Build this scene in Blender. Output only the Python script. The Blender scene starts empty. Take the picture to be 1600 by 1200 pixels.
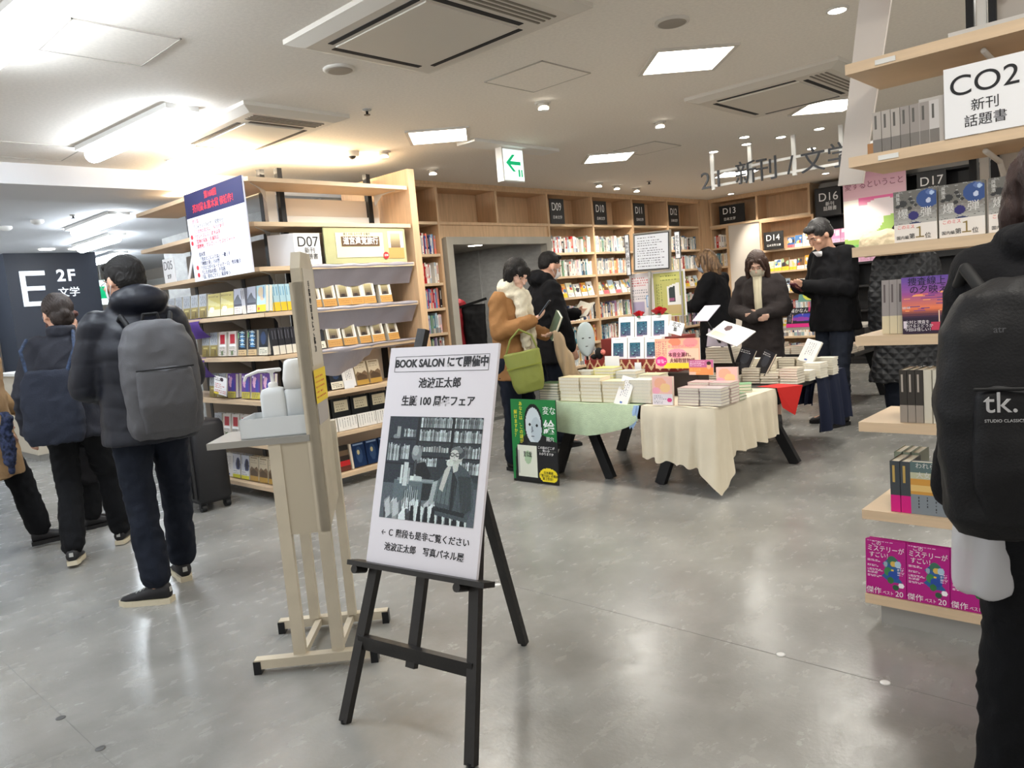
import bpy, math, random
import numpy as np
from mathutils import Vector, Matrix, noise, Euler
SC = bpy.context.scene
COL = SC.collection
PI = math.pi
# ------------------------------------------------------------------ camera
# world: Z up, X runs along the gondola faces, Y runs along the far bookcase wall
CAMZ, PITCH, ROLL, YAW, FPX = 1.32, math.radians(6.25), math.radians(5.0), math.radians(43.5), 1200.0
def _camera():
    cy, sy = math.cos(YAW), math.sin(YAW)
    M = Matrix(((cy, -sy, 0), (sy, cy, 0), (0, 0, 1)))
    f = M @ Vector((0, math.cos(PITCH), -math.sin(PITCH)))
    r0 = M @ Vector((1, 0, 0)); u0 = M @ Vector((0, math.sin(PITCH), math.cos(PITCH)))
    r = math.cos(ROLL)*r0 - math.sin(ROLL)*u0; u = math.sin(ROLL)*r0 + math.cos(ROLL)*u0
    cd = bpy.data.cameras.new('camera'); o = bpy.data.objects.new('camera', cd); COL.objects.link(o)
    m = Matrix((r, u, -f)).transposed().to_4x4(); m.translation = Vector((0, 0, CAMZ)); o.matrix_world = m
    cd.sensor_fit = 'HORIZONTAL'; cd.sensor_width = 36.0; cd.lens = 36.0*FPX/1600.0
    cd.clip_start = 0.02; cd.clip_end = 100
    SC.camera = o
_camera()
# ------------------------------------------------------------------ world, exposure
SC.view_settings.view_transform = 'Standard'; SC.view_settings.look = 'None'
SC.view_settings.gamma = 1.0; SC.view_settings.use_curve_mapping = False
SC.view_settings.exposure = 0.14
SC.cycles.max_bounces = 6; SC.cycles.diffuse_bounces = 4; SC.cycles.glossy_bounces = 2
SC.cycles.transmission_bounces = 3; SC.cycles.transparent_max_bounces = 6; SC.cycles.sample_clamp_indirect = 4.0
W = bpy.data.worlds.new('world'); SC.world = W; W.use_nodes = True
W.node_tree.nodes['Background'].inputs[0].default_value = (1.0, 0.97, 0.92, 1)
W.node_tree.nodes['Background'].inputs[1].default_value = 1.0  # even ambient fill, added in place of the unseen lit shop around
def area(name, loc, sx, sy, power, color, rot=(0, 0, 0)):
    l = bpy.data.lights.new(name, 'AREA'); l.shape = 'RECTANGLE'; l.size = sx; l.size_y = sy
    l.energy = power; l.color = color
    o = bpy.data.objects.new(name, l); COL.objects.link(o); o.location = loc; o.rotation_euler = rot
    return o
def spot(name, loc, target, power, color, angle=60, blend=.6, size=.04):
    l = bpy.data.lights.new(name, 'SPOT'); l.energy = power; l.color = color
    l.spot_size = math.radians(angle); l.spot_blend = blend; l.shadow_soft_size = size
    o = bpy.data.objects.new(name, l); COL.objects.link(o); o.location = loc
    o.rotation_euler = (Vector(target)-Vector(loc)).to_track_quat('-Z', 'Y').to_euler()
    return o
WARM = (1.0, .89, .74); NEUT = (1.0, .96, .88); COOL = (.80, .90, 1.0)
CEIL = 2.6
# square ceiling panels over the tables (the lamp bodies are built further down)
PANELS = [(-2.31, 4.12), (-4.41, 4.08), (-4.41, 6.27), (-2.31, 6.27), (-.2, 4.1), (-.2, 6.2), (-4.41, 8.9), (-2.31, 9.0), (-.2, 1.6)]
for x, y in PANELS: area('panel_light', (x, y, CEIL-.03), .42, .42, 17, NEUT)
# cool fluorescent battens on the left
BATTENS = [(-5.08, 2.09, CEIL), (-3.45, 1.08, CEIL), (-3.1, -.9, CEIL), (-5.1, -.2, CEIL), (-8.55, 3.02, 2.5), (-10.2, 3.6, 2.5), (-12.3, 4.4, 2.5), (-9.2, .9, 2.5), (-11.6, 1.9, 2.5)]
for x, y, z in BATTENS: area('batten_light', (x, y, z-.07), 1.2, .12, 26 if z > 2.55 else 22, COOL)
# spots of the ceiling that wash the far shelves
for x, y, tx, ty, tz, p in [(-5.51, 7.6, -6.05, 7.75, 1.2, 42), (-5.57, 8.04, -6.05, 8.5, 1.2, 42), (-5.62, 8.55, -6.05, 9.4, 1.2, 38), (-5.5, 9.6, -6.05, 10.2, 1.2, 38),
        (-5.53, 5.0, -6.1, 5.3, 1.3, 12), (-5.46, 10.6, -4.9, 11.2, 1.2, 45), (-4.9, 10.5, -4.5, 11.2, 1.0, 35), (-3.89, 10.36, -3.7, 11.2, 1.1, 30), (-3.19, 8.13, -3.0, 11.1, .9, 25),
        (-5.05, 4.05, -5.0, 3.7, 1.2, 26), (-4.0, 3.6, -5.0, 3.5, 1.4, 30)]:
    spot('shelf_spot', (x, y, CEIL-.06), (tx, ty, tz), p*1.5, WARM, 75)
for x, y, tx, ty in [(-3.37, 4.08, -2.9, 4.6), (-3.3, 5.4, -2.9, 5.3), (-3.07, 7.13, -2.8, 6.3), (-3.25, 6.75, -3.0, 5.2)]:
    spot('table_spot', (x, y, CEIL-.06), (tx, ty, .6), 34, NEUT, 60)
# corridor lights, then the warm strip on top of the corner gondola, washing the ceiling
area('corridor_light', (-6.9, 6.4, 1.98), .3, .3, 9, NEUT)
area('corridor_light', (-8.6, 6.0, 1.98), .3, .3, 9, COOL)  # fill added to brighten the corridor, no lamp body here
area('gondola_top_light', (-5.4, 3.35, 2.43), .10, 1.5, 38, (1.0, .80, .52), (PI, 0, 0))
area('gondola_top_light', (-6.0, 3.0, 2.43), 1.3, .10, 14, (1.0, .84, .60), (PI, 0, 0))
# ------------------------------------------------------------------ colour and materials
def lin(v):
    v = v/255.0
    return v/12.92 if v <= .04045 else ((v+.055)/1.055)**2.4
def C(r, g, b): return (lin(r), lin(g), lin(b), 1.0)
MATS = {}
def mat(name, col, rough=.6, metal=0.0, spec=.4, var=0.0, vscale=8.0, bump=0.0, bscale=80.0, emit=None, es=0.0, stretch=None, alpha=1.0, trans=0.0, col2=None):
    if name in MATS: return MATS[name]
    m = bpy.data.materials.new(name); m.use_nodes = True; nt = m.node_tree; N = nt.nodes; L = nt.links
    b = N['Principled BSDF']
    b.inputs['Base Color'].default_value = col; b.inputs['Roughness'].default_value = rough
    b.inputs['Metallic'].default_value = metal; b.inputs['Specular IOR Level'].default_value = spec
    if alpha < 1: b.inputs['Alpha'].default_value = alpha
    if trans: b.inputs['Transmission Weight'].default_value = trans
    if emit: b.inputs['Emission Color'].default_value = emit; b.inputs['Emission Strength'].default_value = es
    if var or bump:
        tc = N.new('ShaderNodeTexCoord'); mp = N.new('ShaderNodeMapping')
        L.new(tc.outputs['Object'], mp.inputs[0])
        if stretch: mp.inputs['Scale'].default_value = stretch
    if var:
        n = N.new('ShaderNodeTexNoise'); n.inputs['Scale'].default_value = vscale; n.inputs['Detail'].default_value = 6
        L.new(mp.outputs[0], n.inputs['Vector'])
        r = N.new('ShaderNodeValToRGB')
        c2 = col2 or tuple(min(1, c*(1+var)) for c in col[:3])+(1,)
        c1 = col if col2 else tuple(c*(1-var) for c in col[:3])+(1,)
        r.color_ramp.elements[0].position = .35; r.color_ramp.elements[1].position = .65
        r.color_ramp.elements[0].color = c1; r.color_ramp.elements[1].color = c2
        L.new(n.outputs['Fac'], r.inputs[0]); L.new(r.outputs[0], b.inputs['Base Color'])
    if bump:
        n2 = N.new('ShaderNodeTexNoise'); n2.inputs['Scale'].default_value = bscale; n2.inputs['Detail'].default_value = 4
        L.new(mp.outputs[0], n2.inputs['Vector'])
        bp = N.new('ShaderNodeBump'); bp.inputs['Strength'].default_value = bump; bp.inputs['Distance'].default_value = .01
        L.new(n2.outputs['Fac'], bp.inputs['Height']); L.new(bp.outputs[0], b.inputs['Normal'])
    MATS[name] = m
    return m
def print_mat(name, rough=.45, spec=.35):
    """flat print: the ink comes from the colour attribute painted on the mesh"""
    if name in MATS: return MATS[name]
    m = bpy.data.materials.new(name); m.use_nodes = True; nt = m.node_tree
    b = nt.nodes['Principled BSDF']; b.inputs['Roughness'].default_value = rough; b.inputs['Specular IOR Level'].default_value = spec
    a = nt.nodes.new('ShaderNodeAttribute'); a.attribute_name = 'ink'
    nt.links.new(a.outputs['Color'], b.inputs['Base Color'])
    MATS[name] = m
    return m
WOOD = mat('shelf_wood', C(214, 188, 156), .5, var=.07, vscale=3, stretch=(1, 1, 14), bump=.05, bscale=60)
WOOD2 = mat('panel_wood', C(205, 172, 136), .5, var=.08, vscale=3, stretch=(12, 12, 1), bump=.05, bscale=60)
WHITE = mat('white_paint', C(225, 224, 220), .5)
BLACKM = mat('black_metal', C(28, 29, 32), .4, metal=.3)
GREYM = mat('grey_metal', C(170, 168, 164), .4, metal=.4)
PAPER = mat('paper', C(238, 232, 216), .8, var=.06, vscale=200, stretch=(1, 1, 6))
CARD = mat('white_card', C(236, 236, 238), .6)
BLACKCARD = mat('black_card', C(30, 31, 33), .5)
INKB = mat('black_ink', C(22, 22, 26), .6)
INKW = mat('white_ink', C(240, 240, 240), .6)
PRINT = print_mat('printed_cover', .35)
PRINTM = print_mat('printed_board', .6)
KIDS = {}
# ------------------------------------------------------------------ mesh builder
class MB:
    def __init__(s): s.v = []; s.f = []; s.m = []; s.s = []; s.c = []; s.cur = (.8, .8, .8, 1)
    def add(s, vs, fs, m=0, smooth=False, col=None):
        o = len(s.v); s.v.extend([tuple(p) for p in vs])
        for f in fs:
            s.f.append([i+o for i in f]); s.m.append(m); s.s.append(smooth); s.c.append(col or s.cur)
        return s
    def box(s, c, d, m=0, rot=None, col=None):
        x, y, z = d[0]/2, d[1]/2, d[2]/2
        vs = [Vector(p) for p in ((-x,-y,-z),(x,-y,-z),(x,y,-z),(-x,y,-z),(-x,-y,z),(x,-y,z),(x,y,z),(-x,y,z))]
        if rot:
            R = Euler(rot).to_matrix(); vs = [R @ v for v in vs]
        vs = [v+Vector(c) for v in vs]
        return s.add(vs, [(0,3,2,1),(4,5,6,7),(0,1,5,4),(1,2,6,5),(2,3,7,6),(3,0,4,7)], m, False, col)
    def bb(s, x0, x1, y0, y1, z0, z1, m=0, col=None):
        return s.box(((x0+x1)/2, (y0+y1)/2, (z0+z1)/2), (x1-x0, y1-y0, z1-z0), m, None, col)
    def frame(s, a, b):
        d = (Vector(b)-Vector(a)); L = d.length; d = d/max(L, 1e-9)
        t = Vector((0, 0, 1)) if abs(d.z) < .9 else Vector((1, 0, 0))
        u = d.cross(t).normalized(); w = d.cross(u).normalized()
        return Vector(a), d, u, w, L
    def bar(s, a, b, w, t, m=0, up=None, col=None):
        """rectangular bar from a to b, w across, t thick"""
        A, d, u, q, L = s.frame(a, b)
        if up is not None:
            u = Vector(up); u = (u-u.dot(d)*d).normalized(); q = d.cross(u)
        vs = []
        for P in (Vector(a), Vector(b)):
            for i, j in ((-1,-1),(1,-1),(1,1),(-1,1)): vs.append(P+u*(i*w/2)+q*(j*t/2))
        return s.add(vs, [(0,1,2,3),(7,6,5,4),(0,4,5,1),(1,5,6,2),(2,6,7,3),(3,7,4,0)], m, False, col)
    def cyl(s, a, b, r0, r1=None, n=16, m=0, smooth=True, col=None, cap=True):
        if r1 is None: r1 = r0
        A, d, u, q, L = s.frame(a, b); vs = []
        for P, r in ((Vector(a), r0), (Vector(b), r1)):
            for k in range(n):
                t = 2*PI*k/n; vs.append(P+u*(r*math.cos(t))+q*(r*math.sin(t)))
        s.add(vs, [(k, (k+1) % n, n+(k+1) % n, n+k) for k in range(n)], m, smooth, col)
        if cap:
            s.add(vs[:n], [tuple(range(n))[::-1]], m, False, col); s.add(vs[n:], [tuple(range(n))], m, False, col)
        return s
    def lathe(s, prof, n=20, m=0, o=(0, 0, 0), col=None, smooth=True):
        """profile of (radius, z)"""
        vs = []
        for r, z in prof:
            for k in range(n):
                t = 2*PI*k/n; vs.append((o[0]+r*math.cos(t), o[1]+r*math.sin(t), o[2]+z))
        fs = []
        for j in range(len(prof)-1):
            for k in range(n):
                a = j*n+k; b = j*n+(k+1) % n; fs.append((a, b, b+n, a+n))
        s.add(vs, fs, m, smooth, col)
        s.add(vs[:n], [tuple(range(n))[::-1]], m, False, col); s.add(vs[-n:], [tuple(range(n))], m, False, col)
        return s
    def limb(s, p0, r0, p1, r1, n=14, m=0):
        """tapered rounded limb"""
        A, d, u, q, L = s.frame(p0, p1); rings = []
        for t in (-80, -50, -20, 0): rings.append((r0*math.sin(math.radians(t)), r0*math.cos(math.radians(t))))
        for t in (0, 20, 50, 80): rings.append((L+r1*math.sin(math.radians(t)), r1*math.cos(math.radians(t))))
        vs = []
        for h, r in rings:
            for k in range(n):
                a = 2*PI*k/n; vs.append(A+d*h+u*(r*math.cos(a))+q*(r*math.sin(a)))
        fs = [(j*n+k, j*n+(k+1) % n, (j+1)*n+(k+1) % n, (j+1)*n+k) for j in range(len(rings)-1) for k in range(n)]
        fs += [tuple(range(n))[::-1], tuple(range((len(rings)-1)*n, len(rings)*n))]
        return s.add(vs, fs, m, True)
    def chain(s, pts, rs, m=0):
        for i in range(len(pts)-1): s.limb(pts[i], rs[i], pts[i+1], rs[i+1], m=m)
        return s
    def ell(s, c, r, n=20, k=12, m=0, rot=None, col=None):
        vs = []; R = Euler(rot).to_matrix() if rot else None
        for j in range(k+1):
            a = PI*j/k
            for i in range(n):
                b = 2*PI*i/n
                p = Vector((r[0]*math.sin(a)*math.cos(b), r[1]*math.sin(a)*math.sin(b), r[2]*math.cos(a)))
                if j in (0, k): p = Vector((r[0]*.02*math.cos(b), r[1]*.02*math.sin(b), r[2]*math.cos(a)))
                if R: p = R @ p
                vs.append(p+Vector(c))
        fs = [(j*n+i, (j+1)*n+i, (j+1)*n+(i+1) % n, j*n+(i+1) % n) for j in range(k) for i in range(n)]
        fs += [tuple(range(n)), tuple(range(k*n, (k+1)*n))[::-1]]
        return s.add(vs, fs, m, True, col)
    def loft(s, rings, m=0, smooth=True, cap=True, col=None):
        n = len(rings[0]); vs = [p for r in rings for p in r]
        fs = [(j*n+k, j*n+(k+1) % n, (j+1)*n+(k+1) % n, (j+1)*n+k) for j in range(len(rings)-1) for k in range(n)]
        if cap: fs += [tuple(range(n))[::-1], tuple(range((len(rings)-1)*n, len(rings)*n))]
        return s.add(vs, fs, m, smooth, col)
    def body(s, secs, n=24, m=0, p=2.4):
        """secs of (z, cx, cy, rx, ry): stacked rounded sections"""
        rings = []
        for z, cx, cy, rx, ry in secs:
            ring = []
            for k in range(n):
                a = 2*PI*k/n; ca, sa = math.cos(a), math.sin(a)
                ring.append((cx+rx*math.copysign(abs(ca)**(2/p), ca), cy+ry*math.copysign(abs(sa)**(2/p), sa), z))
            rings.append(ring)
        return s.loft(rings, m)
    def prism(s, poly, z0, z1, m=0, col=None):
        n = len(poly); vs = [(x, y, z0) for x, y in poly]+[(x, y, z1) for x, y in poly]
        return s.add(vs, [tuple(range(n))[::-1], tuple(range(n, 2*n))]+[(k, (k+1) % n, n+(k+1) % n, n+k) for k in range(n)], m, False, col)
    def poly(s, pts, y0, y1, m=0, col=None):
        """polygon in the xz plane, extruded from y0 to y1"""
        n = len(pts); vs = [(x, y0, z) for x, z in pts]+[(x, y1, z) for x, z in pts]
        return s.add(vs, [tuple(range(n)), tuple(range(n, 2*n))[::-1]]+[(k, n+k, n+(k+1) % n, (k+1) % n) for k in range(n)], m, False, col)
    def raster(s, o, u, w, arr, m=0):
        """a painted sheet: o = top-left corner, u = to the right, w = downwards; merges runs of equal colour"""
        h, n = arr.shape[:2]; o = Vector(o); u = Vector(u)/n; w = Vector(w)/h
        q = np.round(arr, 2)
        for j in range(h):
            i = 0
            while i < n:
                k = i+1
                while k < n and (q[j, k] == q[j, i]).all(): k += 1
                a = o+u*i+w*j; b = o+u*k+w*j
                c = q[j, i]
                s.add([a, a+w, b+w, b], [(0, 1, 2, 3)], m, False, (lin(c[0]*255), lin(c[1]*255), lin(c[2]*255), 1))
                i = k
        return s
    def mesh(s, name, mats):
        me = bpy.data.meshes.new(name); me.from_pydata(s.v, [], s.f)
        for m in (mats if isinstance(mats, (list, tuple)) else [mats]): me.materials.append(m)
        me.polygons.foreach_set('material_index', s.m)
        me.polygons.foreach_set('use_smooth', s.s)
        if any(m in (PRINT, PRINTM) for m in me.materials):
            at = me.color_attributes.new('ink', 'FLOAT_COLOR', 'CORNER')
            cnt = np.array([len(f) for f in s.f]); arr = np.repeat(np.array(s.c, dtype=np.float32), cnt, axis=0)
            at.data.foreach_set('color', arr.ravel())
        me.update()
        return me
    def build(s, name, mats, parent=None, loc=(0, 0, 0), rot=(0, 0, 0)):
        return put(name, s.mesh(name, mats), parent, loc, rot)
def put(name, me, parent=None, loc=(0, 0, 0), rot=(0, 0, 0)):
    o = bpy.data.objects.new(name, me); COL.objects.link(o); o.location = loc; o.rotation_euler = rot
    if parent:
        o.parent = parent; KIDS.setdefault(parent.name, []).append(o)
    return o
def tag(o, label, cat, group=None):
    o['label'] = label; o['category'] = cat
    if group: o['group'] = group
    return o
def thing(name, label, cat, loc=(0, 0, 0), rz=0, group=None, rot=None):
    o = bpy.data.objects.new(name, None); COL.objects.link(o); o.empty_display_size = .1
    o.location = loc; o.rotation_euler = rot or (0, 0, rz)
    return tag(o, label, cat, group)
def struct(o): o['kind'] = 'structure'; return o
def stuff(o): o['kind'] = 'stuff'; return o
def copy_tree(o, parent=None):
    c = o.copy(); COL.objects.link(c); c.parent = parent
    if parent: KIDS.setdefault(parent.name, []).append(c)
    for ch in KIDS.get(o.name, []): copy_tree(ch, c)
    return c
TXT = {}
def text(body, size, parent, loc, rot=(PI/2, 0, 0), m=None, bold=0.0, name='lettering', depth=.0006, align='CENTER', sx=1.0):
    key = (body, size, bold, depth, align)
    if key not in TXT:
        c = bpy.data.curves.new('t', 'FONT'); c.body = body; c.size = size; c.extrude = depth; c.offset = bold
        c.align_x = align; c.align_y = 'CENTER'; c.resolution_u = 7 if size > .05 else 3
        o = bpy.data.objects.new('t', c); me = bpy.data.meshes.new_from_object(o); me.name = name
        bpy.data.objects.remove(o); bpy.data.curves.remove(c); TXT[key] = me
    me = TXT[key]
    if len(me.materials) == 0 or me.materials[0] != m:
        me = me.copy(); me.materials.clear(); me.materials.append(m or INKB); TXT[key] = me
    o = put(name, me, parent, loc, rot)
    if sx != 1: o.scale = (sx, 1, 1)
    return o
# ------------------------------------------------------------------ raster painting (for flat prints)
RN = np.random.RandomState(7); RND = random.Random(11)
def canvas(h, w, c): a = np.zeros((h, w, 3)); a[:] = np.array(c)/255.; return a
def rc(a, x0, y0, x1, y1, c):
    h, w = a.shape[:2]; a[int(y0*h):max(int(y1*h), int(y0*h)+1), int(x0*w):max(int(x1*w), int(x0*w)+1)] = np.array(c)/255.; return a
def grid(a):
    h, w = a.shape[:2]; y, x = np.mgrid[0:h, 0:w]; return (x+.5)/w, (y+.5)/h
def el(a, cx, cy, rx, ry, c):
    x, y = grid(a); a[((x-cx)/rx)**2+((y-cy)/ry)**2 < 1] = np.array(c)/255.; return a
def pg(a, pts, c):
    x, y = grid(a); ins = np.zeros(x.shape, bool); n = len(pts)
    for i in range(n):
        (x0, y0), (x1, y1) = pts[i], pts[(i+1) % n]
        if y0 == y1: continue
        cnd = ((y0 <= y) & (y < y1)) | ((y1 <= y) & (y < y0)); ins ^= cnd & (x < (x1-x0)*(y-y0)/(y1-y0)+x0)
    a[ins] = np.array(c)/255.; return a
def grad(a, x0, y0, x1, y1, c0, c1, steps=8):
    for k in range(steps):
        t = k/(steps-1); c = [p+(q-p)*t for p, q in zip(c0, c1)]
        rc(a, x0, y0+(y1-y0)*k/steps, x1, y0+(y1-y0)*(k+1)/steps, c)
    return a
def dashes(a, x0, y0, x1, y1, rows, c, fill=.7, seed=1, vert=False):
    """lines of print too small to read"""
    r = random.Random(seed); h, w = a.shape[:2]
    for k in range(rows):
        if vert:
            xx = x0+(x1-x0)*(k+.5)/rows; y = y0; end = y0+(y1-y0)*r.uniform(.7, 1)
            while y < end:
                l = r.uniform(.02, .06); a[int(y*h):max(int(y*h)+1, int((y+l)*h)), int(xx*w):int(xx*w)+1] = np.array(c)/255.; y += l+1.2/h
        else:
            yy = y0+(y1-y0)*(k+.5)/rows; x = x0; end = x0+(x1-x0)*r.uniform(.6, 1)
            while x < end:
                l = r.uniform(.02, .08); a[int(yy*h):int(yy*h)+1, int(x*w):max(int(x*w)+1, int((x+l)*w))] = np.array(c)/255.; x += l+1.2/w
    return a
# ================================================================== the room
def floor_material():
    m = bpy.data.materials.new('grey_vinyl_floor'); m.use_nodes = True; nt = m.node_tree; N = nt.nodes; L = nt.links
    b = N['Principled BSDF']; b.inputs['Specular IOR Level'].default_value = .45
    tc = N.new('ShaderNodeTexCoord')
    def nz(scale, detail, rough=.6, dist=0.0, st=None):
        mp = N.new('ShaderNodeMapping'); L.new(tc.outputs['Object'], mp.inputs[0])
        if st: mp.inputs['Scale'].default_value = st
        n = N.new('ShaderNodeTexNoise'); n.inputs['Scale'].default_value = scale; n.inputs['Detail'].default_value = detail
        n.inputs['Roughness'].default_value = rough; n.inputs['Distortion'].default_value = dist; L.new(mp.outputs[0], n.inputs['Vector']); return n
    n1 = nz(2.0, 7, .58, .35); n2 = nz(8, 6, .62, .1, (1.5, .8, 1)); n3 = nz(60, 3)
    r1 = N.new('ShaderNodeValToRGB'); r1.color_ramp.elements[0].position = .32; r1.color_ramp.elements[1].position = .72
    r1.color_ramp.elements[0].color = C(130, 129, 125); r1.color_ramp.elements[1].color = C(160, 159, 155)
    L.new(n1.outputs['Fac'], r1.inputs[0])
    r2 = N.new('ShaderNodeValToRGB'); r2.color_ramp.elements[0].position = .25; r2.color_ramp.elements[1].position = .8
    r2.color_ramp.elements[0].color = (.78, .78, .78, 1); r2.color_ramp.elements[1].color = (1.08, 1.08, 1.08, 1)
    L.new(n2.outputs['Fac'], r2.inputs[0])
    mx = N.new('ShaderNodeMix'); mx.data_type = 'RGBA'; mx.blend_type = 'MULTIPLY'; mx.inputs[0].default_value = .5
    L.new(r1.outputs[0], mx.inputs[6]); L.new(r2.outputs[0], mx.inputs[7]); L.new(mx.outputs[2], b.inputs['Base Color'])
    rr = N.new('ShaderNodeMapRange'); rr.inputs[3].default_value = .15; rr.inputs[4].default_value = .36
    L.new(n2.outputs['Fac'], rr.inputs[0]); L.new(rr.outputs[0], b.inputs['Roughness'])
    bp = N.new('ShaderNodeBump'); bp.inputs['Strength'].default_value = .12; bp.inputs['Distance'].default_value = .004
    L.new(n3.outputs['Fac'], bp.inputs['Height']); L.new(bp.outputs[0], b.inputs['Normal'])
    return m
FLOOR = floor_material()
CEILM = mat('speckled_ceiling_board', C(232, 226, 217), .85, var=.035, vscale=55, bump=.10, bscale=160)
CEIL2 = mat('white_ceiling_board', C(226, 228, 232), .85)
WALLW = mat('white_wall', C(214, 208, 200), .8)
CONC = mat('grey_concrete', C(150, 150, 148), .75, var=.10, vscale=9, bump=.15, bscale=40, stretch=(1, 1, 2.5))
DARKW = mat('charcoal_wall', C(46, 50, 60), .5)
def sbox(name, x0, x1, y0, y1, z0, z1, m):
    return struct(MB().bb(x0, x1, y0, y1, z0, z1).build(name, m))
sbox('floor', -17, 4.2, -4, 12.2, -.1, 0, FLOOR)
sbox('ceiling', -6.38, 4.2, -4, 12.2, 2.6, 2.7, CEILM)
sbox('ceiling_beam', -7.12, -6.38, -4, 4.6, 2.45, 2.7, CEIL2)
sbox('ceiling_left', -17, -7.12, -4, 6.4, 2.5, 2.6, CEIL2)
sbox('wall_far', -6.45, 4.2, 11.52, 11.7, 0, 2.6, WALLW)
sbox('wall_left', -17.15, -17, -4, 6.4, 0, 2.6, WALLW)
sbox('wall_side', -17, -7.6, 6.25, 6.4, 0, 2.6, WALLW)
# wall behind the long bookcase, with the doorway left open
sbox('wall_north', -6.52, -6.40, 4.32, 5.56, 0, 2.6, CONC)
sbox('wall_north', -6.52, -6.40, 7.22, 12.0, 0, 2.6, CONC)
sbox('wall_north', -6.52, -6.40, 5.56, 7.22, 2.0, 2.6, CONC)
# corridor behind the doorway
sbox('wall_corridor', -10.2, -6.52, 7.22, 7.34, 0, 2.6, CONC)
sbox('wall_corridor', -10.3, -10.2, 4.5, 7.34, 0, 2.6, CONC)
sbox('wall_corridor', -10.2, -6.52, 4.38, 4.5, 0, 2.6, CONC)
sbox('ceiling_corridor', -10.2, -6.40, 4.5, 7.22, 2.0, 2.06, mat('corridor_ceiling', C(150, 145, 134), .8))
for xx in (-7.25, -8.3, -9.2): sbox('trim_1', xx, xx+.012, 7.208, 7.222, 0, 2.0, mat('joint_grey', C(168, 168, 166), .7))
# concrete door surround
df = MB(); df.bb(-6.12, -6.02, 5.54, 5.63, 0, 2.03).bb(-6.12, -6.02, 7.16, 7.25, 0, 2.03).bb(-6.12, -6.02, 5.63, 7.16, 1.95, 2.03)
struct(df.build('door_1', mat('door_surround', C(172, 168, 158), .7, var=.06, vscale=6)))
dr = MB(); dr.bb(-6.42, -6.12, 5.56, 5.63, 0, 2.0).bb(-6.42, -6.12, 7.16, 7.22, 0, 2.0)
struct(dr.build('door_2', CONC))
sbox('trim_2', -6.14, -6.0, 5.63, 7.16, 0, .006, mat('threshold_steel', C(120, 120, 118), .35, metal=.7))
# charcoal pillar with the big letter E
sbox('wall_pillar', -12.6, -11.8, 2.97, 4.10, 0, 2.5, DARKW)
struct(MB().bb(-13.4, -12.6, 2.2, 2.95, 0, 2.5).build('wall_pillar', mat('grey_blue_panel', C(120, 128, 138), .5)))
sbox('wall_partition', -16.2, -16.0, 4.1, 6.2, 0, 2.5, WALLW)
sbox('trim_3', -15.95, -12.6, 5.6, 5.75, 2.1, 2.2, GREYM)
sg = MB(); fx = -11.79
a = 2.49*1.255
g = thing('floor_sign', 'big white letter E with 2F lettering on the charcoal pillar', 'sign', (-11.8, 3.12, 2.26), PI/2)
eb = MB(); eb.bb(0, .062, -.02, 0, -.47, 0).bb(.062, .30, -.02, 0, -.062, 0).bb(.062, .28, -.02, 0, -.262, -.205).bb(.062, .31, -.02, 0, -.47, -.41)
LITW = mat('lit_white_letters', C(240, 243, 250), .4, emit=(.9, .95, 1, 1), es=.35)
eb.build('letter', LITW, g)
for s_, sz, x, z in (('2', .22, .50, -.08), ('F', .22, .63, -.08), ('文', .14, .505, -.31), ('学', .14, .645, -.31)): text(s_, sz, g, (x, -.002, z), m=LITW, bold=.006 if sz > .2 else .0012, depth=.004, name='letter')
# counter base far left
ct = thing('counter', 'low cream counter base at the far left by the charcoal pillar', 'counter', (-10.2, 2.7, 0))
MB().bb(-.6, .6, -.25, .25, .07, .95).build('body', mat('counter_cream', C(206, 196, 178), .5), ct)
MB().bb(-.58, .58, -.23, .23, 0, .07).build('plinth', GREYM, ct)
MB().bb(-.63, .63, -.28, .28, .95, .98).build('worktop', WHITE, ct)
# floor joints and markers
for k, (yy, xa, xb) in enumerate([(.715, -6, 3), (2.452, -4.9, 3), (-1.02, -6, 3)]): sbox('trim_%d' % (6+k), xa, xb, yy-.0015, yy+.0015, 0, .0005, mat('floor_joint', C(118, 117, 113), .6))
FM = mat('floor_marker_white', C(226, 226, 224), .4); FMD = mat('floor_marker_dark', C(92, 92, 92), .4)
for i, (x, y, w, l) in enumerate([(-2.505, 2.421, 1, 'round white floor stud right of the black easel legs'), (-1.149, 2.46, 1, 'round white floor stud between easel and pink magazines, the farther one'),
        (-.801, 2.454, 1, 'round white floor stud closest to the near shopper in black'), (-2.65, .722, 0, 'round dark floor stud at the bottom left, nearer one'), (-2.992, .707, 0, 'round dark floor stud at the bottom left, farther one')]):
    o = MB().lathe([(.016, 0), (.016, .002), (.012, .003)], 14).build('floor_stud', FM if w else FMD, None, (x, y, 0)); tag(o, l, 'floor stud', 'small studs let into the floor')
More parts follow.
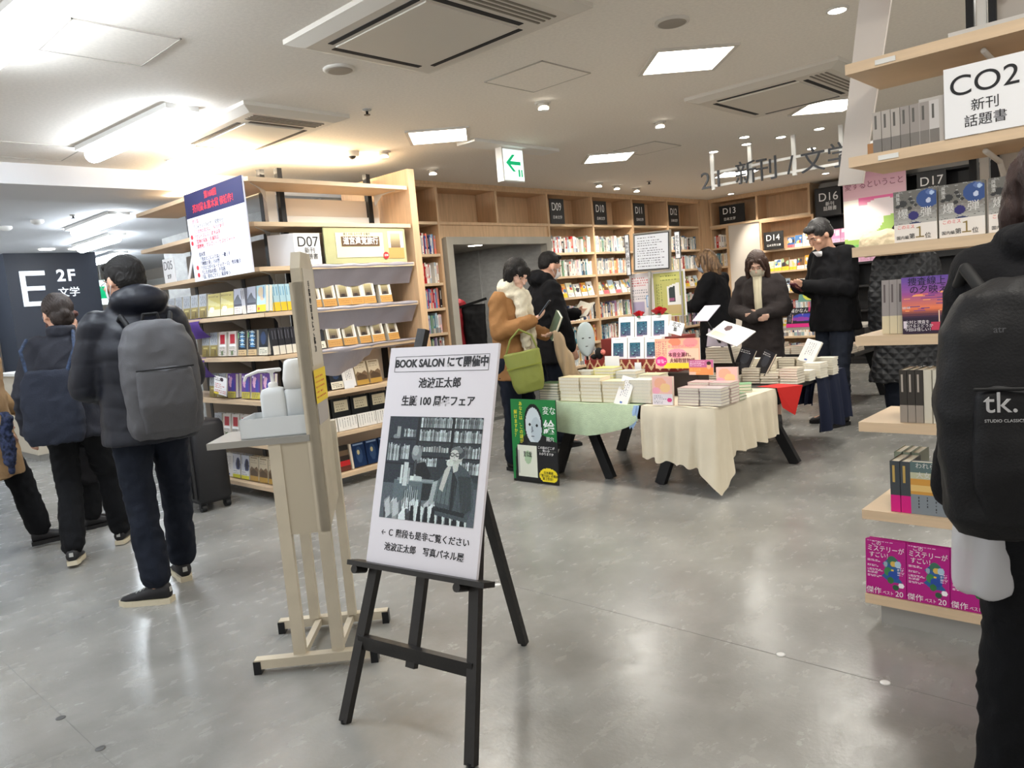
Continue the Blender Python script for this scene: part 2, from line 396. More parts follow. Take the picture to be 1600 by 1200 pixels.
# ------------------------------------------------------------------ ceiling fittings
EMW = mat('lit_diffuser_warm', C(255, 252, 240), .5, emit=(1, .965, .88, 1), es=11)
EMC = mat('lit_tube_cool', C(250, 252, 255), .5, emit=(.86, .93, 1, 1), es=42)
EMS = mat('lit_lamp', C(255, 252, 245), .5, emit=(1, .95, .84, 1), es=12)
TRIM = mat('lamp_trim', C(205, 200, 192), .5)
pn = ['above the easel side of the display tables', 'above the corner of the gondola beside the exit sign', 'before the long bookcase, left of the hanging aisle sign', 'half hidden beside the tall white board',
      'above the right gondola', 'far right above the black shelves', 'behind the hanging aisle sign by the far bookcase', 'far right beyond the hanging aisle sign', 'above the near shopper']
for (x, y), w in zip(PANELS, pn):
    t = thing('ceiling_light', 'square lit ceiling panel '+w, 'ceiling light', (x, y, CEIL), PI/4, 'square ceiling panels')
    f = MB()
    for a0, a1, b0, b1 in ((-.235, .235, -.235, -.21), (-.235, .235, .21, .235), (-.235, -.21, -.21, .21), (.21, .235, -.21, .21)): f.bb(a0, a1, b0, b1, -.012, 0)
    f.build('frame', TRIM, t)
    MB().bb(-.21, .21, -.21, .21, -.006, -.001).build('diffuser', EMW, t)
bn = ['in front of the near air conditioner at the left', 'running out of the top left corner of the picture', 'high at the upper left, behind the camera', 'left of the beam, behind the shoppers', 'nearest beyond the ceiling beam', 'second beyond the ceiling beam', 'farthest, above the pillar corner', 'far left by the picture edge', 'far left edge, farther back']
for (x, y, z), w in zip(BATTENS, bn):
    t = thing('fluorescent_batten', 'long cool white ceiling batten '+w, 'ceiling light', (x, y, z), 0.06 if x > -6 else 0, 'cool fluorescent battens')
    MB().bb(-.64, .64, -.10, .10, -.03, 0).build('housing', WHITE, t)
    q = MB(); q.limb((-.60, 0, -.055), .055, (.60, 0, -.055), .055, 12); q.build('tube', EMC, t)
    MB().bb(.50, .52, -.02, .02, -.10, -.094).build('sensor', GREYM, t)
DL = [(-5.922, 2.708, 'recessed downlight left of the corner gondola, near the beam'), (-2.019, 3.484, 'unlit round ceiling speaker above the square light panel'), (-3.439, 2.521, 'round white ceiling speaker below the near air conditioner'),
      (-5.05, 4.055, 'small spotlight above the right end of the corner gondola'), (-5.531, 5.0, 'small spotlight over the narrow red-book column'), (-3.365, 4.079, 'small spotlight between the exit sign and the ceiling hatch'),
      (-3.298, 5.403, 'small spotlight left of the far air conditioner'), (-5.513, 7.595, 'small spotlight over bookcase bay D09'), (-5.569, 8.04, 'small spotlight over bookcase bay D10'), (-5.621, 8.552, 'small spotlight over bookcase bay D11'),
      (-1.443, 4.075, 'bright downlight beside the tall white board'), (-3.246, 6.745, 'downlight over the second hanger bar, nearer of two'), (-3.405, 7.107, 'downlight over the second hanger bar, farther of two'), (-3.074, 7.128, 'downlight left of the third hanger bar'),
      (-2.72, 7.127, 'downlight near the right hanger bar'), (-3.19, 8.133, 'downlight behind the aisle sign bars, at their right'), (-3.764, 7.139, 'downlight over the left hanger bar of the aisle sign'), (-5.46, 10.811, 'downlight in the inner corner above bay D13'), (-3.894, 10.357, 'downlight above the black shelves')]
for i, (x, y, l) in enumerate(DL):
    if 'speaker' in l:
        t = thing('ceiling_speaker', l, 'speaker', (x, y, CEIL)); MB().lathe([(.085, 0), (.085, -.008), (.075, -.012)], 24).build('rim', TRIM, t)
        MB().lathe([(.072, -.011), (.06, -.016)], 24).build('grille', mat('grille', C(150, 142, 132) if i == 1 else C(190, 184, 172), .6), t); continue
    t = thing('downlight', l, 'ceiling light', (x, y, CEIL)); r = .055
    MB().lathe([(r, 0), (r, -.006), (r*.85, -.010)], 20).build('trim_ring', TRIM, t)
    if 'spotlight' in l:
        m_ = MB(); m_.cyl((0, 0, -.005), (.012, -.012, -.045), .034, .038, 16); m_.build('lamp_head', TRIM, t)
        MB().cyl((.012, -.012, -.0455), (.0122, -.0122, -.048), .034, .034, 16).build('lamp', EMS, t)
    else: MB().lathe([(r*.8, -.009), (r*.7, -.012)], 20).build('lamp', EMS, t)
t = thing('downlight', 'twin of the two small downlights above the charcoal pillar, left', 'ceiling light', (-11.3, 3.35, 2.5)); MB().lathe([(.09, 0), (.09, -.01)], 18).build('lamp', EMS, t)
t = thing('downlight', 'twin of the two small downlights above the charcoal pillar, right', 'ceiling light', (-11.3, 3.7, 2.5)); MB().lathe([(.09, 0), (.09, -.01)], 18).build('lamp', EMS, t)
t = thing('downlight', 'oblong lit lamp in the corridor ceiling behind the doorway', 'ceiling light', (-6.62, 6.55, 2.0), .6); MB().bb(-.08, .08, -.03, .03, -.008, 0).build('lamp', EMS, t)
# air-conditioner cassettes
ACM = mat('air_conditioner_white', C(206, 200, 190), .5); SLOT = mat('slot_black', C(24, 25, 30), .7)
def cassette(x0, x1, y0, y1, l):
    t = thing('air_conditioner', l, 'air conditioner', ((x0+x1)/2, (y0+y1)/2, CEIL)); hx, hy = (x1-x0)/2, (y1-y0)/2
    p = MB()
    p.loft([[(-hx, -hy, 0), (hx, -hy, 0), (hx, hy, 0), (-hx, hy, 0)], [(-hx, -hy, -.022), (hx, -hy, -.022), (hx, hy, -.022), (-hx, hy, -.022)], [(-hx+.07, -hy+.07, -.045), (hx-.07, -hy+.07, -.045), (hx-.07, hy-.07, -.045), (-hx+.07, hy-.07, -.045)]], smooth=False)
    p.build('panel', ACM, t)
    cx0, cx1, cy0, cy1 = -hx+.12, hx-.26, -hy+.12, hy-.12
    MB().bb(cx0+.05, cx1-.05, cy0+.05, cy1-.05, -.052, -.044).build('cover', ACM, t)
    for a0, a1, b0, b1 in ((cx0+.06, cx1-.06, cy0, cy0+.028), (cx0+.06, cx1-.06, cy1-.028, cy1), (cx0, cx0+.03, cy0+.06, cy1-.06), (cx1-.03, cx1, cy0+.06, cy1-.06)):
        MB().bb(a0, a1, b0, b1, -.0475, -.0445).build('air_slot', SLOT, t)
    for k in range(4): MB().bb(cx1+.035+k*.032, cx1+.047+k*.032, cy0, cy1, -.049, -.0445).build('louvre', mat('louvre_shade', C(120, 112, 102), .6), t)
cassette(-3.22, -2.10, 2.06, 2.95, 'big white ceiling air conditioner at the top centre')
cassette(-5.35, -4.20, 2.38, 3.12, 'white ceiling air conditioner left, above the corner gondola')
cassette(-2.80, -1.75, 4.93, 5.95, 'white ceiling air conditioner right, half behind the tall white board')
HM = mat('hatch_edge', C(172, 166, 156), .6)
for x0, x1, y0, y1, l in [(-3.87, -3.43, 1.23, 1.68, 'framed ceiling hatch at the upper left'), (-3.22, -2.77, 3.38, 3.82, 'faint square ceiling hatch right of the near air conditioner'), (-4.2, -3.75, 6.05, 6.5, 'faint square ceiling hatch before the bookcase'), (-6.2, -5.72, 1.3, 2.02, 'ceiling hatch beside the beam at the left edge')]:
    t = thing('ceiling_hatch', l, 'hatch', ((x0+x1)/2, (y0+y1)/2, CEIL)); h, k = (x1-x0)/2, (y1-y0)/2
    MB().bb(-h+.006, h-.006, -k+.006, k-.006, -.004, 0).build('cover', CEILM, t)
    f = MB()
    for a0, a1, b0, b1 in ((-h, h, -k, -k+.006), (-h, h, k-.006, k), (-h, -h+.006, -k, k), (h-.006, h, -k, k)): f.bb(a0, a1, b0, b1, -.006, 0)
    f.build('frame', HM, t)
for x, y, z, l in [(-4.044, 3.143, 2.6, 'dark sprinkler head right of the left air conditioner'), (-5.0, 5.45, 2.6, 'dark sprinkler below the exit sign bracket'), (-5.2, 8.2, 2.6, 'dark sprinkler above bookcase bay D10'), (-9.1, 2.35, 2.5, 'small smoke detector beyond the beam, left one'), (-8.6, 2.5, 2.5, 'small smoke detector beyond the beam, middle one'), (-8.2, 2.7, 2.5, 'small dark sprinkler beyond the beam')]:
    t = thing('sprinkler' if 'sprinkler' in l else 'smoke_detector', l, 'sprinkler' if 'sprinkler' in l else 'smoke detector', (x, y, z))
    if 'sprinkler' in l:
        MB().lathe([(.03, 0), (.028, -.008), (.012, -.012)], 14).build('rose', GREYM, t); MB().lathe([(.008, -.01), (.008, -.03), (.02, -.032), (.02, -.036)], 12).build('head', BLACKM, t)
    else: MB().lathe([(.06, 0), (.06, -.02), (.045, -.035), (.02, -.045)], 18).build('base', WHITE, t)
t = thing('security_camera', 'small white dome camera above the corner gondola', 'camera', (-5.149, 3.812, CEIL)); MB().lathe([(.055, 0), (.055, -.03), (.045, -.04)], 18).build('housing', WHITE, t)
b_ = MB(); b_.ell((0.01, -.01, -.04), (.03, .03, .025), 14, 8); b_.build('lens_dome', BLACKM, t)
# exit sign
t = thing('exit_sign', 'lit green arrow exit sign hanging from a white ceiling bracket', 'sign', (-4.45, 4.9, 0))
MB().bb(-.10, .10, -.50, .55, 2.575, 2.6).build('ceiling_bracket', WHITE, t)
MB().bb(-.035, .035, -.13, .13, 2.30, 2.575).build('housing', WHITE, t)
MB().bb(.035, .037, -.115, .125, 2.31, 2.56).build('face', mat('exit_face', C(235, 250, 245), .4, emit=(.85, 1, .95, 1), es=1.0), t)
GRN = mat('exit_green', C(0, 168, 110), .5, emit=C(0, 165, 105), es=.7)
ar = MB(); 
ar.add([(.0385, -.09, 2.45), (.0385, -.01, 2.52), (.0385, .025, 2.52), (.0385, -.035, 2.465), (.0385, .09, 2.465), (.0385, .09, 2.435), (.0385, -.035, 2.435), (.0385, .025, 2.38), (.0385, -.01, 2.38)], [(0, 3, 2, 1), (0, 8, 7, 6), (3, 6, 5, 4), (0, 6, 3)])
ar.build('arrow', GRN, t); gd = MB(); gd.bb(.037, .039, .055, .075, 2.34, 2.40).bb(.037, .039, .09, .105, 2.34, 2.40); gd.build('pictogram', GRN, t)
t = thing('exit_sign', 'small distant green exit sign behind the backpack man', 'sign', (-13.6, 4.75, 2.02)); MB().bb(-.02, .02, -.22, .22, -.2, .2).build('face', mat('exit_face', C(235, 250, 245), .4), t); MB().bb(.021, .024, -.12, .08, -.1, .1).build('arrow', GRN, t); MB().bb(-.01, .01, -.01, .01, .2, .48).build('hanger', GREYM, t)
# hanging aisle sign
t = thing('hanging_aisle_sign', 'dark lettering 21 新刊/文学 on white hanging bars over the tables', 'sign', (0, 7.2, 0))
for x in (-3.82, -3.42, -2.99, -2.56, -2.15): MB().bb(x-.018, x+.018, -.01, .01, 2.235, 2.6).build('hanger_bar', WHITE, t)
for z in (2.40, 2.27): MB().bb(-3.84, -1.9, -.008, .008, z-.012, z+.012).build('rail', WHITE, t)
SGN = mat('sign_graphite', C(52, 54, 58), .5)
for s_, x in (('2', -3.89), ('1', -3.75), ('新', -3.46), ('刊', -3.25), ('/', -3.02), ('文', -2.81), ('学', -2.57)):
    text(s_, .235, t, (x, -.02, 2.325), m=SGN, depth=.006, name='letter')
# ================================================================== bookcases
def bookcase(label, loc, rz, w, depth, zs, ztop, zbot=0.0, right=False, back=True, wood=WOOD2, name='bookcase', group=None, left=True):
    """open bay: local x along the wall, local y into the wall, shelves zs are top surfaces"""
    t = thing(name, label, 'bookcase', loc, rz, group)
    if left: MB().bb(0, .03, 0, depth, zbot, ztop).build('side_panel', wood, t)
    if right: MB().bb(w, w+.03, 0, depth, zbot, ztop).build('side_panel', wood, t)
    if back: MB().bb(.03 if left else 0, w, depth-.012, depth, zbot, ztop).build('back_panel', wood, t)
    MB().bb(.03 if left else 0, w, 0, depth-.012, ztop-.03, ztop).build('top_panel', wood, t)
    for z in zs: MB().bb(.03 if left else 0, w, .004, depth-.012, z-.028, z).build('shelf', WOOD if wood is WOOD2 else wood, t)
    if zbot == 0: MB().bb(.03 if left else 0, w, .02, .04, 0, .07).build('plinth', wood, t)
    return t
ZR = [2.19, 1.84, 1.55, 1.285, .98, .69, .41, .12]
XW = -6.05
bookcase('narrow wooden bookcase column holding red books beside the doorway', (XW, 5.15, 0), PI/2, .32, .33, [2.19, 1.86, 1.56, 1.30, 1.04, .79, .5, .2], 2.57, right=True)
oc = thing('bookcase', 'empty wooden overhead cubbies spanning the doorway', 'bookcase', (XW, 5.50, 0), PI/2)
for x in (.86,): MB().bb(x, x+.03, 0, .3, 2.19, 2.54).build('divider', WOOD2, oc)
MB().bb(0, 1.75, 0, .33, 2.54, 2.57).build('top_panel', WOOD2, oc); MB().bb(0, 1.75, 0, .33, 2.16, 2.19).build('shelf', WOOD2, oc)
MB().bb(0, 1.75, .31, .33, 2.19, 2.54).build('back_panel', WOOD2, oc); MB().bb(0, 1.75, .02, .04, 2.02, 2.16).build('fascia', WOOD2, oc)
D9 = [7.25, 8.14, 9.05, 9.96]
for i, y in enumerate(D9):
    bookcase('floor-to-ceiling wooden bookcase bay D%s%s' % (('09', '10', '11', '12')[i], ('', '', ' behind the framed notice', ' in the corner')[i]), (XW, y, 0), PI/2, .90, .33, ZR, 2.57, right=(i == 3), group='wall bookcase bays')
    t = thing('shelf_sign', 'black shelf sign reading D%s in the top cubby' % ('09', '10', '11', '12')[i], 'sign', (XW+.01, y+.045, 2.19), PI/2, 'black bay signs')
    MB().bb(0, .27, 0, .01, 0, .30).build('board', BLACKCARD, t)
    text(('D09', 'D10', 'D11', 'D12')[i], .135, t, (.125, -.001, .20), m=INKW, sx=.8); text('日本文学', .045, t, (.135, -.001, .075), m=INKW)
sbox('trim_4', XW-.33, XW+.01, 5.15, 10.9, 2.57, 2.6, WOOD2); sbox('trim_5', -6.05, -4.42, 11.15, 11.5, 2.57, 2.6, WOOD2)
# wall D13 / D14
t = thing('bookcase', 'wooden overhead cubbies of bay D13 running to the black shelves', 'bookcase', (-6.05, 11.15, 0))
MB().bb(0, 1.62, 0, .33, 2.54, 2.57).build('top_panel', WOOD2, t); MB().bb(0, 1.62, 0, .33, 2.16, 2.19).build('shelf', WOOD, t); MB().bb(0, 1.62, .31, .33, 2.19, 2.54).build('back_panel', WOOD2, t)
for x in (0.04, .80, 1.59): MB().bb(x, x+.03, 0, .31, 2.19, 2.54).build('divider', WOOD2, t)
t = thing('shelf_sign', 'black shelf sign reading D13 in the corner cubby', 'sign', (-5.85, 11.16, 2.19), 0, 'black bay signs')
MB().bb(0, .42, 0, .012, 0, .28).build('board', BLACKCARD, t); text('D13', .13, t, (.17, -.001, .19), m=INKW); text('日本文学', .05, t, (.17, -.001, .07), m=INKW)
sbox('wall_white_column', -5.72, -5.22, 11.18, 11.5, 0, 2.16, WALLW)
b14 = bookcase('wooden bookcase bay D14 with bright face-out books', (-5.2, 11.15, 0), 0, .78, .33, [1.72, 1.40, 1.09, .76, .42, .12], 2.16, right=True)
t = thing('shelf_sign', 'black shelf sign reading D14 on the top shelf', 'sign', (-5.13, 11.12, 1.72), 0, 'black bay signs')
MB().bb(0, .30, 0, .012, 0, .26).build('board', BLACKCARD, t); text('D14', .125, t, (.14, -.001, .17), m=INKW); text('日本文学文庫', .036, t, (.15, -.001, .06), m=INKW)
bs = bookcase('black-painted bookcase D16 with pink books on the far wall', (-4.36, 11.15, 0), 0, 1.05, .33, [2.12, 1.72, 1.42, 1.10, .76, .4, .1], 2.5, wood=mat('black_shelf_paint', C(26, 26, 29), .5))
bs = bookcase('black-painted bookcase D17 behind the pink poster on the far wall', (-3.28, 11.15, 0), 0, 1.3, .33, [2.12, 1.72, 1.42, 1.10, .76, .4, .1], 2.5, right=True, wood=MATS['black_shelf_paint'])
for x, s_ in ((-4.33, 'D16'), (-3.02, 'D17')):
    t = thing('shelf_sign', 'black shelf sign reading %s on the black bookcase' % s_, 'sign', (x, 11.12, 2.12), 0, 'black bay signs')
    MB().bb(0, .34, 0, .012, -.02, .36).build('board', mat('sign_charcoal', C(42, 43, 46), .5), t); text(s_, .16, t, (.17, -.001, .24), m=INKW); text('新刊\n話題書', .062, t, (.19, -.001, .11), m=INKW)
bookcase('narrow wooden bookcase in the inner corner left of the white column', (-6.02, 11.15, 0), 0, .27, .33, [1.84, 1.55, 1.285, .98, .69, .41, .12], 2.16, right=True)
struct(MB().bb(-6.40, -6.02, 10.90, 11.5, 0, 2.6).build('wall_corner_filler', WOOD2))
# pink and green poster
t = thing('poster', 'tall pink and green poster with Japanese title behind the man with the phone', 'poster', (-3.92, 11.02, 1.60))
a = canvas(60, 36, (236, 190, 208)); grad(a, 0, 0, 1, .45, (228, 178, 200), (240, 205, 215))
pg(a, [(0, .62), (1, .36), (1, 1), (0, 1)], (165, 205, 110)); el(a, .15, .62, .5, .26, (246, 240, 235)); grad(a, .25, .36, .85, .46, (240, 120, 175), (245, 170, 200), 4); el(a, .62, .5, .28, .12, (250, 240, 245)); rc(a, .1, .95, .9, 1, (120, 190, 110))
MB().bb(0, .80, 0, .012, 0, 1.03).build('board', WHITE, t); MB().raster((0, -.002, 1.03), (.80, 0, 0), (0, 0, -1.03), a).build('print', PRINTM, t); text('愛するということ', .105, t, (.40, -.004, .83), m=mat('rose_ink', C(150, 90, 110), .6), sx=.9)
# ================================================================== corner gondola D05 / D07
ZG = [2.32, 2.012, 1.70, 1.38, 1.07, .745, .425, .105]
G = thing('gondola_shelving', 'corner shelving unit D07 and D05 with pale wooden shelves on black uprights', 'shelving', (-4.97, 2.75, 0))
# local: corner at 0,0; D05 runs to -x, D07 runs to +y
for z in ZG:
    MB().prism([(-1.88, 0), (-.03, 0), (0, .03), (-.36, .36), (-1.88, .36)], z-.03, z).build('shelf', WOOD, G)
    MB().prism([(0, .034), (0, 1.44), (-.36, 1.44), (-.36, .364)], z-.03, z).build('shelf', WOOD, G)
    for x0, y0, x1, y1 in ((-.05, .07, -.335, .345), (-.9, .06, -.9, .36), (-.06, 1.36, -.345, 1.36)):
        MB().add([(x0, y0, z-.03), (x1, y1, z-.03), (x1, y1, z-.12), (x0+(x1-x0)*.6, y0+(y1-y0)*.6, z-.045)], [(0, 1, 2, 3)]).bar((x0, y0, z-.033), (x1, y1, z-.033), .006, .004).build('bracket', WHITE, G)
for x, y in ((-.47, .40), (-.9, .40), (-1.75, .40), (-.385, .50), (-.385, 1.33)):
    MB().bb(x-.025, x+.025, y-.02, y+.02, 0, 2.47).build('upright', BLACKM, G)
MB().bb(-.44, -.39, .38, .46, 0, 2.36).build('corner_post', WHITE, G)
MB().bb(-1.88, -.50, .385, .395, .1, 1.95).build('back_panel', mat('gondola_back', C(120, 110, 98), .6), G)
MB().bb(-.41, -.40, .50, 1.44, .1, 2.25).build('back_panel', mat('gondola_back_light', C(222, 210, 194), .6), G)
MB().bb(-.95, .0, 1.46, 1.53, 0, 2.46).build('end_panel', WOOD2, G)
MB().bb(-.9, -.42, .42, .5, 2.30, 2.32).bb(-1.8, -.9, .40, .5, 2.30, 2.32).build('lamp_tray', WHITE, G)
for z, x0 in ((2.012, 0), (1.70, 0), (1.38, 0), (1.07, 0)):
    MB().bb(-.385, -.38, .52, 1.42, z, z+.10).build('riser', WHITE, G)
# silver cloth over three shelves
SILV = mat('silver_satin', C(160, 156, 164), .36, metal=.3, bump=.9, bscale=7)
def cloth_drape(z, hang, seed, y0=.42, y1=1.43):
    m = MB(); nu, nv = 46, 12; r = random.Random(seed); ph = r.random()*6
    vs = []
    for i in range(nu+1):
        u = i/nu; y = y0+(y1-y0)*u
        h = hang(u)
        for j in range(nv+1):
            v = j/nv
            if v < .35: x = -.33+(.345)*v/.35; zz = z+.004+.003*math.sin(u*30+ph)
            else:
                k = (v-.35)/.65; x = .015+.012*math.sin(u*23+ph+2*k)*k-.10*k*(1 if h > .1 else .6); zz = z+.004-h*k
            vs.append((x, y, zz))
    fs = [(i*(nv+1)+j, (i+1)*(nv+1)+j, (i+1)*(nv+1)+j+1, i*(nv+1)+j+1) for i in range(nu) for j in range(nv)]
    return m.add(vs, fs, 0, True)
for z, h, s_, y0, l in ((1.70, lambda u: .17, 1, .30, 'upper'), (1.38, lambda u: .17, 2, .40, 'middle'), (1.07, lambda u: .05+.17*max(0, math.sin(PI*min(1, u*1.6+.15)))**.8, 3, .40, 'bottom, sagging')):
    o = cloth_drape(z, h, s_, y0).build('silver_cloth', SILV, None, (-4.97, 2.75, 0)); tag(o, 'silver satin cloth covering a D07 shelf, the %s of the three' % l, 'cloth')
# purple cloth on D05
PURP = mat('purple_cloth', C(72, 40, 122), .7, bump=.2, bscale=12)
for z, l in ((1.38, 'upper'), (1.07, 'lower')):
    m = MB(); vs = []
    for i in range(21):
        u = i/20; x = -1.86+.9*u*1.0
        for j in range(9):
            v = j/8; y = -.012-.03*math.sin(v*2.2)*(1+.3*math.sin(u*14)) if v > .01 else .02
            drop = .02+(.16-.03*u)*v
            vs.append((x+.18*v, y+.04*v, z+.004-drop if v > .01 else z+.004))
    m.add(vs, [(i*9+j, (i+1)*9+j, (i+1)*9+j+1, i*9+j+1) for i in range(20) for j in range(8)], 0, True)
    o = m.build('purple_cloth', PURP, None, (-4.97, 2.75, 0)); tag(o, 'purple cloth hanging off a D05 shelf by the backpack man, %s one' % l, 'cloth')
# signs on the gondola
t = thing('shelf_sign', 'white folded shelf sign reading D07 on the corner unit', 'sign', (-4.985, 3.09, 1.70), PI/2)
MB().bb(0, .22, 0, .006, 0, .235).build('front_panel', CARD, t); MB().bar((0, .003, .1175), (-.11, .17, .1175), .235, .005, up=(0, 0, 1)).build('side_panel', CARD, t)
text('D07', .105, t, (.115, -.001, .17), m=INKB); text('新刊\n話題書', .045, t, (.125, -.001, .085), m=INKB)
t = thing('shelf_sign', 'white angled shelf sign reading D05 at the left of the corner unit', 'sign', (-6.52, 2.78, 1.70), 0)
MB().bb(0, .21, 0, .006, 0, .20).build('front_panel', CARD, t); text('D05', .10, t, (.10, -.001, .14), m=mat('grey_ink', C(120, 120, 124), .6)); text('文学', .04, t, (.10, -.001, .05), m=INKB)
t = thing('white_panel', 'tilted white card panel standing right of the D05 sign', 'panel', (-6.16, 2.82, 1.70), 0)
MB().bar((0, 0, .006), (.09, .02, .205), .11, .006, up=(1, -.3, 0)).build('card', CARD, t)
# green D07 header
t = thing('header_board', 'pale green header board with white title plate above the framed books', 'sign board', (-4.98, 3.345, 1.705), PI/2)
MB().bb(0, .78, 0, .012, 0, .272).build('board', mat('sage_board', C(182, 182, 138), .7, var=.05, vscale=10), t)
MB().bb(.10, .55, -.004, 0, .045, .235).build('plate', mat('cream_plate', C(240, 228, 190), .6), t)
MB().bb(.15, .51, -.007, -.004, .13, .205).build('title_bar', mat('brown_plate', C(96, 72, 48), .6), t)
text('道宮遺覚旅行', .062, t, (.33, -.009, .168), m=INKW, bold=.001, sx=.9)
text('第１６回 北の文学 受賞作', .022, t, (.30, -.0045, .222), m=INKB); 
a = canvas(30, 20, (244, 244, 240)); grad(a, .18, .08, .82, .6, (205, 196, 150), (120, 100, 80)); rc(a, 0, .62, 1, 1, (196, 154, 92)); 
MB().raster((.60, -.003, .245), (.155, 0, 0), (0, 0, -.215), a).build('print', PRINTM, t)
MB().cyl((.565, -.006, .055), (.565, -.003, .055), .028, n=20).build('seal', mat('red_seal', C(200, 40, 45), .6), t)
text('追悼', .02, t, (.565, -.0075, .055), m=INKW)
# hanging list poster
t = thing('list_poster', 'white list poster with navy heading and red lines hung on the shelf corner', 'poster', (-5.785, 2.695, 1.662))
NAVY = mat('navy_print', C(22, 25, 68), .7); REDI = mat('red_ink', C(206, 44, 56), .6)
MB().bb(0, .885, 0, .012, 0, .65).build('board', mat('poster_white', C(226, 228, 240), .6), t)
MB().bb(0, .885, -.003, 0, .47, .65).build('heading', NAVY, t)
text('第168回', .055, t, (.42, -.0045, .60), m=REDI, bold=.001); text('芥川賞＆直木賞 候補作！', .062, t, (.45, -.0045, .525), m=REDI, bold=.001, sx=.95)
text('芥川賞', .034, t, (.08, -.001, .435), m=REDI, align='LEFT')
for k, s_ in enumerate(['「ジャクソンひとり」 安堂ホセ', '「この世の喜びよ」 井戸川射子', '「グレイスレス」 鈴木涼美', '「荒地の家族」 佐藤厚志', '「開墾地」 グレゴリー・ケズナジャット']):
    text(s_, .034, t, (.08, -.001, .395-.036*k), m=REDI if k > 0 else INKB, align='LEFT')
text('直木賞', .034, t, (.12, -.001, .19), m=NAVY, align='LEFT')
for k, s_ in enumerate(['「光のとこにいてね」 一穂ミチ', '「地図と拳」 小川哲', '「クロコダイル・ティアーズ」 雫井脩介', '「しろがねの葉」 千早茜', '「汝、星のごとく」 凪良ゆう']):
    text(s_, .034, t, (.12, -.001, .155-.033*k), m=NAVY, align='LEFT')
for x, z in ((.045, .33), (.04, .285), (.075, .10), (.08, .045)): MB().cyl((x, -.003, z), (x, -.001, z), .017, n=16).build('red_dot', REDI, t)
# ================================================================== near gondola C02
Z2 = [2.03, 1.713, 1.398, 1.08, .765, .435, .11]
G2 = thing('gondola_shelving', 'near right shelving unit C02 with pale wooden shelves', 'shelving', (-1.0, 2.876, 0))
for i, z in enumerate(Z2+[2.36]):
    MB().bb(0, 1.75, 0, .37, z-.035, z).build('shelf', WOOD, G2)
    for x in (.40, 1.30): MB().chain([(x, .10, z-.045), (x+.01, .26, z-.07), (x+.01, .37, z-.15)], [.009, .009, .010]).build('bracket', WHITE, G2)
for x in (.30, .37, 1.25, 1.32): MB().bb(x-.012, x+.012, .39, .43, 0, 2.5).build('upright', BLACKM, G2)
MB().bb(.32, .35, .40, .42, 0, 2.5).bb(1.27, 1.30, .40, .42, 0, 2.5).build('post', WHITE, G2)
MB().bb(.38, 1.24, .405, .415, .05, 2.3).build('back_panel', mat('gondola_back_pale', C(190, 184, 176), .6), G2)
MB().bb(.05, 1.75, .02, .37, 0, .075).build('plinth', GREYM, G2)
for z, x in ((2.03, .10), (1.713, .10)): MB().bb(x, x+.065, -.004, 0, z-.028, z-.012).build('price_rail', WHITE, G2)
for z in (2.03,): MB().bb(.24, .48, .35, .38, z, z+.10).build('riser', WHITE, G2)
MB().poly([(-.17, 1.66), (-.075, 1.655), (.06, 2.36), (-.06, 2.36)], .36, .375).build('end_board', mat('tall_white_board', C(214, 206, 198), .5), G2)
MB().bb(-.012, .03, .355, .36, 2.04, 2.10).build('tape', mat('brown_tape', C(176, 128, 84), .6), G2); MB().bb(-.05, -.02, .355, .36, 1.72, 1.80).build('tape', MATS['brown_tape'], G2)
t = thing('shelf_sign', 'large white shelf sign reading C02 on the near right unit', 'sign', (-.692, 2.87, 1.714), 0)
MB().bb(0, .222, 0, .005, 0, .218).build('panel', CARD, t)
text('CO2', .088, t, (.112, -.001, .155), m=INKB, sx=1.1); text('新刊', .040, t, (.115, -.001, .087), m=INKB); text('話題書', .040, t, (.115, -.001, .040), m=INKB)
# ================================================================== display tables
TB = mat('black_table_paint', C(22, 22, 24), .45)
def table(l, x0, x1, y0, y1, z, legs):
    t = thing('display_table', l, 'table', ((x0+x1)/2, (y0+y1)/2, 0)); hx, hy = (x1-x0)/2, (y1-y0)/2
    MB().bb(-hx, hx, -hy, hy, z-.03, z).build('tabletop', TB, t)
    MB().bb(-hx+.05, hx-.05, -hy+.05, -hy+.09, z-.10, z-.03).bb(-hx+.05, hx-.05, hy-.09, hy-.05, z-.10, z-.03).build('apron', TB, t)
    cx, cy = (x0+x1)/2, (y0+y1)/2
    for fx, fy, ax in legs:
        MB().bar((fx-cx, fy-cy, .001), (ax-cx, fy-cy+(.02 if fy < cy else -.02), z-.03), .07, .045, up=(1, 0, 0)).build('leg', TB, t)
    return t
table('low black trestle table under the mint green blanket', -3.66, -2.84, 4.22, 5.22, .55, [(-3.70, 4.32, -3.47), (-3.21, 4.32, -3.44), (-3.70, 5.14, -3.47), (-3.21, 5.14, -3.44)])
table('low black trestle table under the cream tablecloth', -2.82, -2.32, 4.24, 5.24, .55, [(-2.81, 4.33, -2.60), (-2.36, 4.33, -2.57), (-2.81, 5.16, -2.60), (-2.24, 5.19, -2.50)])
table('black trestle table behind, under grey and white paperbacks', -3.66, -2.25, 5.28, 6.15, .55, [(-3.4, 5.5, -3.2), (-2.9, 5.5, -3.1), (-3.35, 6.0, -3.1), (-2.85, 6.0, -3.0)])
table('long dark table before bay D14 with stacked books', -3.9, -2.62, 7.5, 8.5, .53, [(-3.8, 7.6, -3.6), (-3.3, 7.6, -3.55), (-2.95, 7.6, -2.8), (-2.65, 8.4, -2.8)])
table('far dark trestle table behind the man with the phone', -2.35, -1.5, 7.4, 8.3, .66, [(-2.25, 7.5, -2.0), (-1.6, 7.5, -1.9), (-2.25, 8.2, -2.0), (-1.6, 8.2, -1.9)])
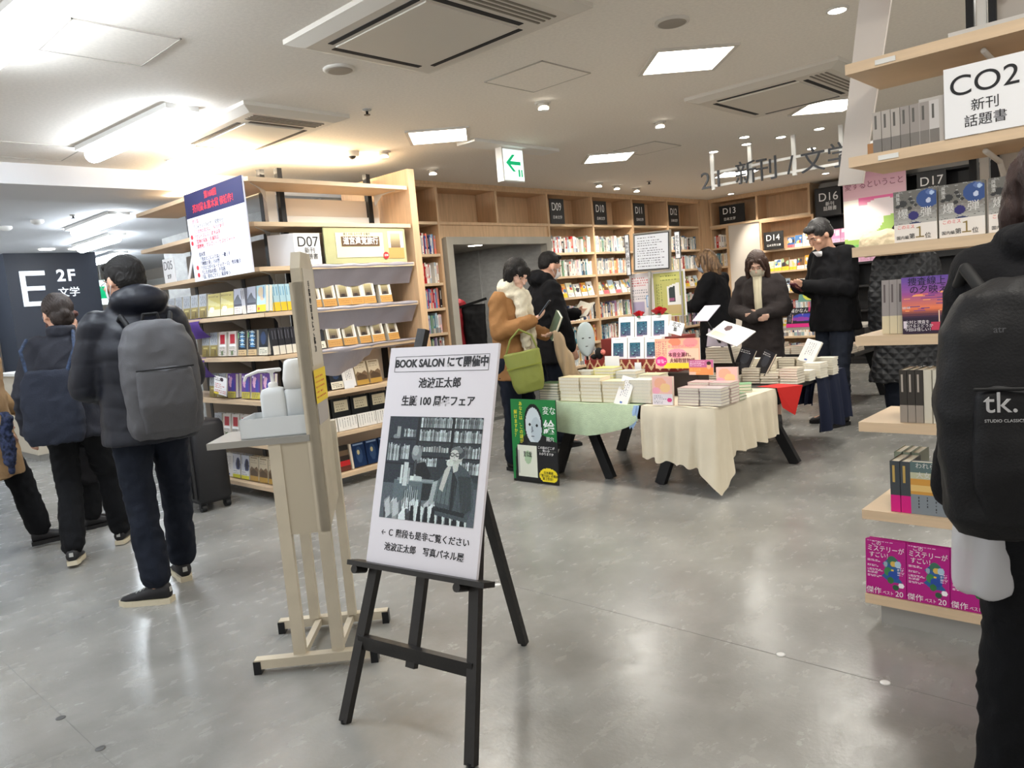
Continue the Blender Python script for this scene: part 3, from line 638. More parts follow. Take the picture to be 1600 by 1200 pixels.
def drape(x0, x1, y0, y1, z, front, side, seed, nf=60, amp=.012, left=None):
    """cloth over a table top: front and side hems hang by front(u) and side(v)"""
    m = MB(); r = random.Random(seed); p1, p2 = r.random()*6, r.random()*6
    nx, ny = nf, 20
    top = lambda x, y: (x, y, z+.004+.002*math.sin(17*x+p1)+.002*math.sin(13*y+p2))
    vs = []; fs = []
    for i in range(nx+1):
        x = x0+(x1-x0)*i/nx
        for j in range(ny+1): vs.append(top(x, y0+(y1-y0)*j/ny))
    fs += [(i*(ny+1)+j, (i+1)*(ny+1)+j, (i+1)*(ny+1)+j+1, i*(ny+1)+j+1) for i in range(nx) for j in range(ny)]
    m.add(vs, fs, 0, True)
    nv = 16; vs = []
    for i in range(nx+1):
        u = i/nx; x = x0+(x1-x0)*u; h = front(u)
        for j in range(nv+1):
            v = j/nv; k = v
            yy = y0-.03*math.sin(v*PI/2)-amp*math.sin(u*19+p1)*k-amp*.6*math.sin(u*41+p2+v*2)*k
            vs.append((x+.02*k*math.sin(u*9+p2), yy, z+.004+.002*math.sin(17*x+p1)*(1-v)-h*v))
    m.add(vs, [(i*(nv+1)+j, i*(nv+1)+j+1, (i+1)*(nv+1)+j+1, (i+1)*(nv+1)+j) for i in range(nx) for j in range(nv)], 0, True)
    if side:
        vs = []
        for i in range(ny*2+1):
            u = i/(ny*2); y = y0+(y1-y0)*u; h = side(u)
            for j in range(nv+1):
                v = j/nv
                vs.append((x1+.03*math.sin(v*PI/2)+amp*math.sin(u*17+p2)*v+amp*.5*math.sin(u*37)*v, y-.03*math.sin(v*PI/2)*(1-u), z+.004-h*v))
        m.add(vs, [(i*(nv+1)+j, i*(nv+1)+j+1, (i+1)*(nv+1)+j+1, (i+1)*(nv+1)+j) for i in range(ny*2) for j in range(nv)], 0, True)
    return m
MINT = mat('mint_blanket', C(184, 202, 170), .9, var=.05, vscale=25, bump=.5, bscale=160)
o = drape(-3.70, -2.86, 4.19, 4.75, .553, lambda u: .10+.12*math.sin(PI*min(1, .1+u*.92))**.6, None, 5, amp=.006).build('green_blanket', MINT); tag(o, 'mint green fleece blanket draped over the left display table', 'blanket')
o = MB(); 
for k in range(16): o.chain([(-3.72+.001*k, 4.17+.02*math.sin(k), .55-.012*k*0), (-3.735+.002*math.sin(k*3), 4.165+.004*k, .49), (-3.75+.01*math.sin(k*5), 4.15+.006*k, .40+.004*(k % 5))], [.006, .006, .004])
o = o.build('fringe', mat('yellow_fringe', C(190, 178, 90), .9), None); tag(o, 'yellow wool fringe hanging at the left end of the green blanket', 'fringe')
m_ = MB()
for k in range(2): m_.add([(-2.88+.02*k, 4.18, .56), (-2.85+.02*k, 4.17, .56), (-2.88+.02*k, 4.16, .44), (-2.91+.02*k, 4.16, .40), (-2.92+.02*k, 4.162, .43)], [(0, 4, 3, 2, 1)])
tag(m_.build('blue_ribbon', mat('light_blue_cloth', C(150, 178, 214), .8)), 'light blue cloth edge between the green blanket and the cream cloth', 'cloth')
CREAM = mat('cream_cotton', C(222, 212, 190), .85, var=.03, vscale=6, bump=.15, bscale=300)
def skirt_cloth(x0, x1, y0, y1, z, hem, amp, seed):
    """top sheet plus one continuous skirt along the front edge and round the right corner"""
    m = MB(); r = random.Random(seed); p1, p2 = r.random()*6, r.random()*6; nx = 40; ny = 24
    vs = [(x0+(x1-x0)*i/nx, y0+(y1-y0)*j/ny, z+.002*math.sin(20*i/nx+p1)+.002*math.sin(9*j/ny+p2)) for i in range(nx+1) for j in range(ny+1)]
    m.add(vs, [(i*(ny+1)+j, (i+1)*(ny+1)+j, (i+1)*(ny+1)+j+1, i*(ny+1)+j+1) for i in range(nx) for j in range(ny)], 0, True)
    Lf, Ls = x1-x0, y1-y0; N_ = 130; nv = 18; vs = []
    for i in range(N_+1):
        s_ = (Lf+Ls)*i/N_; near = max(0, 1-abs(s_-Lf)/.13)
        if s_ <= Lf: bx, by = x0+s_, y0; a0 = -PI/2+near*PI/4
        else: bx, by = x1, y0+s_-Lf; a0 = -near*PI/4
        h = hem(s_/Lf if s_ <= Lf else 1+(s_-Lf)/Ls)
        for j in range(nv+1):
            v = j/nv; out = .012*math.sin(min(1, v*4)*PI/2)+v*(amp*math.sin(s_*38+p1)+amp*.5*math.sin(s_*83+p2+2*v)+.015)+near*.05*v**1.5
            vs.append((bx+out*math.cos(a0), by+out*math.sin(a0), z+.002*math.sin(20*i/nx)*(1-v)*0-h*v))
    m.add(vs, [(i*(nv+1)+j, i*(nv+1)+j+1, (i+1)*(nv+1)+j+1, (i+1)*(nv+1)+j) for i in range(N_) for j in range(nv)], 0, True)
    return m
def hem(q):
    if q < .72: return .34+.06*q+.012*math.sin(q*31)
    if q < 1: return .383+.157*((q-.72)/.28)**1.3
    if q < 1.24: return .54-.22*((q-1)/.24)
    return .32+.015*math.sin(q*19)
o = skirt_cloth(-2.83, -2.30, 4.19, 5.05, .557, hem, .020, 9).build('cream_tablecloth', CREAM); tag(o, 'cream cotton tablecloth with long hanging corner on the front display table', 'tablecloth')
m_ = MB(); m_.add([(-2.285, 5.04, .56), (-2.17, 5.20, .56), (-2.20, 5.12, .36), (-2.26, 5.06, .42)], [(0, 3, 2, 1)]); m_.add([(-2.45, 5.08, .562), (-2.285, 5.04, .56), (-2.17, 5.20, .56), (-2.36, 5.24, .562)], [(0, 1, 2, 3)])
tag(m_.build('red_cloth', mat('red_felt', C(196, 40, 36), .9)), 'pointed red cloth corner hanging right of the cream cloth', 'cloth')
NAV = mat('navy_cloth', C(20, 28, 52), .9)
tag(drape(-2.45, -2.235, 5.60, 6.17, .556, lambda u: .20, lambda v: .40+.02*math.sin(v*12), 3, amp=.03).build('navy_cloth', NAV), 'navy blue cloth hanging off the right end of the rear trestle table', 'cloth')
# ================================================================== easel with notice
E0 = Vector((-2.09, 1.427, .5)); EA = math.atan2(.148, .989); TL = math.radians(18)
EZ = thing('easel', 'black wooden easel carrying the white notice board', 'easel', (-2.09, 1.427, 0), EA)
EB = mat('easel_black', C(26, 24, 23), .4, var=.25, vscale=12, bump=.1, bscale=50)
def ep(e, s, n=0.0):  # e along the ledge, s up the tilted plane, n out towards the viewer
    return (e, s*math.sin(TL)-n*math.cos(TL), .5+s*math.cos(TL)+n*math.sin(TL))
sup = (1, 0, 0)
MB().bar(ep(-.03, -.515, -.02), ep(.122, .79, -.02), .036, .024, up=sup).build('leg', EB, EZ)
MB().bar(ep(.49, -.515, -.02), ep(.385, .67, -.02), .036, .024, up=sup).build('leg', EB, EZ)
MB().bar(ep(.215, -.30, -.035), ep(.235, .6, -.035), .036, .02, up=sup).build('centre_slat', EB, EZ)
MB().bar(ep(-.004, -.255, -.02), ep(.47, -.255, -.02), .022, .045, up=(0, -1, 0)).build('crossbar', EB, EZ)
MB().bar(ep(.08, .60, -.03), ep(.40, .60, -.03), .022, .04, up=(0, -1, 0)).build('crossbar', EB, EZ)
rf = Vector((-1.977, 2.021, 0))-Vector((-2.09, 1.427, 0)); ca_, sa_ = math.cos(-EA), math.sin(-EA)
rl = (rf.x*ca_-rf.y*sa_, rf.x*sa_+rf.y*ca_, .01)
MB().bar(rl, ep(.24, .60, -.06), .038, .022, up=sup).build('rear_leg', EB, EZ)
MB().bar(ep(-.045, -.004, .015), ep(.52, -.004, .015), .055, .016, up=(0, -1, .3)).build('ledge', EB, EZ)
for e_ in (.0, .43): MB().cyl(ep(e_-.012, -.024, .04), ep(e_-.012, -.024, -.01), .014, n=14).build('peg', EB, EZ)
for e_, s_ in ((-.032, -.52), (.492, -.52)): MB().cyl((ep(e_, s_, -.02)[0], ep(e_, s_, -.02)[1], 0), (ep(e_, s_, -.02)[0], ep(e_, s_, -.02)[1], .014), .011, n=10).build('rubber_foot', BLACKM, EZ)
MB().cyl((rl[0], rl[1], 0), (rl[0], rl[1], .014), .011, n=10).build('rubber_foot', BLACKM, EZ)
# the board: origin at its bottom-left corner, y pointing away
NB = thing('notice_board', 'white notice board with black-and-white photograph standing on the black easel', 'sign board', E0, rot=(0, 0, 0))
NB.matrix_world = Matrix.Translation(E0) @ Matrix.Rotation(EA, 4, 'Z') @ Matrix.Rotation(-TL, 4, 'X')
BW, BH = .468, .722
BRD = mat('board_white', C(222, 219, 226), .55)
q = MB(); q.add([(0, -.012, .004), (BW, -.012, .004), (BW-.0, -.012, BH-.012), (.05*0+.028, -.012, BH-.012), (0, -.001, .004), (BW, -.001, .004), (BW, -.001, BH-.012), (.028, -.001, BH-.012)], [(0, 1, 2, 3), (7, 6, 5, 4), (0, 4, 5, 1), (1, 5, 6, 2), (2, 6, 7, 3), (3, 7, 4, 0)])
q = MB(); q.bb(0.012, BW, -.012, -.001, .004, BH); q.build('board', BRD, NB)
TI = mat('board_ink', C(30, 30, 36), .6)
fy = -.0125
fr = MB(); z0, z1, x0, x1 = BH-.085, BH-.032, .040, .438
for a0, a1, b0, b1 in ((x0, x1, z0, z0+.0014), (x0, x1, z1-.0014, z1), (x0, x0+.0014, z0, z1), (x1-.0014, x1, z0, z1)): fr.bb(a0, a1, fy-.0004, fy, b0, b1)
fr.build('title_frame', TI, NB)
text('BOOK SALON にて開催中', .0365, NB, (.239, fy, BH-.0575), m=TI, bold=.0012, sx=.93)
text('池波正太郎', .036, NB, (.245, fy, BH-.125), m=TI, bold=.0007)
text('生誕 100 周年フェア', .036, NB, (.243, fy, BH-.185), m=TI, bold=.0007, sx=.95)
text('←', .024, NB, (.075, fy, .105), m=TI); text('Ｃ 階段も是非ご覧ください', .0275, NB, (.262, fy, .105), m=TI, bold=.0003)
text('池波正太郎　写真パネル展', .0275, NB, (.250, fy, .060), m=TI, bold=.0003)
def study_photo():
    h, w = 210, 246; a = canvas(h, w, (62, 68, 74)); r = RN
    rc(a, 0, 0, .34, .66, (40, 46, 54)); rc(a, .34, 0, 1, .60, (44, 48, 52)); rc(a, 0, .66, 1, 1, (86, 92, 98))
    def books(x0, x1, y0, y1, lo=95, hi=225, n=.011):
        x = x0
        while x < x1:
            wd = r.uniform(n*.7, n*1.8); g = int(r.uniform(lo, hi)); t = y0+r.uniform(0, .22)*(y1-y0)
            rc(a, x, t, min(x+wd*.8, x1), y1, (g, g+3, g+6)); rc(a, x+wd*.2, t+(y1-t)*.25, x+wd*.5, t+(y1-t)*.6, (max(0, g-70),)*3); x += wd
    for q in ((.36, .69, .0, .105), (.36, .69, .125, .235), (.72, 1, .0, .105), (.72, 1, .125, .24), (.72, 1, .27, .385), (.72, 1, .41, .53), (.36, .57, .39, .48), (.02, .15, .26, .44), (.18, .31, .12, .20), (.17, .26, .27, .42)): books(*q)
    for y in (.108, .24, .385): rc(a, .34, y, 1, y+.012, (24, 26, 30))
    for x in (.325, .695): rc(a, x, 0, x+.022, .60, (22, 24, 28))
    for k in range(12): rc(a, .36+.027*k, .28+r.uniform(0, .02), .38+.027*k, .34, (int(r.uniform(120, 200)),)*3)
    el(a, .10, .20, .04, .025, (120, 124, 128)); rc(a, .03, .22, .33, .235, (24, 28, 32)); rc(a, .10, .10, .14, .20, (150, 152, 154)); rc(a, .0, .46, .33, .475, (26, 28, 32))
    rc(a, .13, .62, .55, .82, (96, 104, 110)); rc(a, .16, .60, .56, .63, (140, 146, 150)); rc(a, .22, .45, .27, .68, (205, 207, 208)); rc(a, .275, .50, .29, .66, (170, 172, 174)); rc(a, .19, .48, .213, .66, (220, 222, 222)); rc(a, .34, .54, .43, .62, (196, 198, 200)); rc(a, .36, .56, .41, .58, (90, 92, 96)); rc(a, .30, .58, .34, .62, (230, 230, 228))
    pg(a, [(.34, .46), (.44, .43), (.52, .56), (.50, .60), (.34, .56)], (22, 24, 28)); el(a, .345, .36, .055, .075, (128, 130, 134)); el(a, .33, .33, .035, .05, (170, 172, 174)); rc(a, .33, .42, .355, .56, (60, 62, 66))
    rc(a, .44, .64, .60, .80, (34, 38, 42)); pg(a, [(.55, .62), (.60, .60), (.60, .86), (.52, .82)], (170, 174, 176))
    for k in range(60):
        x = r.uniform(-.02, .98); y = r.uniform(.82, .98); s_ = r.uniform(.015, .06); g = int(r.choice([60, 110, 150, 190, 225, 235])); pg(a, [(x, y), (x+s_, y-.05), (x+s_*1.3, y+.06), (x+s_*.3, y+.10)], (g, g, min(255, g+4)))
    for k in range(14): x = .25+.011*k; rc(a, x, .74-r.uniform(0, .08), x+.004, .88, (210, 212, 214) if k % 2 else (30, 34, 38))
    for k in range(8): x = .34+.075*k; pg(a, [(x, .86), (x+.03, .85), (x+.045, 1), (x-.005, 1)], (26, 28, 32)); pg(a, [(x+.03, .85), (x+.065, .87), (x+.06, 1), (x+.045, 1)], (214, 216, 216))
    pg(a, [(.64, .54), (.70, .47), (.80, .43), (.90, .50), (.96, .60), (.98, .80), (.93, .96), (.60, .92), (.585, .76)], (70, 78, 82))
    pg(a, [(.60, .60), (.68, .50), (.74, .52), (.73, .82), (.57, .80)], (92, 100, 104)); pg(a, [(.80, .55), (.93, .55), (.96, .84), (.87, .92)], (50, 56, 60)); pg(a, [(.74, .48), (.80, .60), (.78, .86), (.745, .86)], (34, 38, 42)); pg(a, [(.58, .84), (.90, .88), (.90, .92), (.58, .88)], (30, 34, 38))
    for k in range(9): pg(a, [(.62+.04*k, .56+.01*k), (.626+.04*k, .56+.01*k), (.60+.045*k, .86), (.594+.045*k, .86)], (58, 64, 68))
    pg(a, [(.66, .50), (.695, .45), (.72, .47), (.66, .70), (.62, .68)], (196, 190, 186)); el(a, .765, .365, .066, .082, (184, 180, 176)); el(a, .80, .335, .05, .055, (60, 62, 66)); el(a, .765, .31, .060, .035, (110, 112, 114)); el(a, .745, .36, .045, .055, (208, 204, 200))
    for x in (.722, .775): el(a, x, .352, .024, .019, (26, 26, 30)); el(a, x, .352, .016, .012, (190, 186, 182))
    rc(a, .74, .348, .76, .353, (26, 26, 30)); rc(a, .742, .37, .752, .39, (150, 146, 142)); rc(a, .73, .405, .765, .410, (90, 84, 82)); el(a, .705, .43, .036, .034, (214, 210, 206)); rc(a, .66, .405, .70, .412, (236, 236, 234)); pg(a, [(.73, .44), (.80, .42), (.79, .50), (.75, .52)], (200, 196, 192))
    a[:, :, 0] *= .95; a += (r.rand(h, w, 1)-.5)*.10
    x, y = grid(a)
    return np.clip(np.round(a*16)/16, 0, 1)
MB().raster((.012+.035, fy-.0005, BH-.235), (.392, 0, 0), (0, 0, -.335), study_photo()).build('photograph', PRINTM, NB)
# ================================================================== hand sanitiser stand
S0 = Vector((-2.52, 1.47, 0)); SA = math.radians(45.6)
CRM = mat('cream_enamel', C(196, 186, 166), .45, var=.05, vscale=10); CRMD = mat('cream_panel', C(182, 172, 152), .5)
ST = thing('sanitiser_stand', 'tall cream metal stand with tray beside the easel', 'stand', S0, SA)
for y in (0, .36):
    MB().bb(-.245, .215, y-.02, y+.02, .02, .055).build('foot_bar', CRM, ST)
    for x in (-.235, .205): MB().bb(x-.014, x+.014, y-.022, y+.022, 0, .05).build('foot_cap', BLACKM, ST)
for x in (-.075, .06): MB().bb(x-.012, x+.012, .02, .34, .025, .050).build('floor_rail', CRM, ST)
MB().bb(-.10, -.055, .0, .03, .055, .89).build('post', CRM, ST); MB().bb(.045, .09, .0, .03, .055, 1.45).build('post', CRM, ST)
MB().bb(-.11, -.07, .33, .36, .055, .89).build('post', CRM, ST); MB().bb(.05, .085, .33, .36, .055, .89).build('post', CRM, ST)
MB().bb(-.055, .045, .004, .02, .52, .89).build('front_panel', CRMD, ST)
m_ = MB(); prof = [(.0, .52), (.23, .60), (.23, 1.50), (.19, 1.56), (.04, 1.56), (0, 1.50)]
m_.add([(.055, y, z) for y, z in prof]+[(.09, y, z) for y, z in prof], [(0, 1, 2, 3, 4, 5), (11, 10, 9, 8, 7, 6)]+[(k, 6+k, 6+(k+1) % 6, (k+1) % 6) for k in range(6)])
m_.build('tall_panel', CRM, ST)
MB().bb(.0905, .0925, .03, .20, 1.14, 1.50).build('notice_sheet', mat('notice_sheet_print', C(206, 198, 184), .7), ST)
MB().bb(.0905, .0925, .03, .20, .92, 1.0).build('notice_sheet', mat('notice_sheet_grey', C(178, 172, 168), .7), ST)
a = canvas(20, 24, (236, 206, 60)); dashes(a, .1, .15, .9, .9, 5, (206, 90, 50), seed=4)
MB().raster((.0945, .01, 1.125), (0, .21, 0), (0, 0, -.125), a).build('yellow_label', PRINTM, ST)
text('\n'.join('手指の消毒にご協力'), .030, ST, (.0935, .10, 1.32), rot=(PI/2, 0, PI/2), m=INKB)
m_ = MB(); m_.bb(-.32, .055, -.005, .26, .868, .892).build('tray', mat('tray_grey', C(150, 148, 142), .35, metal=.5), ST)
TRL = mat('translucent_plastic', C(226, 230, 232), .3, alpha=.72)
t = thing('plastic_bin', 'translucent plastic tub holding the pump bottles', 'tub', S0+Vector((0, 0, .893)), SA)
m_ = MB(); x0, x1, y0, y1 = -.20, .045, .02, .22
for a0, a1, b0, b1 in ((x0, x1, y0, y0+.004), (x0, x1, y1-.004, y1), (x0, x0+.004, y0, y1), (x1-.004, x1, y0, y1)): m_.bb(a0, a1, b0, b1, 0, .072)
m_.bb(x0, x1, y0, y1, 0, .004).build('wall', TRL, t)
WP = mat('white_plastic', C(226, 226, 224), .35); WPT = mat('milky_plastic', C(212, 216, 218), .35)
t = thing('pump_bottle', 'square white pump bottle with long bent nozzle on the tray', 'bottle', S0+Vector((math.cos(SA)*-.085-math.sin(SA)*.11, math.sin(SA)*-.085+math.cos(SA)*.11, .898)), SA)
m_ = MB(); m_.body([(0, 0, 0, .046, .035), (.006, 0, 0, .048, .037), (.145, 0, 0, .048, .037), (.165, 0, 0, .040, .030), (.172, 0, 0, .018, .018)], 24, p=5); m_.build('body', WPT, t)
MB().lathe([(.018, .170), (.018, .185), (.014, .190), (.007, .192), (.007, .225), (.014, .228), (.016, .240)], 16).build('pump', WP, t)
m_ = MB(); m_.chain([(.03, 0, .236), (-.05, 0, .236), (-.095, 0, .222), (-.105, 0, .205)], [.008, .007, .0055, .005]); m_.build('nozzle', WP, t)
t = thing('dispenser_bottle', 'milky dispenser bottle with large rounded cap beside the pump bottle', 'bottle', S0+Vector((math.cos(SA)*.0-math.sin(SA)*.12, math.sin(SA)*.0+math.cos(SA)*.12, .898)), SA)
m_ = MB(); m_.body([(0, 0, 0, .042, .045), (.155, 0, 0, .042, .045), (.165, 0, 0, .036, .038)], 24, p=4); m_.build('body', WPT, t)
m_ = MB(); m_.body([(.162, 0, 0, .043, .045), (.20, 0, 0, .046, .047), (.245, 0, 0, .038, .040), (.265, 0, 0, .034, .036), (.272, 0, 0, .020, .022)], 24, p=3); m_.build('cap', WP, t)
# ================================================================== books
CACHE = {}; KEEP = []
def rgb(c): return (lin(c[0]), lin(c[1]), lin(c[2]), 1)
def book(label, loc, rot, w, h, t, col, front=None, spine=None, group=None, name='novel', key=None, cat='book', page=True, band=None, titles=None):  # object name splits books by place
    """book standing face-out, front towards local -y: w wide, h high, t thick; parts cover and pages"""
    k = key or (name, round(w, 3), round(h, 3), round(t, 4), tuple(col), id(front) if front is not None else 0, id(spine) if spine is not None else 0, band)
    if k not in CACHE:
        KEEP.append((front, spine))
        c = MB(); cc = rgb(col)
        c.bb(0, w, 0, .0018, 0, h, col=cc); c.bb(0, w, t-.0018, t, 0, h, col=cc); c.bb(0, .0018, 0, t, 0, h, col=cc)
        if front is not None: c.raster((0, -.0004, h), (w, 0, 0), (0, 0, -h), front)
        if spine is not None: c.raster((-.0004, t, h), (0, -t, 0), (0, 0, -h), spine)
        elif band: c.bb(-.0005, .0005, .001, t-.001, h*.3, h*.42, col=rgb(band)); c.bb(-.0005, .0005, t*.3, t*.7, h*.55, h*.9, col=rgb(band))
        pm = MB().bb(.0018, w-.003, .0018, t-.0018, .003, h-.003).mesh('pages', PAPER)
        CACHE[k] = (c.mesh('cover', PRINT), pm)
    cm, pm = CACHE[k]
    e = thing(name, label, cat, loc, 0, group, rot=rot if not isinstance(rot, (int, float)) else (0, 0, rot))
    put('cover', cm, e); put('pages', pm, e)
    for (s_, sz, x, z, m_, sx) in (titles or []): text(s_, sz, e, (x, -.0012, z), m=m_, sx=sx, depth=.0003, name='title')
    return e
def nth(n): return str(n)+('th' if 10 <= n % 100 <= 20 else {1: 'st', 2: 'nd', 3: 'rd'}.get(n % 10, 'th'))
SMALL = {}
def small_mesh(col, acc, style, w, d, h):
    k = (tuple(col), tuple(acc), style)
    if k not in SMALL:
        m = MB(); c = rgb(col); a = rgb(acc); W_, D_, H_ = 1, 1, 1
        m.add([(0, 0, 0), (1, 0, 0), (1, 0, 1), (0, 0, 1)], [(0, 1, 2, 3)], col=c)
        m.add([(0, 0, 0), (0, 0, 1), (0, 1, 1), (0, 1, 0)], [(0, 1, 2, 3)], col=c); m.add([(1, 0, 0), (1, 1, 0), (1, 1, 1), (1, 0, 1)], [(0, 1, 2, 3)], col=c)
        m.add([(0, 0, 1), (1, 0, 1), (1, 1, 1), (0, 1, 1)], [(0, 1, 2, 3)], col=rgb((236, 228, 208))); m.add([(0, 1, 0), (0, 1, 1), (1, 1, 1), (1, 1, 0)], [(0, 1, 2, 3)], col=rgb((236, 228, 208)))
        m.add([(0, 0, 0), (0, 1, 0), (1, 1, 0), (1, 0, 0)], [(0, 1, 2, 3)], col=c)
        def strip(x0, x1, z0, z1, q): m.add([(x0, -.002, z0), (x1, -.002, z0), (x1, -.002, z1), (x0, -.002, z1)], [(0, 1, 2, 3)], col=q)
        if style == 0: strip(.3, .7, .45, .88, a); strip(.2, .8, .06, .12, a)
        elif style == 1: strip(0, 1, 0, .28, a); strip(.35, .65, .4, .85, a)
        elif style == 2: strip(.35, .65, .5, .9, a); strip(.35, .65, .25, .38, a)
        else: strip(0, 1, .82, 1, a); strip(.3, .7, .3, .7, a)
        SMALL[k] = m.mesh('book', PRINT)
    return SMALL[k]
def cname(c):
    r, g, b = c; mx, mn = max(c), min(c)
    if mx < 60: return 'black'
    if mn > 205: return 'white'
    if mx-mn < 26: return 'grey' if mx < 170 else 'pale grey'
    if r == mx:
        if g > 170 and b < 150: return 'yellow'
        if g > 150: return 'cream' if b > 130 else 'tan'
        if b > 110: return 'pink'
        if g > 95: return 'orange'
        return 'red' if r > 120 else 'dark red'
    if b == mx: return ('pale blue' if r > 130 else 'blue') if b > 120 else 'navy'
    return 'pale green' if r > 120 else 'green'
PAL = [(238, 236, 230), (240, 238, 234), (232, 230, 226), (244, 242, 240), (228, 222, 206), (170, 196, 214), (84, 120, 152), (44, 60, 96), (196, 54, 50), (226, 178, 70), (120, 160, 130), (86, 86, 92), (36, 38, 44), (214, 150, 110), (206, 214, 220), (150, 130, 170), (222, 206, 150), (70, 130, 150), (236, 200, 204), (160, 60, 60)]
def row(loc, rz, width, hmin, hmax, depth, pal, where, group, wmin=.018, wmax=.045, seed=0, collect=None, lean=0.0, white=.5):
    """a row of spines; returns number placed.  collect: an MB that swallows them as stuff"""
    r = random.Random(seed); x = 0; n = 0; ca, sa = math.cos(rz), math.sin(rz)
    while x < width-.02:
        w = min(r.uniform(wmin, wmax), width-x); h = r.uniform(hmin, hmax); dd = r.uniform(.0, .02)
        col = r.choice(PAL[:5]) if r.random() < white else r.choice(pal); acc = r.choice([(150, 156, 168), (120, 130, 150), (176, 190, 204), (206, 190, 150), (130, 130, 130), (150, 180, 190), (200, 120, 110)]) if sum(col) > 380 else (205, 200, 190)
        if r.random() < .03: x += r.uniform(.02, .05); continue
        n += 1
        px, py = loc[0]+x*ca-dd*sa, loc[1]+x*sa+dd*ca
        if collect is not None:
            R = Matrix.Translation((px, py, loc[2])) @ Matrix.Rotation(rz, 4, 'Z')
            sm = small_mesh(col, acc, r.randint(0, 3), w, depth, h)
            for p in sm.polygons:
                vs = [R @ Vector((sm.vertices[i].co.x*(w-.0015), sm.vertices[i].co.y*depth if sm.vertices[i].co.y > -.001 else -.0006, sm.vertices[i].co.z*h)) for i in p.vertices]
                q = sm.color_attributes['ink'].data[p.loop_start].color
                collect.add(vs, [tuple(range(len(vs)))], 0, False, tuple(q))
        else:
            sz = 'slim' if w < .027 else ('thick' if w > .038 else 'mid-thick')
            o = put('book', small_mesh(col, acc, r.randint(0, 3), w, depth, h), None, (px, py, loc[2]), (0, 0, rz)); o.scale = (w-.0015, depth, h)
            if lean and r.random() < .2: o.rotation_euler = (0, lean, rz)
            tag(o, '%s %s book, %s from left on %s' % (cname(col), sz, nth(n), where), 'book', group)
        x += w
    return n
rest = MB()
RW = {1.84: 'the top book row of bay %s', 1.55: 'the second book row of bay %s', .98: 'the fourth row of bay %s', .69: 'the fifth row of bay %s'}
for bi, y in enumerate(D9):
    bay = ('D09', 'D10', 'D11', 'D12')[bi]
    for z in (1.84, 1.55, .98, .69, .41, .12):
        ind = bi in (0, 1) and z in RW
        row((XW-.05, y+.035, z), PI/2, .86, .17, .215, .15, PAL[5:], RW.get(z, '%s') % bay, 'spines on the far bookcase wall', seed=bi*10+int(z*10), collect=None if ind else rest, white=.75 if z > 1.8 else (.5 if z > 1.5 else .3), wmin=.02, wmax=.046)
for z, s_ in ((1.86, 'the upper row of the narrow column'), (1.56, 'the red row of the narrow column'), (1.30, 'the third row of the narrow column')):
    pal = [(196, 44, 48), (176, 34, 44), (200, 56, 60)] if z == 1.56 else [(200, 60, 60), (90, 150, 200), (36, 36, 40), (190, 60, 100), (60, 80, 150), (235, 200, 90), (240, 130, 110)]
    row((XW-.04, 5.185, z), PI/2, .28, .19, .22, .15, pal, s_, 'books in the narrow column by the doorway', wmin=.018, wmax=.03, seed=int(z*100), white=.12)
for z in (1.04, .79, .5): row((XW-.04, 5.185, z), PI/2, .28, .18, .21, .15, PAL[5:], '', '', wmin=.018, wmax=.03, seed=int(z*100), collect=rest, white=.2)
row((-5.98, 11.2, 1.84), 0, .24, .18, .21, .15, PAL[5:], '', '', seed=99, collect=rest); row((-5.98, 11.2, 1.55), 0, .24, .18, .21, .15, PAL[5:], '', '', seed=98, collect=rest)
for z in (.76, .42, .12): row((-5.15, 11.2, z), 0, .7, .18, .2, .15, PAL, '', '', seed=int(z*50), collect=rest)
stuff(tag(rest.build('distant_books', PRINT), 'remaining book spines in the dim lower and hidden rows of the far bookcases', 'books'))
# ---------------------------------------------------------------- face-out cover designs
def cv_frame():
    a = canvas(34, 22, (240, 236, 226)); rc(a, .10, .06, .90, .66, (176, 168, 152)); rc(a, .15, .09, .85, .66, (226, 220, 206)); grad(a, .22, .14, .78, .66, (196, 186, 138), (70, 54, 42), 10); rc(a, 0, .68, 1, 1, (190, 142, 76)); rc(a, .35, .52, .62, .66, (44, 34, 30)); dashes(a, .1, .76, .9, .94, 2, (150, 104, 52), seed=2); return a
def cv_hair():
    a = canvas(34, 22, (176, 180, 188)); 
    for k in range(7): x = .12+.11*k; pg(a, [(x, .08), (x+.05, .10+.02*(k % 3)), (x+.10, .36), (x+.05, .5), (x+.07, .3)], (70, 74, 84) if k % 2 else (120, 124, 132))
    grad(a, 0, .55, 1, 1, (158, 142, 84), (120, 104, 52), 5); rc(a, .2, .62, .8, .68, (210, 196, 130)); rc(a, .62, .75, .8, .98, (90, 76, 40)); return a
def cv_mount():
    a = canvas(34, 22, (190, 196, 214)); pg(a, [(0, .5), (.3, .3), (.5, .22), (.75, .42), (1, .5), (1, .7), (0, .7)], (92, 96, 110)); rc(a, 0, .62, 1, .70, (50, 52, 62)); rc(a, 0, .72, 1, 1, (226, 220, 210)); dashes(a, .1, .76, .9, .95, 3, (140, 120, 120), seed=5); return a
def cv_yellow():
    a = canvas(24, 18, (212, 200, 110)); pg(a, [(0, .2), (1, .5), (1, .6), (0, .5)], (222, 214, 150)); rc(a, 0, .72, 1, 1, (232, 226, 200)); el(a, .3, .7, .2, .12, (240, 236, 222)); dashes(a, .1, .05, .9, .2, 2, (160, 140, 70), seed=8); return a
def cv_sky():
    a = canvas(34, 22, (176, 208, 222)); el(a, .45, .25, .3, .2, (226, 206, 170)); el(a, .6, .5, .22, .1, (216, 190, 160)); rc(a, .74, .06, .86, .5, (60, 130, 190)); rc(a, 0, .76, 1, 1, (240, 200, 50)); el(a, .2, .88, .12, .06, (226, 96, 60)); return a
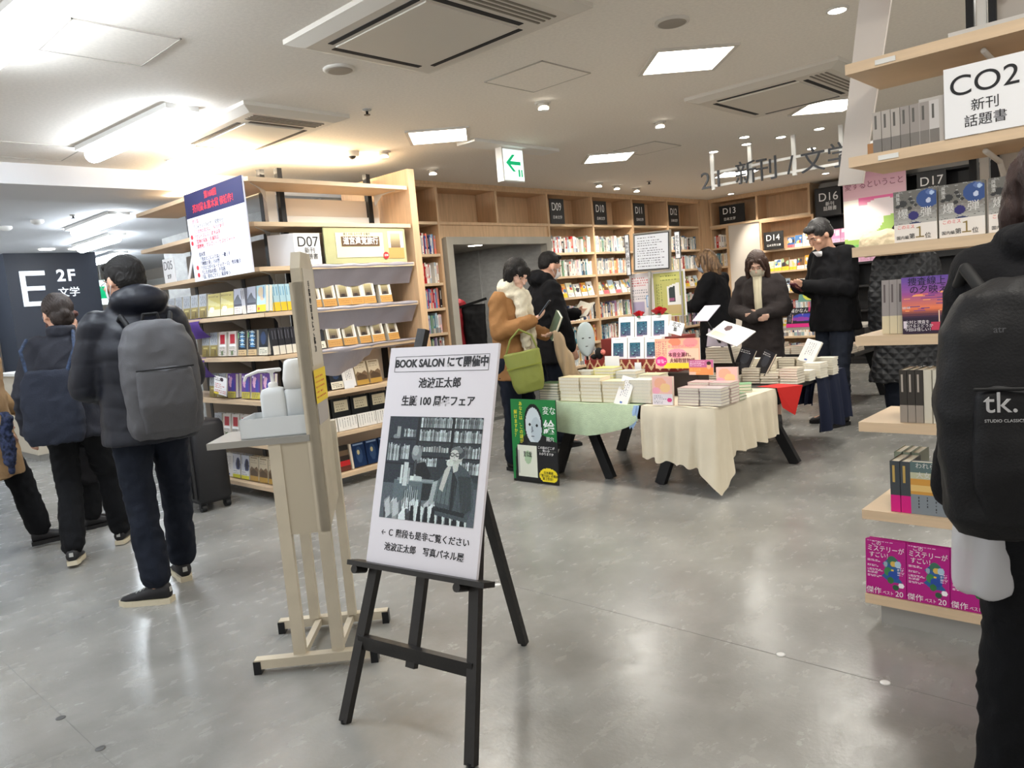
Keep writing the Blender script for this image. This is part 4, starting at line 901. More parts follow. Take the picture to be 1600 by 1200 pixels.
def cv_red():
    a = canvas(34, 22, (206, 200, 192)); rc(a, .2, .12, .8, .52, (170, 36, 50)); rc(a, .1, .55, .9, .62, (240, 240, 240)); dashes(a, .1, .6, .9, .95, 5, (60, 70, 60), seed=9); rc(a, .3, .8, .55, .98, (90, 110, 70)); return a
def cv_blue():
    a = canvas(34, 22, (26, 30, 40)); r = random.Random(3)
    for k in range(8): y = .08+.08*k; pg(a, [(.15, y), (.5, y-.05), (.85, y+.02), (.5, y+.04)], (80, 140, 190) if k % 2 else (200, 220, 230))
    rc(a, .04, .1, .1, .3, (120, 200, 120)); rc(a, 0, .78, 1, 1, (196, 170, 130)); dashes(a, .08, .82, .92, .95, 2, (90, 70, 50), seed=4); return a
def cv_dark():
    a = canvas(30, 20, (28, 32, 42)); el(a, .5, .35, .3, .25, (40, 60, 96)); rc(a, 0, .72, 1, 1, (222, 216, 200)); dashes(a, .1, .76, .9, .96, 3, (80, 76, 70), seed=4); return a
def cv_purple():
    a = canvas(34, 22, (98, 60, 140)); el(a, .4, .35, .25, .22, (220, 170, 200)); el(a, .65, .5, .18, .3, (60, 70, 150)); rc(a, 0, .75, 1, 1, (190, 180, 70)); rc(a, .1, .1, .3, .2, (230, 220, 240)); dashes(a, .1, .78, .9, .96, 3, (70, 50, 90), seed=6); return a
def cv_whiteblue():
    a = canvas(34, 22, (220, 222, 232)); el(a, .7, .42, .28, .28, (70, 76, 120)); el(a, .72, .4, .16, .2, (30, 34, 60)); rc(a, .1, .1, .16, .4, (90, 90, 110)); rc(a, 0, .66, 1, .86, (238, 238, 236)); rc(a, 0, .86, 1, 1, (214, 210, 50)); dashes(a, .1, .68, .9, .84, 2, (120, 120, 150), seed=1); return a
def cv_tan():
    a = canvas(34, 22, (214, 200, 172)); pg(a, [(0, .55), (.2, .42), (.5, .5), (.8, .4), (1, .5), (1, .8), (0, .8)], (120, 98, 74)); pg(a, [(.1, .6), (.4, .5), (.9, .62), (.9, .8), (.1, .8)], (84, 66, 48)); rc(a, 0, .8, 1, 1, (176, 140, 70)); rc(a, .1, .05, .9, .09, (150, 130, 100)); dashes(a, .1, .12, .9, .3, 2, (120, 100, 80), seed=3); return a
def cv_stripe(cs):
    a = canvas(30, 20, cs[0]); n = len(cs)
    for k, c in enumerate(cs): rc(a, 0, k/n, 1, (k+1)/n, c)
    return a
def cv_navy():
    a = canvas(30, 20, (24, 46, 84)); el(a, .5, .5, .25, .35, (50, 74, 110)); el(a, .45, .4, .1, .12, (190, 180, 140)); rc(a, .1, .06, .9, .12, (140, 160, 190)); return a
def cv_box():
    a = canvas(40, 20, (30, 32, 36)); rc(a, .15, .08, .9, .44, (216, 206, 178)); dashes(a, .25, .14, .8, .40, 3, (120, 110, 90), seed=12); return a
def cv_bombs():
    a = canvas(70, 46, (104, 102, 98)); grad(a, 0, .25, 1, .66, (110, 106, 100), (170, 168, 164), 6); r = random.Random(5)
    for k in range(200): x, y = r.random(), r.random()*.66; g = r.randint(80, 190); rc(a, x, y, x+.03, y+.012, (g, g, g-4))
    el(a, .80, .20, .26, .18, (52, 76, 130)); el(a, .86, .08, .10, .05, (90, 110, 160)); el(a, .82, .24, .06, .05, (190, 200, 220)); el(a, .90, .10, .05, .04, (170, 190, 220))
    for x, y, rr in ((.22, .25, .10), (.40, .17, .05), (.38, .35, .06), (.44, .24, .05), (.52, .30, .04), (.10, .30, .05)): el(a, x, y, rr, rr*.66, (50, 50, 52))
    el(a, .46, .50, .12, .085, (48, 44, 104)); el(a, .5, .65, .12, .02, (36, 48, 92))
    rc(a, 0, .66, 1, 1, (234, 226, 220)); return a
def cv_sunset():
    a = canvas(70, 46, (92, 60, 130)); grad(a, 0, 0, 1, .28, (104, 74, 160), (150, 84, 160), 6); grad(a, 0, .28, 1, .56, (160, 80, 150), (236, 130, 90), 8); grad(a, 0, .56, 1, .72, (230, 120, 80), (60, 36, 66), 5); rc(a, 0, .72, 1, 1, (44, 26, 50)); r = random.Random(2)
    for k in range(26): x, y = r.random()*.8, .25+r.random()*.36; rc(a, x, y, x+r.uniform(.1, .3), y+.016, r.choice([(250, 170, 110), (140, 70, 140), (240, 120, 100), (90, 60, 140)]))
    rc(a, .74, .60, .78, .80, (250, 220, 190)); rc(a, .60, .80, .88, .95, (196, 60, 90)); rc(a, .04, .78, .10, .9, (230, 220, 230)); return a
def cv_magazine():
    a = canvas(96, 66, (176, 26, 128)); r = random.Random(4)
    pg(a, [(.60, .28), (.78, .30), (.88, .48), (.80, .62), (.92, .72), (.60, .74), (.40, .64), (.55, .52), (.42, .42)], (46, 92, 150)); el(a, .66, .34, .12, .08, (60, 110, 90)); el(a, .70, .40, .08, .05, (214, 180, 90)); el(a, .80, .40, .08, .06, (170, 200, 220))
    el(a, .56, .55, .10, .08, (60, 130, 80)); el(a, .70, .60, .14, .08, (40, 76, 160)); el(a, .62, .70, .08, .06, (50, 110, 60)); el(a, .74, .82, .08, .05, (44, 90, 60)); rc(a, .64, .5, .7, .54, (230, 190, 60)); el(a, .50, .42, .05, .05, (150, 170, 180))
    for y in (.36, .45, .52, .58, .64): dashes(a, .05, y, .40, y+.045, 2, (236, 226, 236), seed=int(y*100))
    dashes(a, .80, .44, .98, .60, 6, (236, 226, 236), seed=7); el(a, .88, .77, .07, .045, (246, 240, 244)); dashes(a, .05, .02, .9, .04, 1, (230, 200, 225), seed=3)
    return a
def cv_pink():
    a = canvas(36, 26, (244, 196, 186)); el(a, .4, .25, .3, .2, (246, 180, 150)); el(a, .65, .4, .25, .16, (248, 206, 150)); el(a, .2, .5, .2, .12, (244, 170, 190)); rc(a, 0, .62, 1, 1, (232, 224, 232)); dashes(a, .08, .66, .7, .95, 5, (150, 150, 160), seed=14); el(a, .84, .82, .12, .08, (226, 70, 140)); return a
def cv_teal():
    a = canvas(40, 26, (242, 242, 244)); grad(a, .14, .26, .78, .92, (40, 96, 120), (92, 96, 124), 5); r = random.Random(9)
    for k in range(30): x, y = .14+r.random()*.56, .26+r.random()*.6; rc(a, x, y, x+.06, y+.03, r.choice([(14, 50, 74), (130, 190, 190), (40, 120, 96), (24, 30, 66), (20, 40, 60)]))
    rc(a, .25, .08, .6, .11, (200, 200, 200)); rc(a, .14, .92, .5, .95, (170, 140, 160)); return a
def cv_white(seed=1):
    a = canvas(30, 22, (232, 230, 226)); dashes(a, .2, .15, .8, .85, 4, (120, 120, 130), seed=seed, vert=True); el(a, .5, .9, .12, .05, (70, 100, 170)); return a
def cv_black(seed=1):
    a = canvas(26, 18, (34, 34, 38)); el(a, .5, .45, .3, .25, (58, 60, 70)); dashes(a, .1, .1, .9, .25, 2, (200, 200, 200), seed=seed); return a
def cv_multi(seed):
    r = random.Random(seed); b = r.choice([(236, 232, 224), (240, 236, 200), (236, 200, 190), (200, 220, 236), (240, 240, 240), (70, 120, 180), (226, 160, 60), (120, 90, 60)]); a = canvas(24, 16, b)
    for k in range(5): el(a, r.random(), r.uniform(.15, .7), r.uniform(.1, .3), r.uniform(.06, .2), r.choice([(200, 80, 70), (80, 120, 170), (240, 200, 120), (60, 60, 70), (170, 200, 160), (250, 240, 230)]))
    rc(a, 0, .74, 1, 1, r.choice([(246, 244, 240), (240, 210, 60), (250, 250, 250), (226, 120, 130)])); dashes(a, .1, .78, .9, .95, 2, (90, 80, 90), seed=seed); return a
A = dict(frame=cv_frame(), hair=cv_hair(), mount=cv_mount(), yellow=cv_yellow(), sky=cv_sky(), red=cv_red(), blue=cv_blue(), dark=cv_dark(), purple=cv_purple(), wblue=cv_whiteblue(), tan=cv_tan(), navy=cv_navy(), box=cv_box(), bombs=cv_bombs(), sunset=cv_sunset(), mag=cv_magazine(), pink=cv_pink(), teal=cv_teal(), white=cv_white(), black=cv_black())
COLS = dict(frame=(226, 218, 200), hair=(150, 146, 130), mount=(150, 150, 160), yellow=(220, 210, 150), sky=(176, 208, 222), red=(200, 196, 190), blue=(30, 34, 44), dark=(30, 32, 40), purple=(90, 60, 130), wblue=(214, 216, 226), tan=(200, 180, 146), navy=(26, 48, 86), box=(30, 32, 36), pink=(240, 206, 200), teal=(238, 238, 240), white=(228, 226, 222), black=(36, 36, 40), bombs=(110, 108, 104), sunset=(60, 40, 80), mag=(176, 26, 128))
def sp(c0, c1, c2=None, seed=1):
    a = canvas(24, 4, c0); rc(a, .25, .12, .5, .42, c1); rc(a, 0, .7, 1, 1, c2 or c0); return a
# ---------------------------------------------------------------- D07 framed books (front towards +X)
def d07(kind, y, z, l, group, w=.118, h=.178, t=.022, rec=.16, x=-5.03, yaw=0.0, n=2, th=None):
    for k in range(n):
        lab = l if k == 0 else l+', copy %s behind' % ('just' if k == 1 else 'far')
        book(lab, (x-.026*k, y-w/2, z+.005), (-rec, 0, PI/2+yaw), w, h, th or t, COLS[kind], A[kind], None, group)
pos = ['leftmost', 'second from the stand', 'third from the stand', 'fourth from the stand', 'fifth from the stand', 'rightmost, apart from the others']
for i, y in enumerate((3.24, 3.375, 3.51, 3.63, 3.75, 3.915)): d07('frame', y, 1.385, 'framed-picture book on the middle silver shelf, '+pos[i], 'framed-picture books on the silver shelves')
for i, y in enumerate((3.375, 3.52, 3.675, 3.80, 3.96)): d07('frame', y, 1.075, 'framed-picture book on the lowest silver shelf, '+['leftmost', 'second', 'third', 'fourth', 'rightmost'][i], 'framed-picture books on the silver shelves', yaw=(-.15, -.1, .12, .0, .12)[i], rec=.22)
d07('dark', 3.235, 1.075, 'black book with white band left of the framed-picture books', 'mixed novels on shelf unit D07', rec=.22)
for i, (y, kd, l) in enumerate([(3.16, 'dark', 'dark leaning book nearest the stand, below the sagging silver cloth'), (3.25, 'black', 'black leaning book second from the stand, below the sagging silver cloth'), (3.36, 'dark', 'dark cover with white band in the middle below the silver cloth'), (3.475, 'white', 'plain pale book below the sagging silver cloth'), (3.60, 'tan', 'brown pictorial book below the silver cloth'), (3.73, 'tan', 'brown pictorial book beside the easel top, below the silver cloth')]):
    d07(kd, y, .75, l, 'mixed novels on shelf unit D07', rec=.3 if i < 2 else .18, yaw=.2 if i < 2 else .05, h=.185)
t = thing('price_card', 'small blank white card before the pale book on shelf unit D07', 'card', (-4.975, 3.38, .75), PI/2); MB().bb(0, .09, 0, .003, 0, .06).build('card', CARD, t)
for i, y in enumerate((3.15, 3.335, 3.52, 3.70)):
    d07('box', y+.05, .43, 'black slipcase with square cream label, %s from the stand' % nth(i+1), 'black slipcases with cream labels', w=.17, h=.24, rec=.05, x=-5.06, n=1, t=.05)
    a = canvas(20, 34, (232, 230, 224)); dashes(a, .04, .1, .98, .9, 7, (50, 50, 56), seed=20+i, vert=True)
    book('white multi-volume set in front of the %s slipcase from the stand' % nth(i+1), (-4.995, y-.035, .43), (-.08, 0, PI/2), .175, .105, .03, (232, 230, 224), a, None, 'white boxed sets on shelf unit D07')
for i, (y, cs, l) in enumerate([(3.20, [(230, 226, 216), (190, 160, 90), (200, 40, 46), (70, 150, 160), (232, 230, 226)], 'striped white, tan, red and teal book on the bottom shelf'), (3.335, [(40, 36, 34), (110, 90, 70), (50, 40, 36), (190, 40, 44), (96, 50, 40)], 'striped black, brown and red book on the bottom shelf')]):
    book(l, (-5.03, y-.06, .11), (-.12, 0, PI/2), .12, .20, .03, cs[0], cv_stripe(cs), None, 'books on the bottom shelf of D07')
book('thin pale book spine between the striped and the navy books', (-5.03, 3.405, .11), (-.1, 0, PI/2), .02, .20, .03, (226, 214, 196), None, None, 'books on the bottom shelf of D07')
for i, y in enumerate((3.49, 3.62, 3.75)): d07('navy', y, .11, 'dark navy book on the bottom shelf of D07, %s of three' % ('left', 'middle', 'right')[i], 'books on the bottom shelf of D07', n=1, rec=.12, h=.19)
for z, c0, c1, c2, l in ((1.385, (176, 208, 222), (90, 150, 190), (240, 200, 50), 'pale blue and yellow spine'), (1.075, (32, 34, 40), (90, 90, 100), (226, 222, 210), 'black spine with white foot')):
    for k in range(8):
        book('%s, %s from the corner on unit D07' % (l, nth(k+1)), (-4.995-.004*(k % 2), 2.83+.026*k+.024, z), (-.03, 0, PI), .125, .19, .024, c0, None, sp(c0, c1, c2), 'spines at the corner of D07')
# ---------------------------------------------------------------- D05 rows (front towards -Y)
def d05(kind, x, z, l, n=2, w=.125, h=.187, t=.026, y=2.80, rec=.12, group='face-out novels on shelf unit D05'):
    for k in range(n):
        book(l if k == 0 else l+', copy behind', (x, y+.028*k, z+.005), (-rec, 0, 0), w, h, t, COLS[kind], A[kind], sp(COLS[kind], (200, 196, 180), (120, 110, 80)), group)
K = 0
for x, kd, l in [(-6.60, 'hair', 'first'), (-6.46, 'hair', 'second'), (-6.31, 'hair', 'third'), (-6.17, 'hair', 'fourth'), (-6.02, 'hair', 'fifth')]: d05(kd, x, 1.385, 'grey and gold covered novel, %s from left on the upper D05 row' % l)
d05('yellow', -5.865, 1.385, 'wide pale yellow book left of its twin, upper D05 row', w=.20, h=.175); d05('yellow', -5.655, 1.385, 'wide pale yellow book right of its twin, upper D05 row', w=.20, h=.175)
d05('mount', -5.445, 1.385, 'grey mountain-cover novel beside the yellow books'); 
for k in range(2): book('grey mountain novel standing spine-out between its face-out copies, %s' % ('left', 'right')[k], (-5.285+.028*k, 2.80, 1.385), PI/2, .125, .187, .026, COLS['mount'], None, sp((190, 190, 200), (60, 60, 70), (226, 220, 210)), 'face-out novels on shelf unit D05')
d05('mount', -5.245, 1.385, 'grey mountain-cover novel near the corner'); d05('sky', -5.105, 1.385, 'pale blue novel with yellow band at the corner of D05')
for x, kd, l in [(-6.06, 'hair', 'grey and gold covered novel, leftmost of the second D05 row'), (-5.92, 'hair', 'grey and gold covered novel, second of the second D05 row'), (-5.77, 'red', 'white novel with red square, left one'), (-5.61, 'red', 'white novel with red square, right one'), (-5.46, 'blue', 'dark novel with blue brush strokes, left one'), (-5.31, 'blue', 'dark novel with blue brush strokes, right one'), (-5.15, 'dark', 'black novel with white band near the corner')]: d05(kd, x, 1.075, l+', D05')
for x, kd, l in [(-6.02, 'hair', 'grey and gold covered novel, leftmost of the third D05 row'), (-5.87, 'hair', 'grey and gold novel behind the tilted white card'), (-5.71, 'purple', 'purple novel behind the tilted white card'), (-5.49, 'purple', 'purple novel right of the white card'), (-5.34, 'purple', 'purple novel behind the pump bottle'), (-5.18, 'purple', 'purple novel hidden by the dispenser bottle')]: d05(kd, x, .75, l)
for x, kd, l in [(-6.02, 'hair', 'grey and gold covered novel, left on the fourth D05 row'), (-5.87, 'red', 'white and red novel on the fourth D05 row, left'), (-5.73, 'red', 'white and red novel on the fourth D05 row, second'), (-5.59, 'red', 'white and red novel on the fourth D05 row, third'), (-5.45, 'red', 'white and red novel behind the plastic tub, left'), (-5.3, 'red', 'white and red novel behind the plastic tub, right')]: d05(kd, x, .43, l)
for x, kd, l in [(-6.10, 'hair', 'grey and gold covered novel on the bottom D05 shelf, by the suitcase'), (-5.92, 'white', 'plain white novel on the bottom D05 shelf'), (-5.80, 'wblue', 'white and indigo novel with yellow band, left one'), (-5.66, 'wblue', 'white and indigo novel with yellow band, right one'), (-5.52, 'tan', 'sepia novel on the bottom D05 shelf, left'), (-5.38, 'tan', 'sepia novel on the bottom D05 shelf, second'), (-5.24, 'tan', 'sepia novel on the bottom D05 shelf, third'), (-5.10, 'tan', 'sepia novel on the bottom D05 shelf, at the corner')]: d05(kd, x, .11, l)
t = thing('price_card', 'tilted white card with red and black lines clipped on the third D05 row', 'card', (-5.80, 2.735, .80), rot=(-.1, .12, 0))
a = canvas(20, 26, (240, 238, 236)); dashes(a, .1, .35, .9, .95, 5, (200, 60, 60), seed=31); dashes(a, .1, .06, .9, .3, 2, (40, 40, 46), seed=3); el(a, .6, .15, .14, .1, (60, 40, 50)); rc(a, 0, .92, .4, 1, (236, 214, 60))
MB().bb(0, .20, 0, .002, 0, .14).build('card', CARD, t); MB().raster((0, -.0006, .14), (.20, 0, 0), (0, 0, -.14), a).build('print', PRINTM, t)
# ---------------------------------------------------------------- C02
RD = mat('salmon_ink', C(226, 84, 84), .6); GD = mat('gold_ink', C(140, 118, 60), .5); DK = mat('night_ink', C(26, 20, 48), .5); SIL = mat('silver_ink', C(214, 212, 208), .5)
for i, x in enumerate((-.862, -.722, -.578, -.434)):
    w = .134
    book('grey and blue novel with white first-prize band, %s from left on the near shelf' % nth(i+1), (x, 2.895, 1.399), 0, w, .172, .028, COLS['bombs'], A['bombs'], None, 'grey and blue prize novels', titles=[
        ('爆', .036, w*.22, .092, SIL, 1), ('弾', .036, w*.76, .092, SIL, 1), ('呉\n勝\n浩', .013, w*.11, .146, SIL, 1), ('このミス', .014, w*.28, .049, RD, 1), ('第', .020, w*.42, .016, INKB, 1), ('１', .050, w*.60, .026, GD, 1), ('位', .020, w*.79, .014, INKB, 1), ('国内編', .013, w*.20, .014, INKB, 1)])
for k in range(7):
    c = (170, 164, 156) if k < 3 else ((150, 144, 138) if k < 6 else (196, 192, 188))
    book('grey book standing spine-out %s from left on the C02 sign shelf' % nth(k+1), (-.925+.030*(k+1), 2.90, 1.714), PI/2, .105, .138, .0285, c, None, sp(c, (90, 86, 82), (120, 116, 110)), 'grey books on the C02 sign shelf')
MB_ = thing('box', 'plain pale boxed set left of the C02 sign', 'box', (-.775, 2.90, 1.714)); m_ = MB().bb(0, .075, 0, .1, 0, .148); m_.build('body', mat('pale_box', C(180, 174, 168), .6), MB_)
for k in range(3): book('grey and cream spine left of the sunset novel, %s of three' % nth(k+1), (-.925+.026*(k+1), 2.93, 1.081), (0, .06, PI/2), .13, .192, .025, (140, 130, 124), None, sp((150, 142, 140), (90, 80, 80), (212, 198, 166)), 'spines beside the sunset novel')
WHI = mat('cover_white_ink', C(240, 234, 238), .5)
book('purple and orange sunset-cover novel facing out on the near right unit', (-.845, 2.895, 1.081), 0, .155, .196, .03, COLS['sunset'], A['sunset'], None, None, titles=[('捜査線上', .030, .080, .178, DK, 1.0), ('の夕映え', .030, .085, .150, DK, 1.0), ('有栖川有栖', .010, .014, .09, WHI, .5), ('火村と捜査を', .013, .048, .040, WHI, 1), ('続けるとどうか', .013, .052, .027, WHI, 1), ('今回は怪しい！', .013, .052, .014, WHI, 1)])
book('dark grey speckled novel right of the sunset novel, part hidden by the near shopper', (-.685, 2.92, 1.081), (-.1, 0, 0), .13, .19, .03, (90, 84, 92), cv_black(3), None, None)
t = thing('price_card', 'small white price card under the dark speckled novel', 'card', (-.70, 2.885, 1.081)); MB().bb(0, .05, 0, .003, 0, .045).build('card', CARD, t)
for k in range(3): book('dark photographic spine on the fourth C02 shelf, %s from left' % nth(k+1), (-.865+.026*(k+1), 2.90, .766), PI/2, .13, .188, .0245, (60, 54, 48), None, sp((52, 46, 42), (170, 160, 150), (150, 140, 130)), 'books on the fourth C02 shelf')
for k in range(9): book('cream blank-spined book on the fourth C02 shelf, %s from left' % nth(k+1), (-.787+.0285*(k+1), 2.90, .766), PI/2, .13, .188, .027, (206, 200, 184), None, None, 'books on the fourth C02 shelf')
for k in range(2): book('gold and magenta spine marked 1, %s one' % ('left', 'right')[k], (-.905+.035*(k+1), 2.895, .436), PI/2, .13, .188, .033, (70, 72, 74), None, sp((64, 70, 74), (190, 160, 90), (214, 30, 130)), 'books on the fifth C02 shelf')
for k in range(3): book('pale green spine leaning behind the magenta ones, %s' % nth(k+1), (-.935+.03*(k+1), 3.04, .436), PI/2, .13, .19, .026, (150, 160, 140), None, None, 'books on the fifth C02 shelf')
a = canvas(50, 34, (120, 130, 134)); rc(a, 0, 0, 1, .2, (90, 110, 110)); rc(a, 0, .2, 1, .32, (190, 190, 160)); rc(a, 0, .32, 1, .62, (206, 150, 70)); rc(a, 0, .45, 1, .56, (226, 190, 120)); rc(a, .7, .4, .9, .6, (120, 70, 40)); rc(a, 0, .62, 1, 1, (130, 138, 146)); dashes(a, .1, .66, .9, .95, 4, (60, 64, 70), seed=3, vert=True)
book('grey and ochre landscape-cover novel beside the magenta spines', (-.835, 2.895, .436), 0, .135, .19, .03, (120, 126, 130), a, None, None, titles=[('われら', .022, .05, .176, SIL, 1), ('大女優', .024, .055, .142, SIL, 1)])
book('second grey and ochre novel hidden behind the near shopper', (-.69, 2.895, .436), 0, .135, .19, .03, (120, 126, 130), a, None, None)
for k in range(4):
    for j in range(3):
        book('grey-brown book lying behind the magenta magazines, %s pile, %s from bottom' % (nth(k+1), nth(j+1)), (-.97+.13*k+.004*j, 3.02, .12+.02*(j+1)), (-PI/2, 0, 0), .125, .18, .019, (120, 112, 98), None, None, 'books lying behind the pink magazines')
for i, x in enumerate((-.998, -.856, -.714, -.572)):
    w = .14
    book('magenta mystery guide magazine, %s from left on the bottom shelf' % nth(i+1), (x, 2.885, .112), (-.06, 0, -.0), w, .208, .014, COLS['mag'], A['mag'], None, 'magenta magazines', name='magazine', cat='magazine', titles=[
        ('この', .018, .038, .194, WHI, 1), ('ミステリーが', .025, .070, .174, WHI, .86), ('すごい！', .022, .052, .150, WHI, .9), ('傑作', .027, .028, .014, WHI, 1), ('ベスト', .016, .078, .012, WHI, .8), ('20', .028, .116, .014, WHI, 1)])
for i, x in enumerate((-.992, -.85, -.708)): book('magenta magazine copy standing just behind the %s front one' % nth(i+1), (x, 2.902, .112), (-.06, 0, 0), .14, .208, .014, COLS['mag'], None, None, 'magenta magazines', name='magazine', cat='magazine')
# ---------------------------------------------------------------- D14 and black shelves
for z in (1.72, 1.40, 1.09):
    for k in range(6 if z < 1.7 else 4):
        x = -5.14+.115*k+(.33 if z > 1.7 else 0)
        if x > -4.5: break
        book('bright face-out book, %s on the %s shelf of bay D14' % (nth(k+1), {1.72: 'top', 1.40: 'second', 1.09: 'third'}[z]), (x, 11.2, z), (-.12, 0, 0), .105, .15+.02*(k % 3), .02, (236, 232, 224), cv_multi(int(z*100)+k), None, 'bright face-out books of bay D14', name='book')
for z in (1.72, 1.42):
    for k in range(7):
        x = -4.30+.13*k
        a = canvas(24, 16, (232, 150, 196)); rc(a, .1, .08, .4, .3, (246, 226, 150) if k % 3 == 0 else (250, 236, 244)); rc(a, .45, .1, .9, .5, (250, 230, 242)); rc(a, 0, .72, 1, 1, (240, 190, 220)); dashes(a, .1, .74, .9, .95, 2, (200, 90, 150), seed=k)
        book('pink face-out book, %s on the %s black shelf' % (nth(k+1), 'upper' if z > 1.6 else 'lower'), (x, 11.2, z), (-.12, 0, 0), .125, .19, .02, (232, 160, 200), a, None, 'pink books on the black shelves', name='book')
book('white upright board on the third black shelf', (-4.27, 11.17, 1.10), (-.1, 0, 0), .42, .27, .02, (226, 218, 212), None, None, None, name='display_board', cat='board')
# face-out row in D09 / D10
for bi in (0, 1):
    for k in range(6):
        book('tilted face-out book, %s on the face-out row of bay %s' % (nth(k+1), ('D09', 'D10')[bi]), (XW-.03, D9[bi]+.05+.14*k, 1.287), (-.25, 0, PI/2), .118, .165+.01*(k % 3), .02, (230, 226, 218), cv_multi(40+bi*9+k), None, 'face-out books of the far bookcase', name='book')
for k in range(6): book('tilted face-out book, %s on the face-out row of bay D12' % nth(k+1), (XW-.03, D9[3]+.05+.14*k, 1.287), (-.25, 0, PI/2), .118, .165, .02, (230, 226, 218), cv_multi(80+k), None, 'face-out books of the far bookcase', name='book')
# ---------------------------------------------------------------- piles on the display tables
def pile(x, y, z, n, w, h, t, col, what, front=None, band=None, group='book piles on the display tables', seed=0, spine=None, rz=0.0):
    r = random.Random(seed+int(x*100)); 
    for k in range(n):
        book('%s, %s from bottom' % (what, nth(k+1)), (x+r.uniform(-.003, .003), y+r.uniform(-.003, .003), z+t*(k+1)), (-PI/2, 0, rz+r.uniform(-.02, .02)), w, h, t-.0006, col, front, spine, group, name='paperback')
ZT = .562
pile(-3.80+.03, 4.26, .551, 4, .18, .13, .018, (150, 150, 152), 'grey book left of the green blanket'); pile(-3.77, 4.26, .551+.072, 3, .18, .13, .021, (70, 96, 60), 'dark green book left of the green blanket', band=(200, 214, 180))
for x, n, l in ((-3.555, 7, 'left'), (-3.365, 7, 'middle'), (-3.175, 6, 'right')):
    pile(x, 4.24, ZT, n, .182, .128, .0245, (222, 208, 168), 'cream-edged paperback in the %s front pile on the green blanket' % l, spine=None, seed=n)
for x, n, c, l in ((-3.60, 8, (214, 216, 206), 'white'), (-3.40, 9, (232, 226, 120), 'yellow'), (-3.21, 8, (196, 200, 196), 'grey'), (-3.02, 7, (230, 226, 190), 'pale yellow')):
    pile(x, 4.46, ZT, n, .17, .125, .0235, c, '%s book in the second row of piles on the green blanket' % l, seed=n+3)
pile(-2.965, 4.26, ZT, 7, .17, .125, .022, (226, 222, 208), 'white-edged book in the pile behind the leaning white book')
book('tall white book leaning on a pile at the front of the green blanket', (-3.06, 4.205, .566), (-.32, .28, 0.1), .10, .20, .03, (228, 226, 222), A['white'], None, None)
for x, c, l in ((-2.575, (196, 176, 172), 'left'), (-2.42, (190, 180, 180), 'right')):
    pile(x, 4.23, ZT, 6, .148, .11, .0185, c, 'grey-pink book in the %s front pile on the cream cloth' % l)
for x, y, l in ((-2.575, 4.36, 'left'), (-2.42, 4.36, 'right')): pile(x, y, ZT, 7, .148, .11, .0185, (206, 176, 176), 'pinkish book in the %s second pile on the cream cloth' % l)
book('pink standing book at the left of the grey-pink piles', (-2.755, 4.215, .562), (-.06, 0, 0), .15, .185, .022, COLS['pink'], A['pink'], None, 'pink standing books')
book('pink standing book at the right of the grey-pink piles', (-2.43+.005, 4.46, .60), (-.06, 0, .1), .14, .175, .022, COLS['pink'], A['pink'], None, 'pink standing books')
pile(-2.43, 4.50, ZT-.005, 2, .14, .1, .02, (120, 150, 110), 'pale green book under the right pink standing book')
pile(-2.50, 4.75, ZT-.005, 3, .16, .12, .02, (110, 160, 110), 'green book at the red cloth corner', rz=.5)
r_ = random.Random(77)
PP = [(214, 204, 182), (196, 186, 166), (226, 216, 196), (170, 160, 146), (206, 196, 176), (232, 228, 216)]
q_ = 0
for j, y in enumerate((5.30, 5.46, 5.62, 5.80)):
    for i in range(7):
        x = -3.25+.145*i+.02*j
        if x > -2.32: continue
        q_ += 1
        pile(x, y, .551, r_.randint(3, 6) if j < 3 else 7, .135, .105 if j % 2 else .12, .0185, r_.choice(PP), 'cream paperback, rear trestle table, pile %s in row %s' % (nth(i+1), ('one', 'two', 'three', 'four')[j]), rz=r_.uniform(-.12, .12), seed=i)
for (x, y, z, kd, l, rx, rz) in [(-2.77, 5.36, .66, 'black', 'black book propped upright on the rear table, left one', -.45, -.1), (-2.60, 5.36, .64, 'black', 'black book propped upright on the rear table, right one', -.45, -.5), (-2.42, 5.72, .68, 'white', 'white book propped at the right end of the rear table', -.5, -.2)]:
    book(l, (x, y, z), (rx, .25, rz), .125, .18, .018, COLS[kd], A[kd], None, None)
t = thing('product_box', 'small dark brown box below the pink price board', 'box', (-2.93, 4.60, .562)); MB().bb(0, .30, 0, .14, 0, .155).build('body', mat('dark_brown_box', C(44, 34, 30), .5), t); MB().bb(-.002, .302, -.002, .142, .155, .16).build('lid', mat('dark_brown_lid', C(60, 50, 44), .5), t)
# patterned cloth box with the tiers of white books
t = thing('display_riser', 'stepped riser wrapped in red and cream zigzag cloth on the green table', 'riser', (-3.62, 4.66, .555))
def zig():
    a = canvas(26, 110, (130, 44, 36)); x, y = grid(a); q = np.abs(((x*22) % 2)-1); 
    for o_ in (.05, .37, .69): a[np.abs(y-o_-q*.22) < .055] = np.array((214, 180, 140))/255.
    a[np.abs(y-.95) < .06] = np.array((90, 30, 30))/255.; return a
m_ = MB().bb(0, .80, 0, .24, 0, .255).build('lower_step', mat('maroon_cloth', C(120, 44, 38), .85), t)
MB().raster((0, -.001, .255), (.80, 0, 0), (0, 0, -.255), zig()).raster((.801, 0, .255), (0, .24, 0), (0, 0, -.255), zig()[:, :40]).build('pattern', PRINTM, t)
MB().bb(.05, .72, .14, .40, .255, .40).build('upper_step', MATS['maroon_cloth'], t)
SH = [(-3.41, 4.70, .812, 3, 'front'), (-3.43, 4.84, .957, 3, 'rear')]
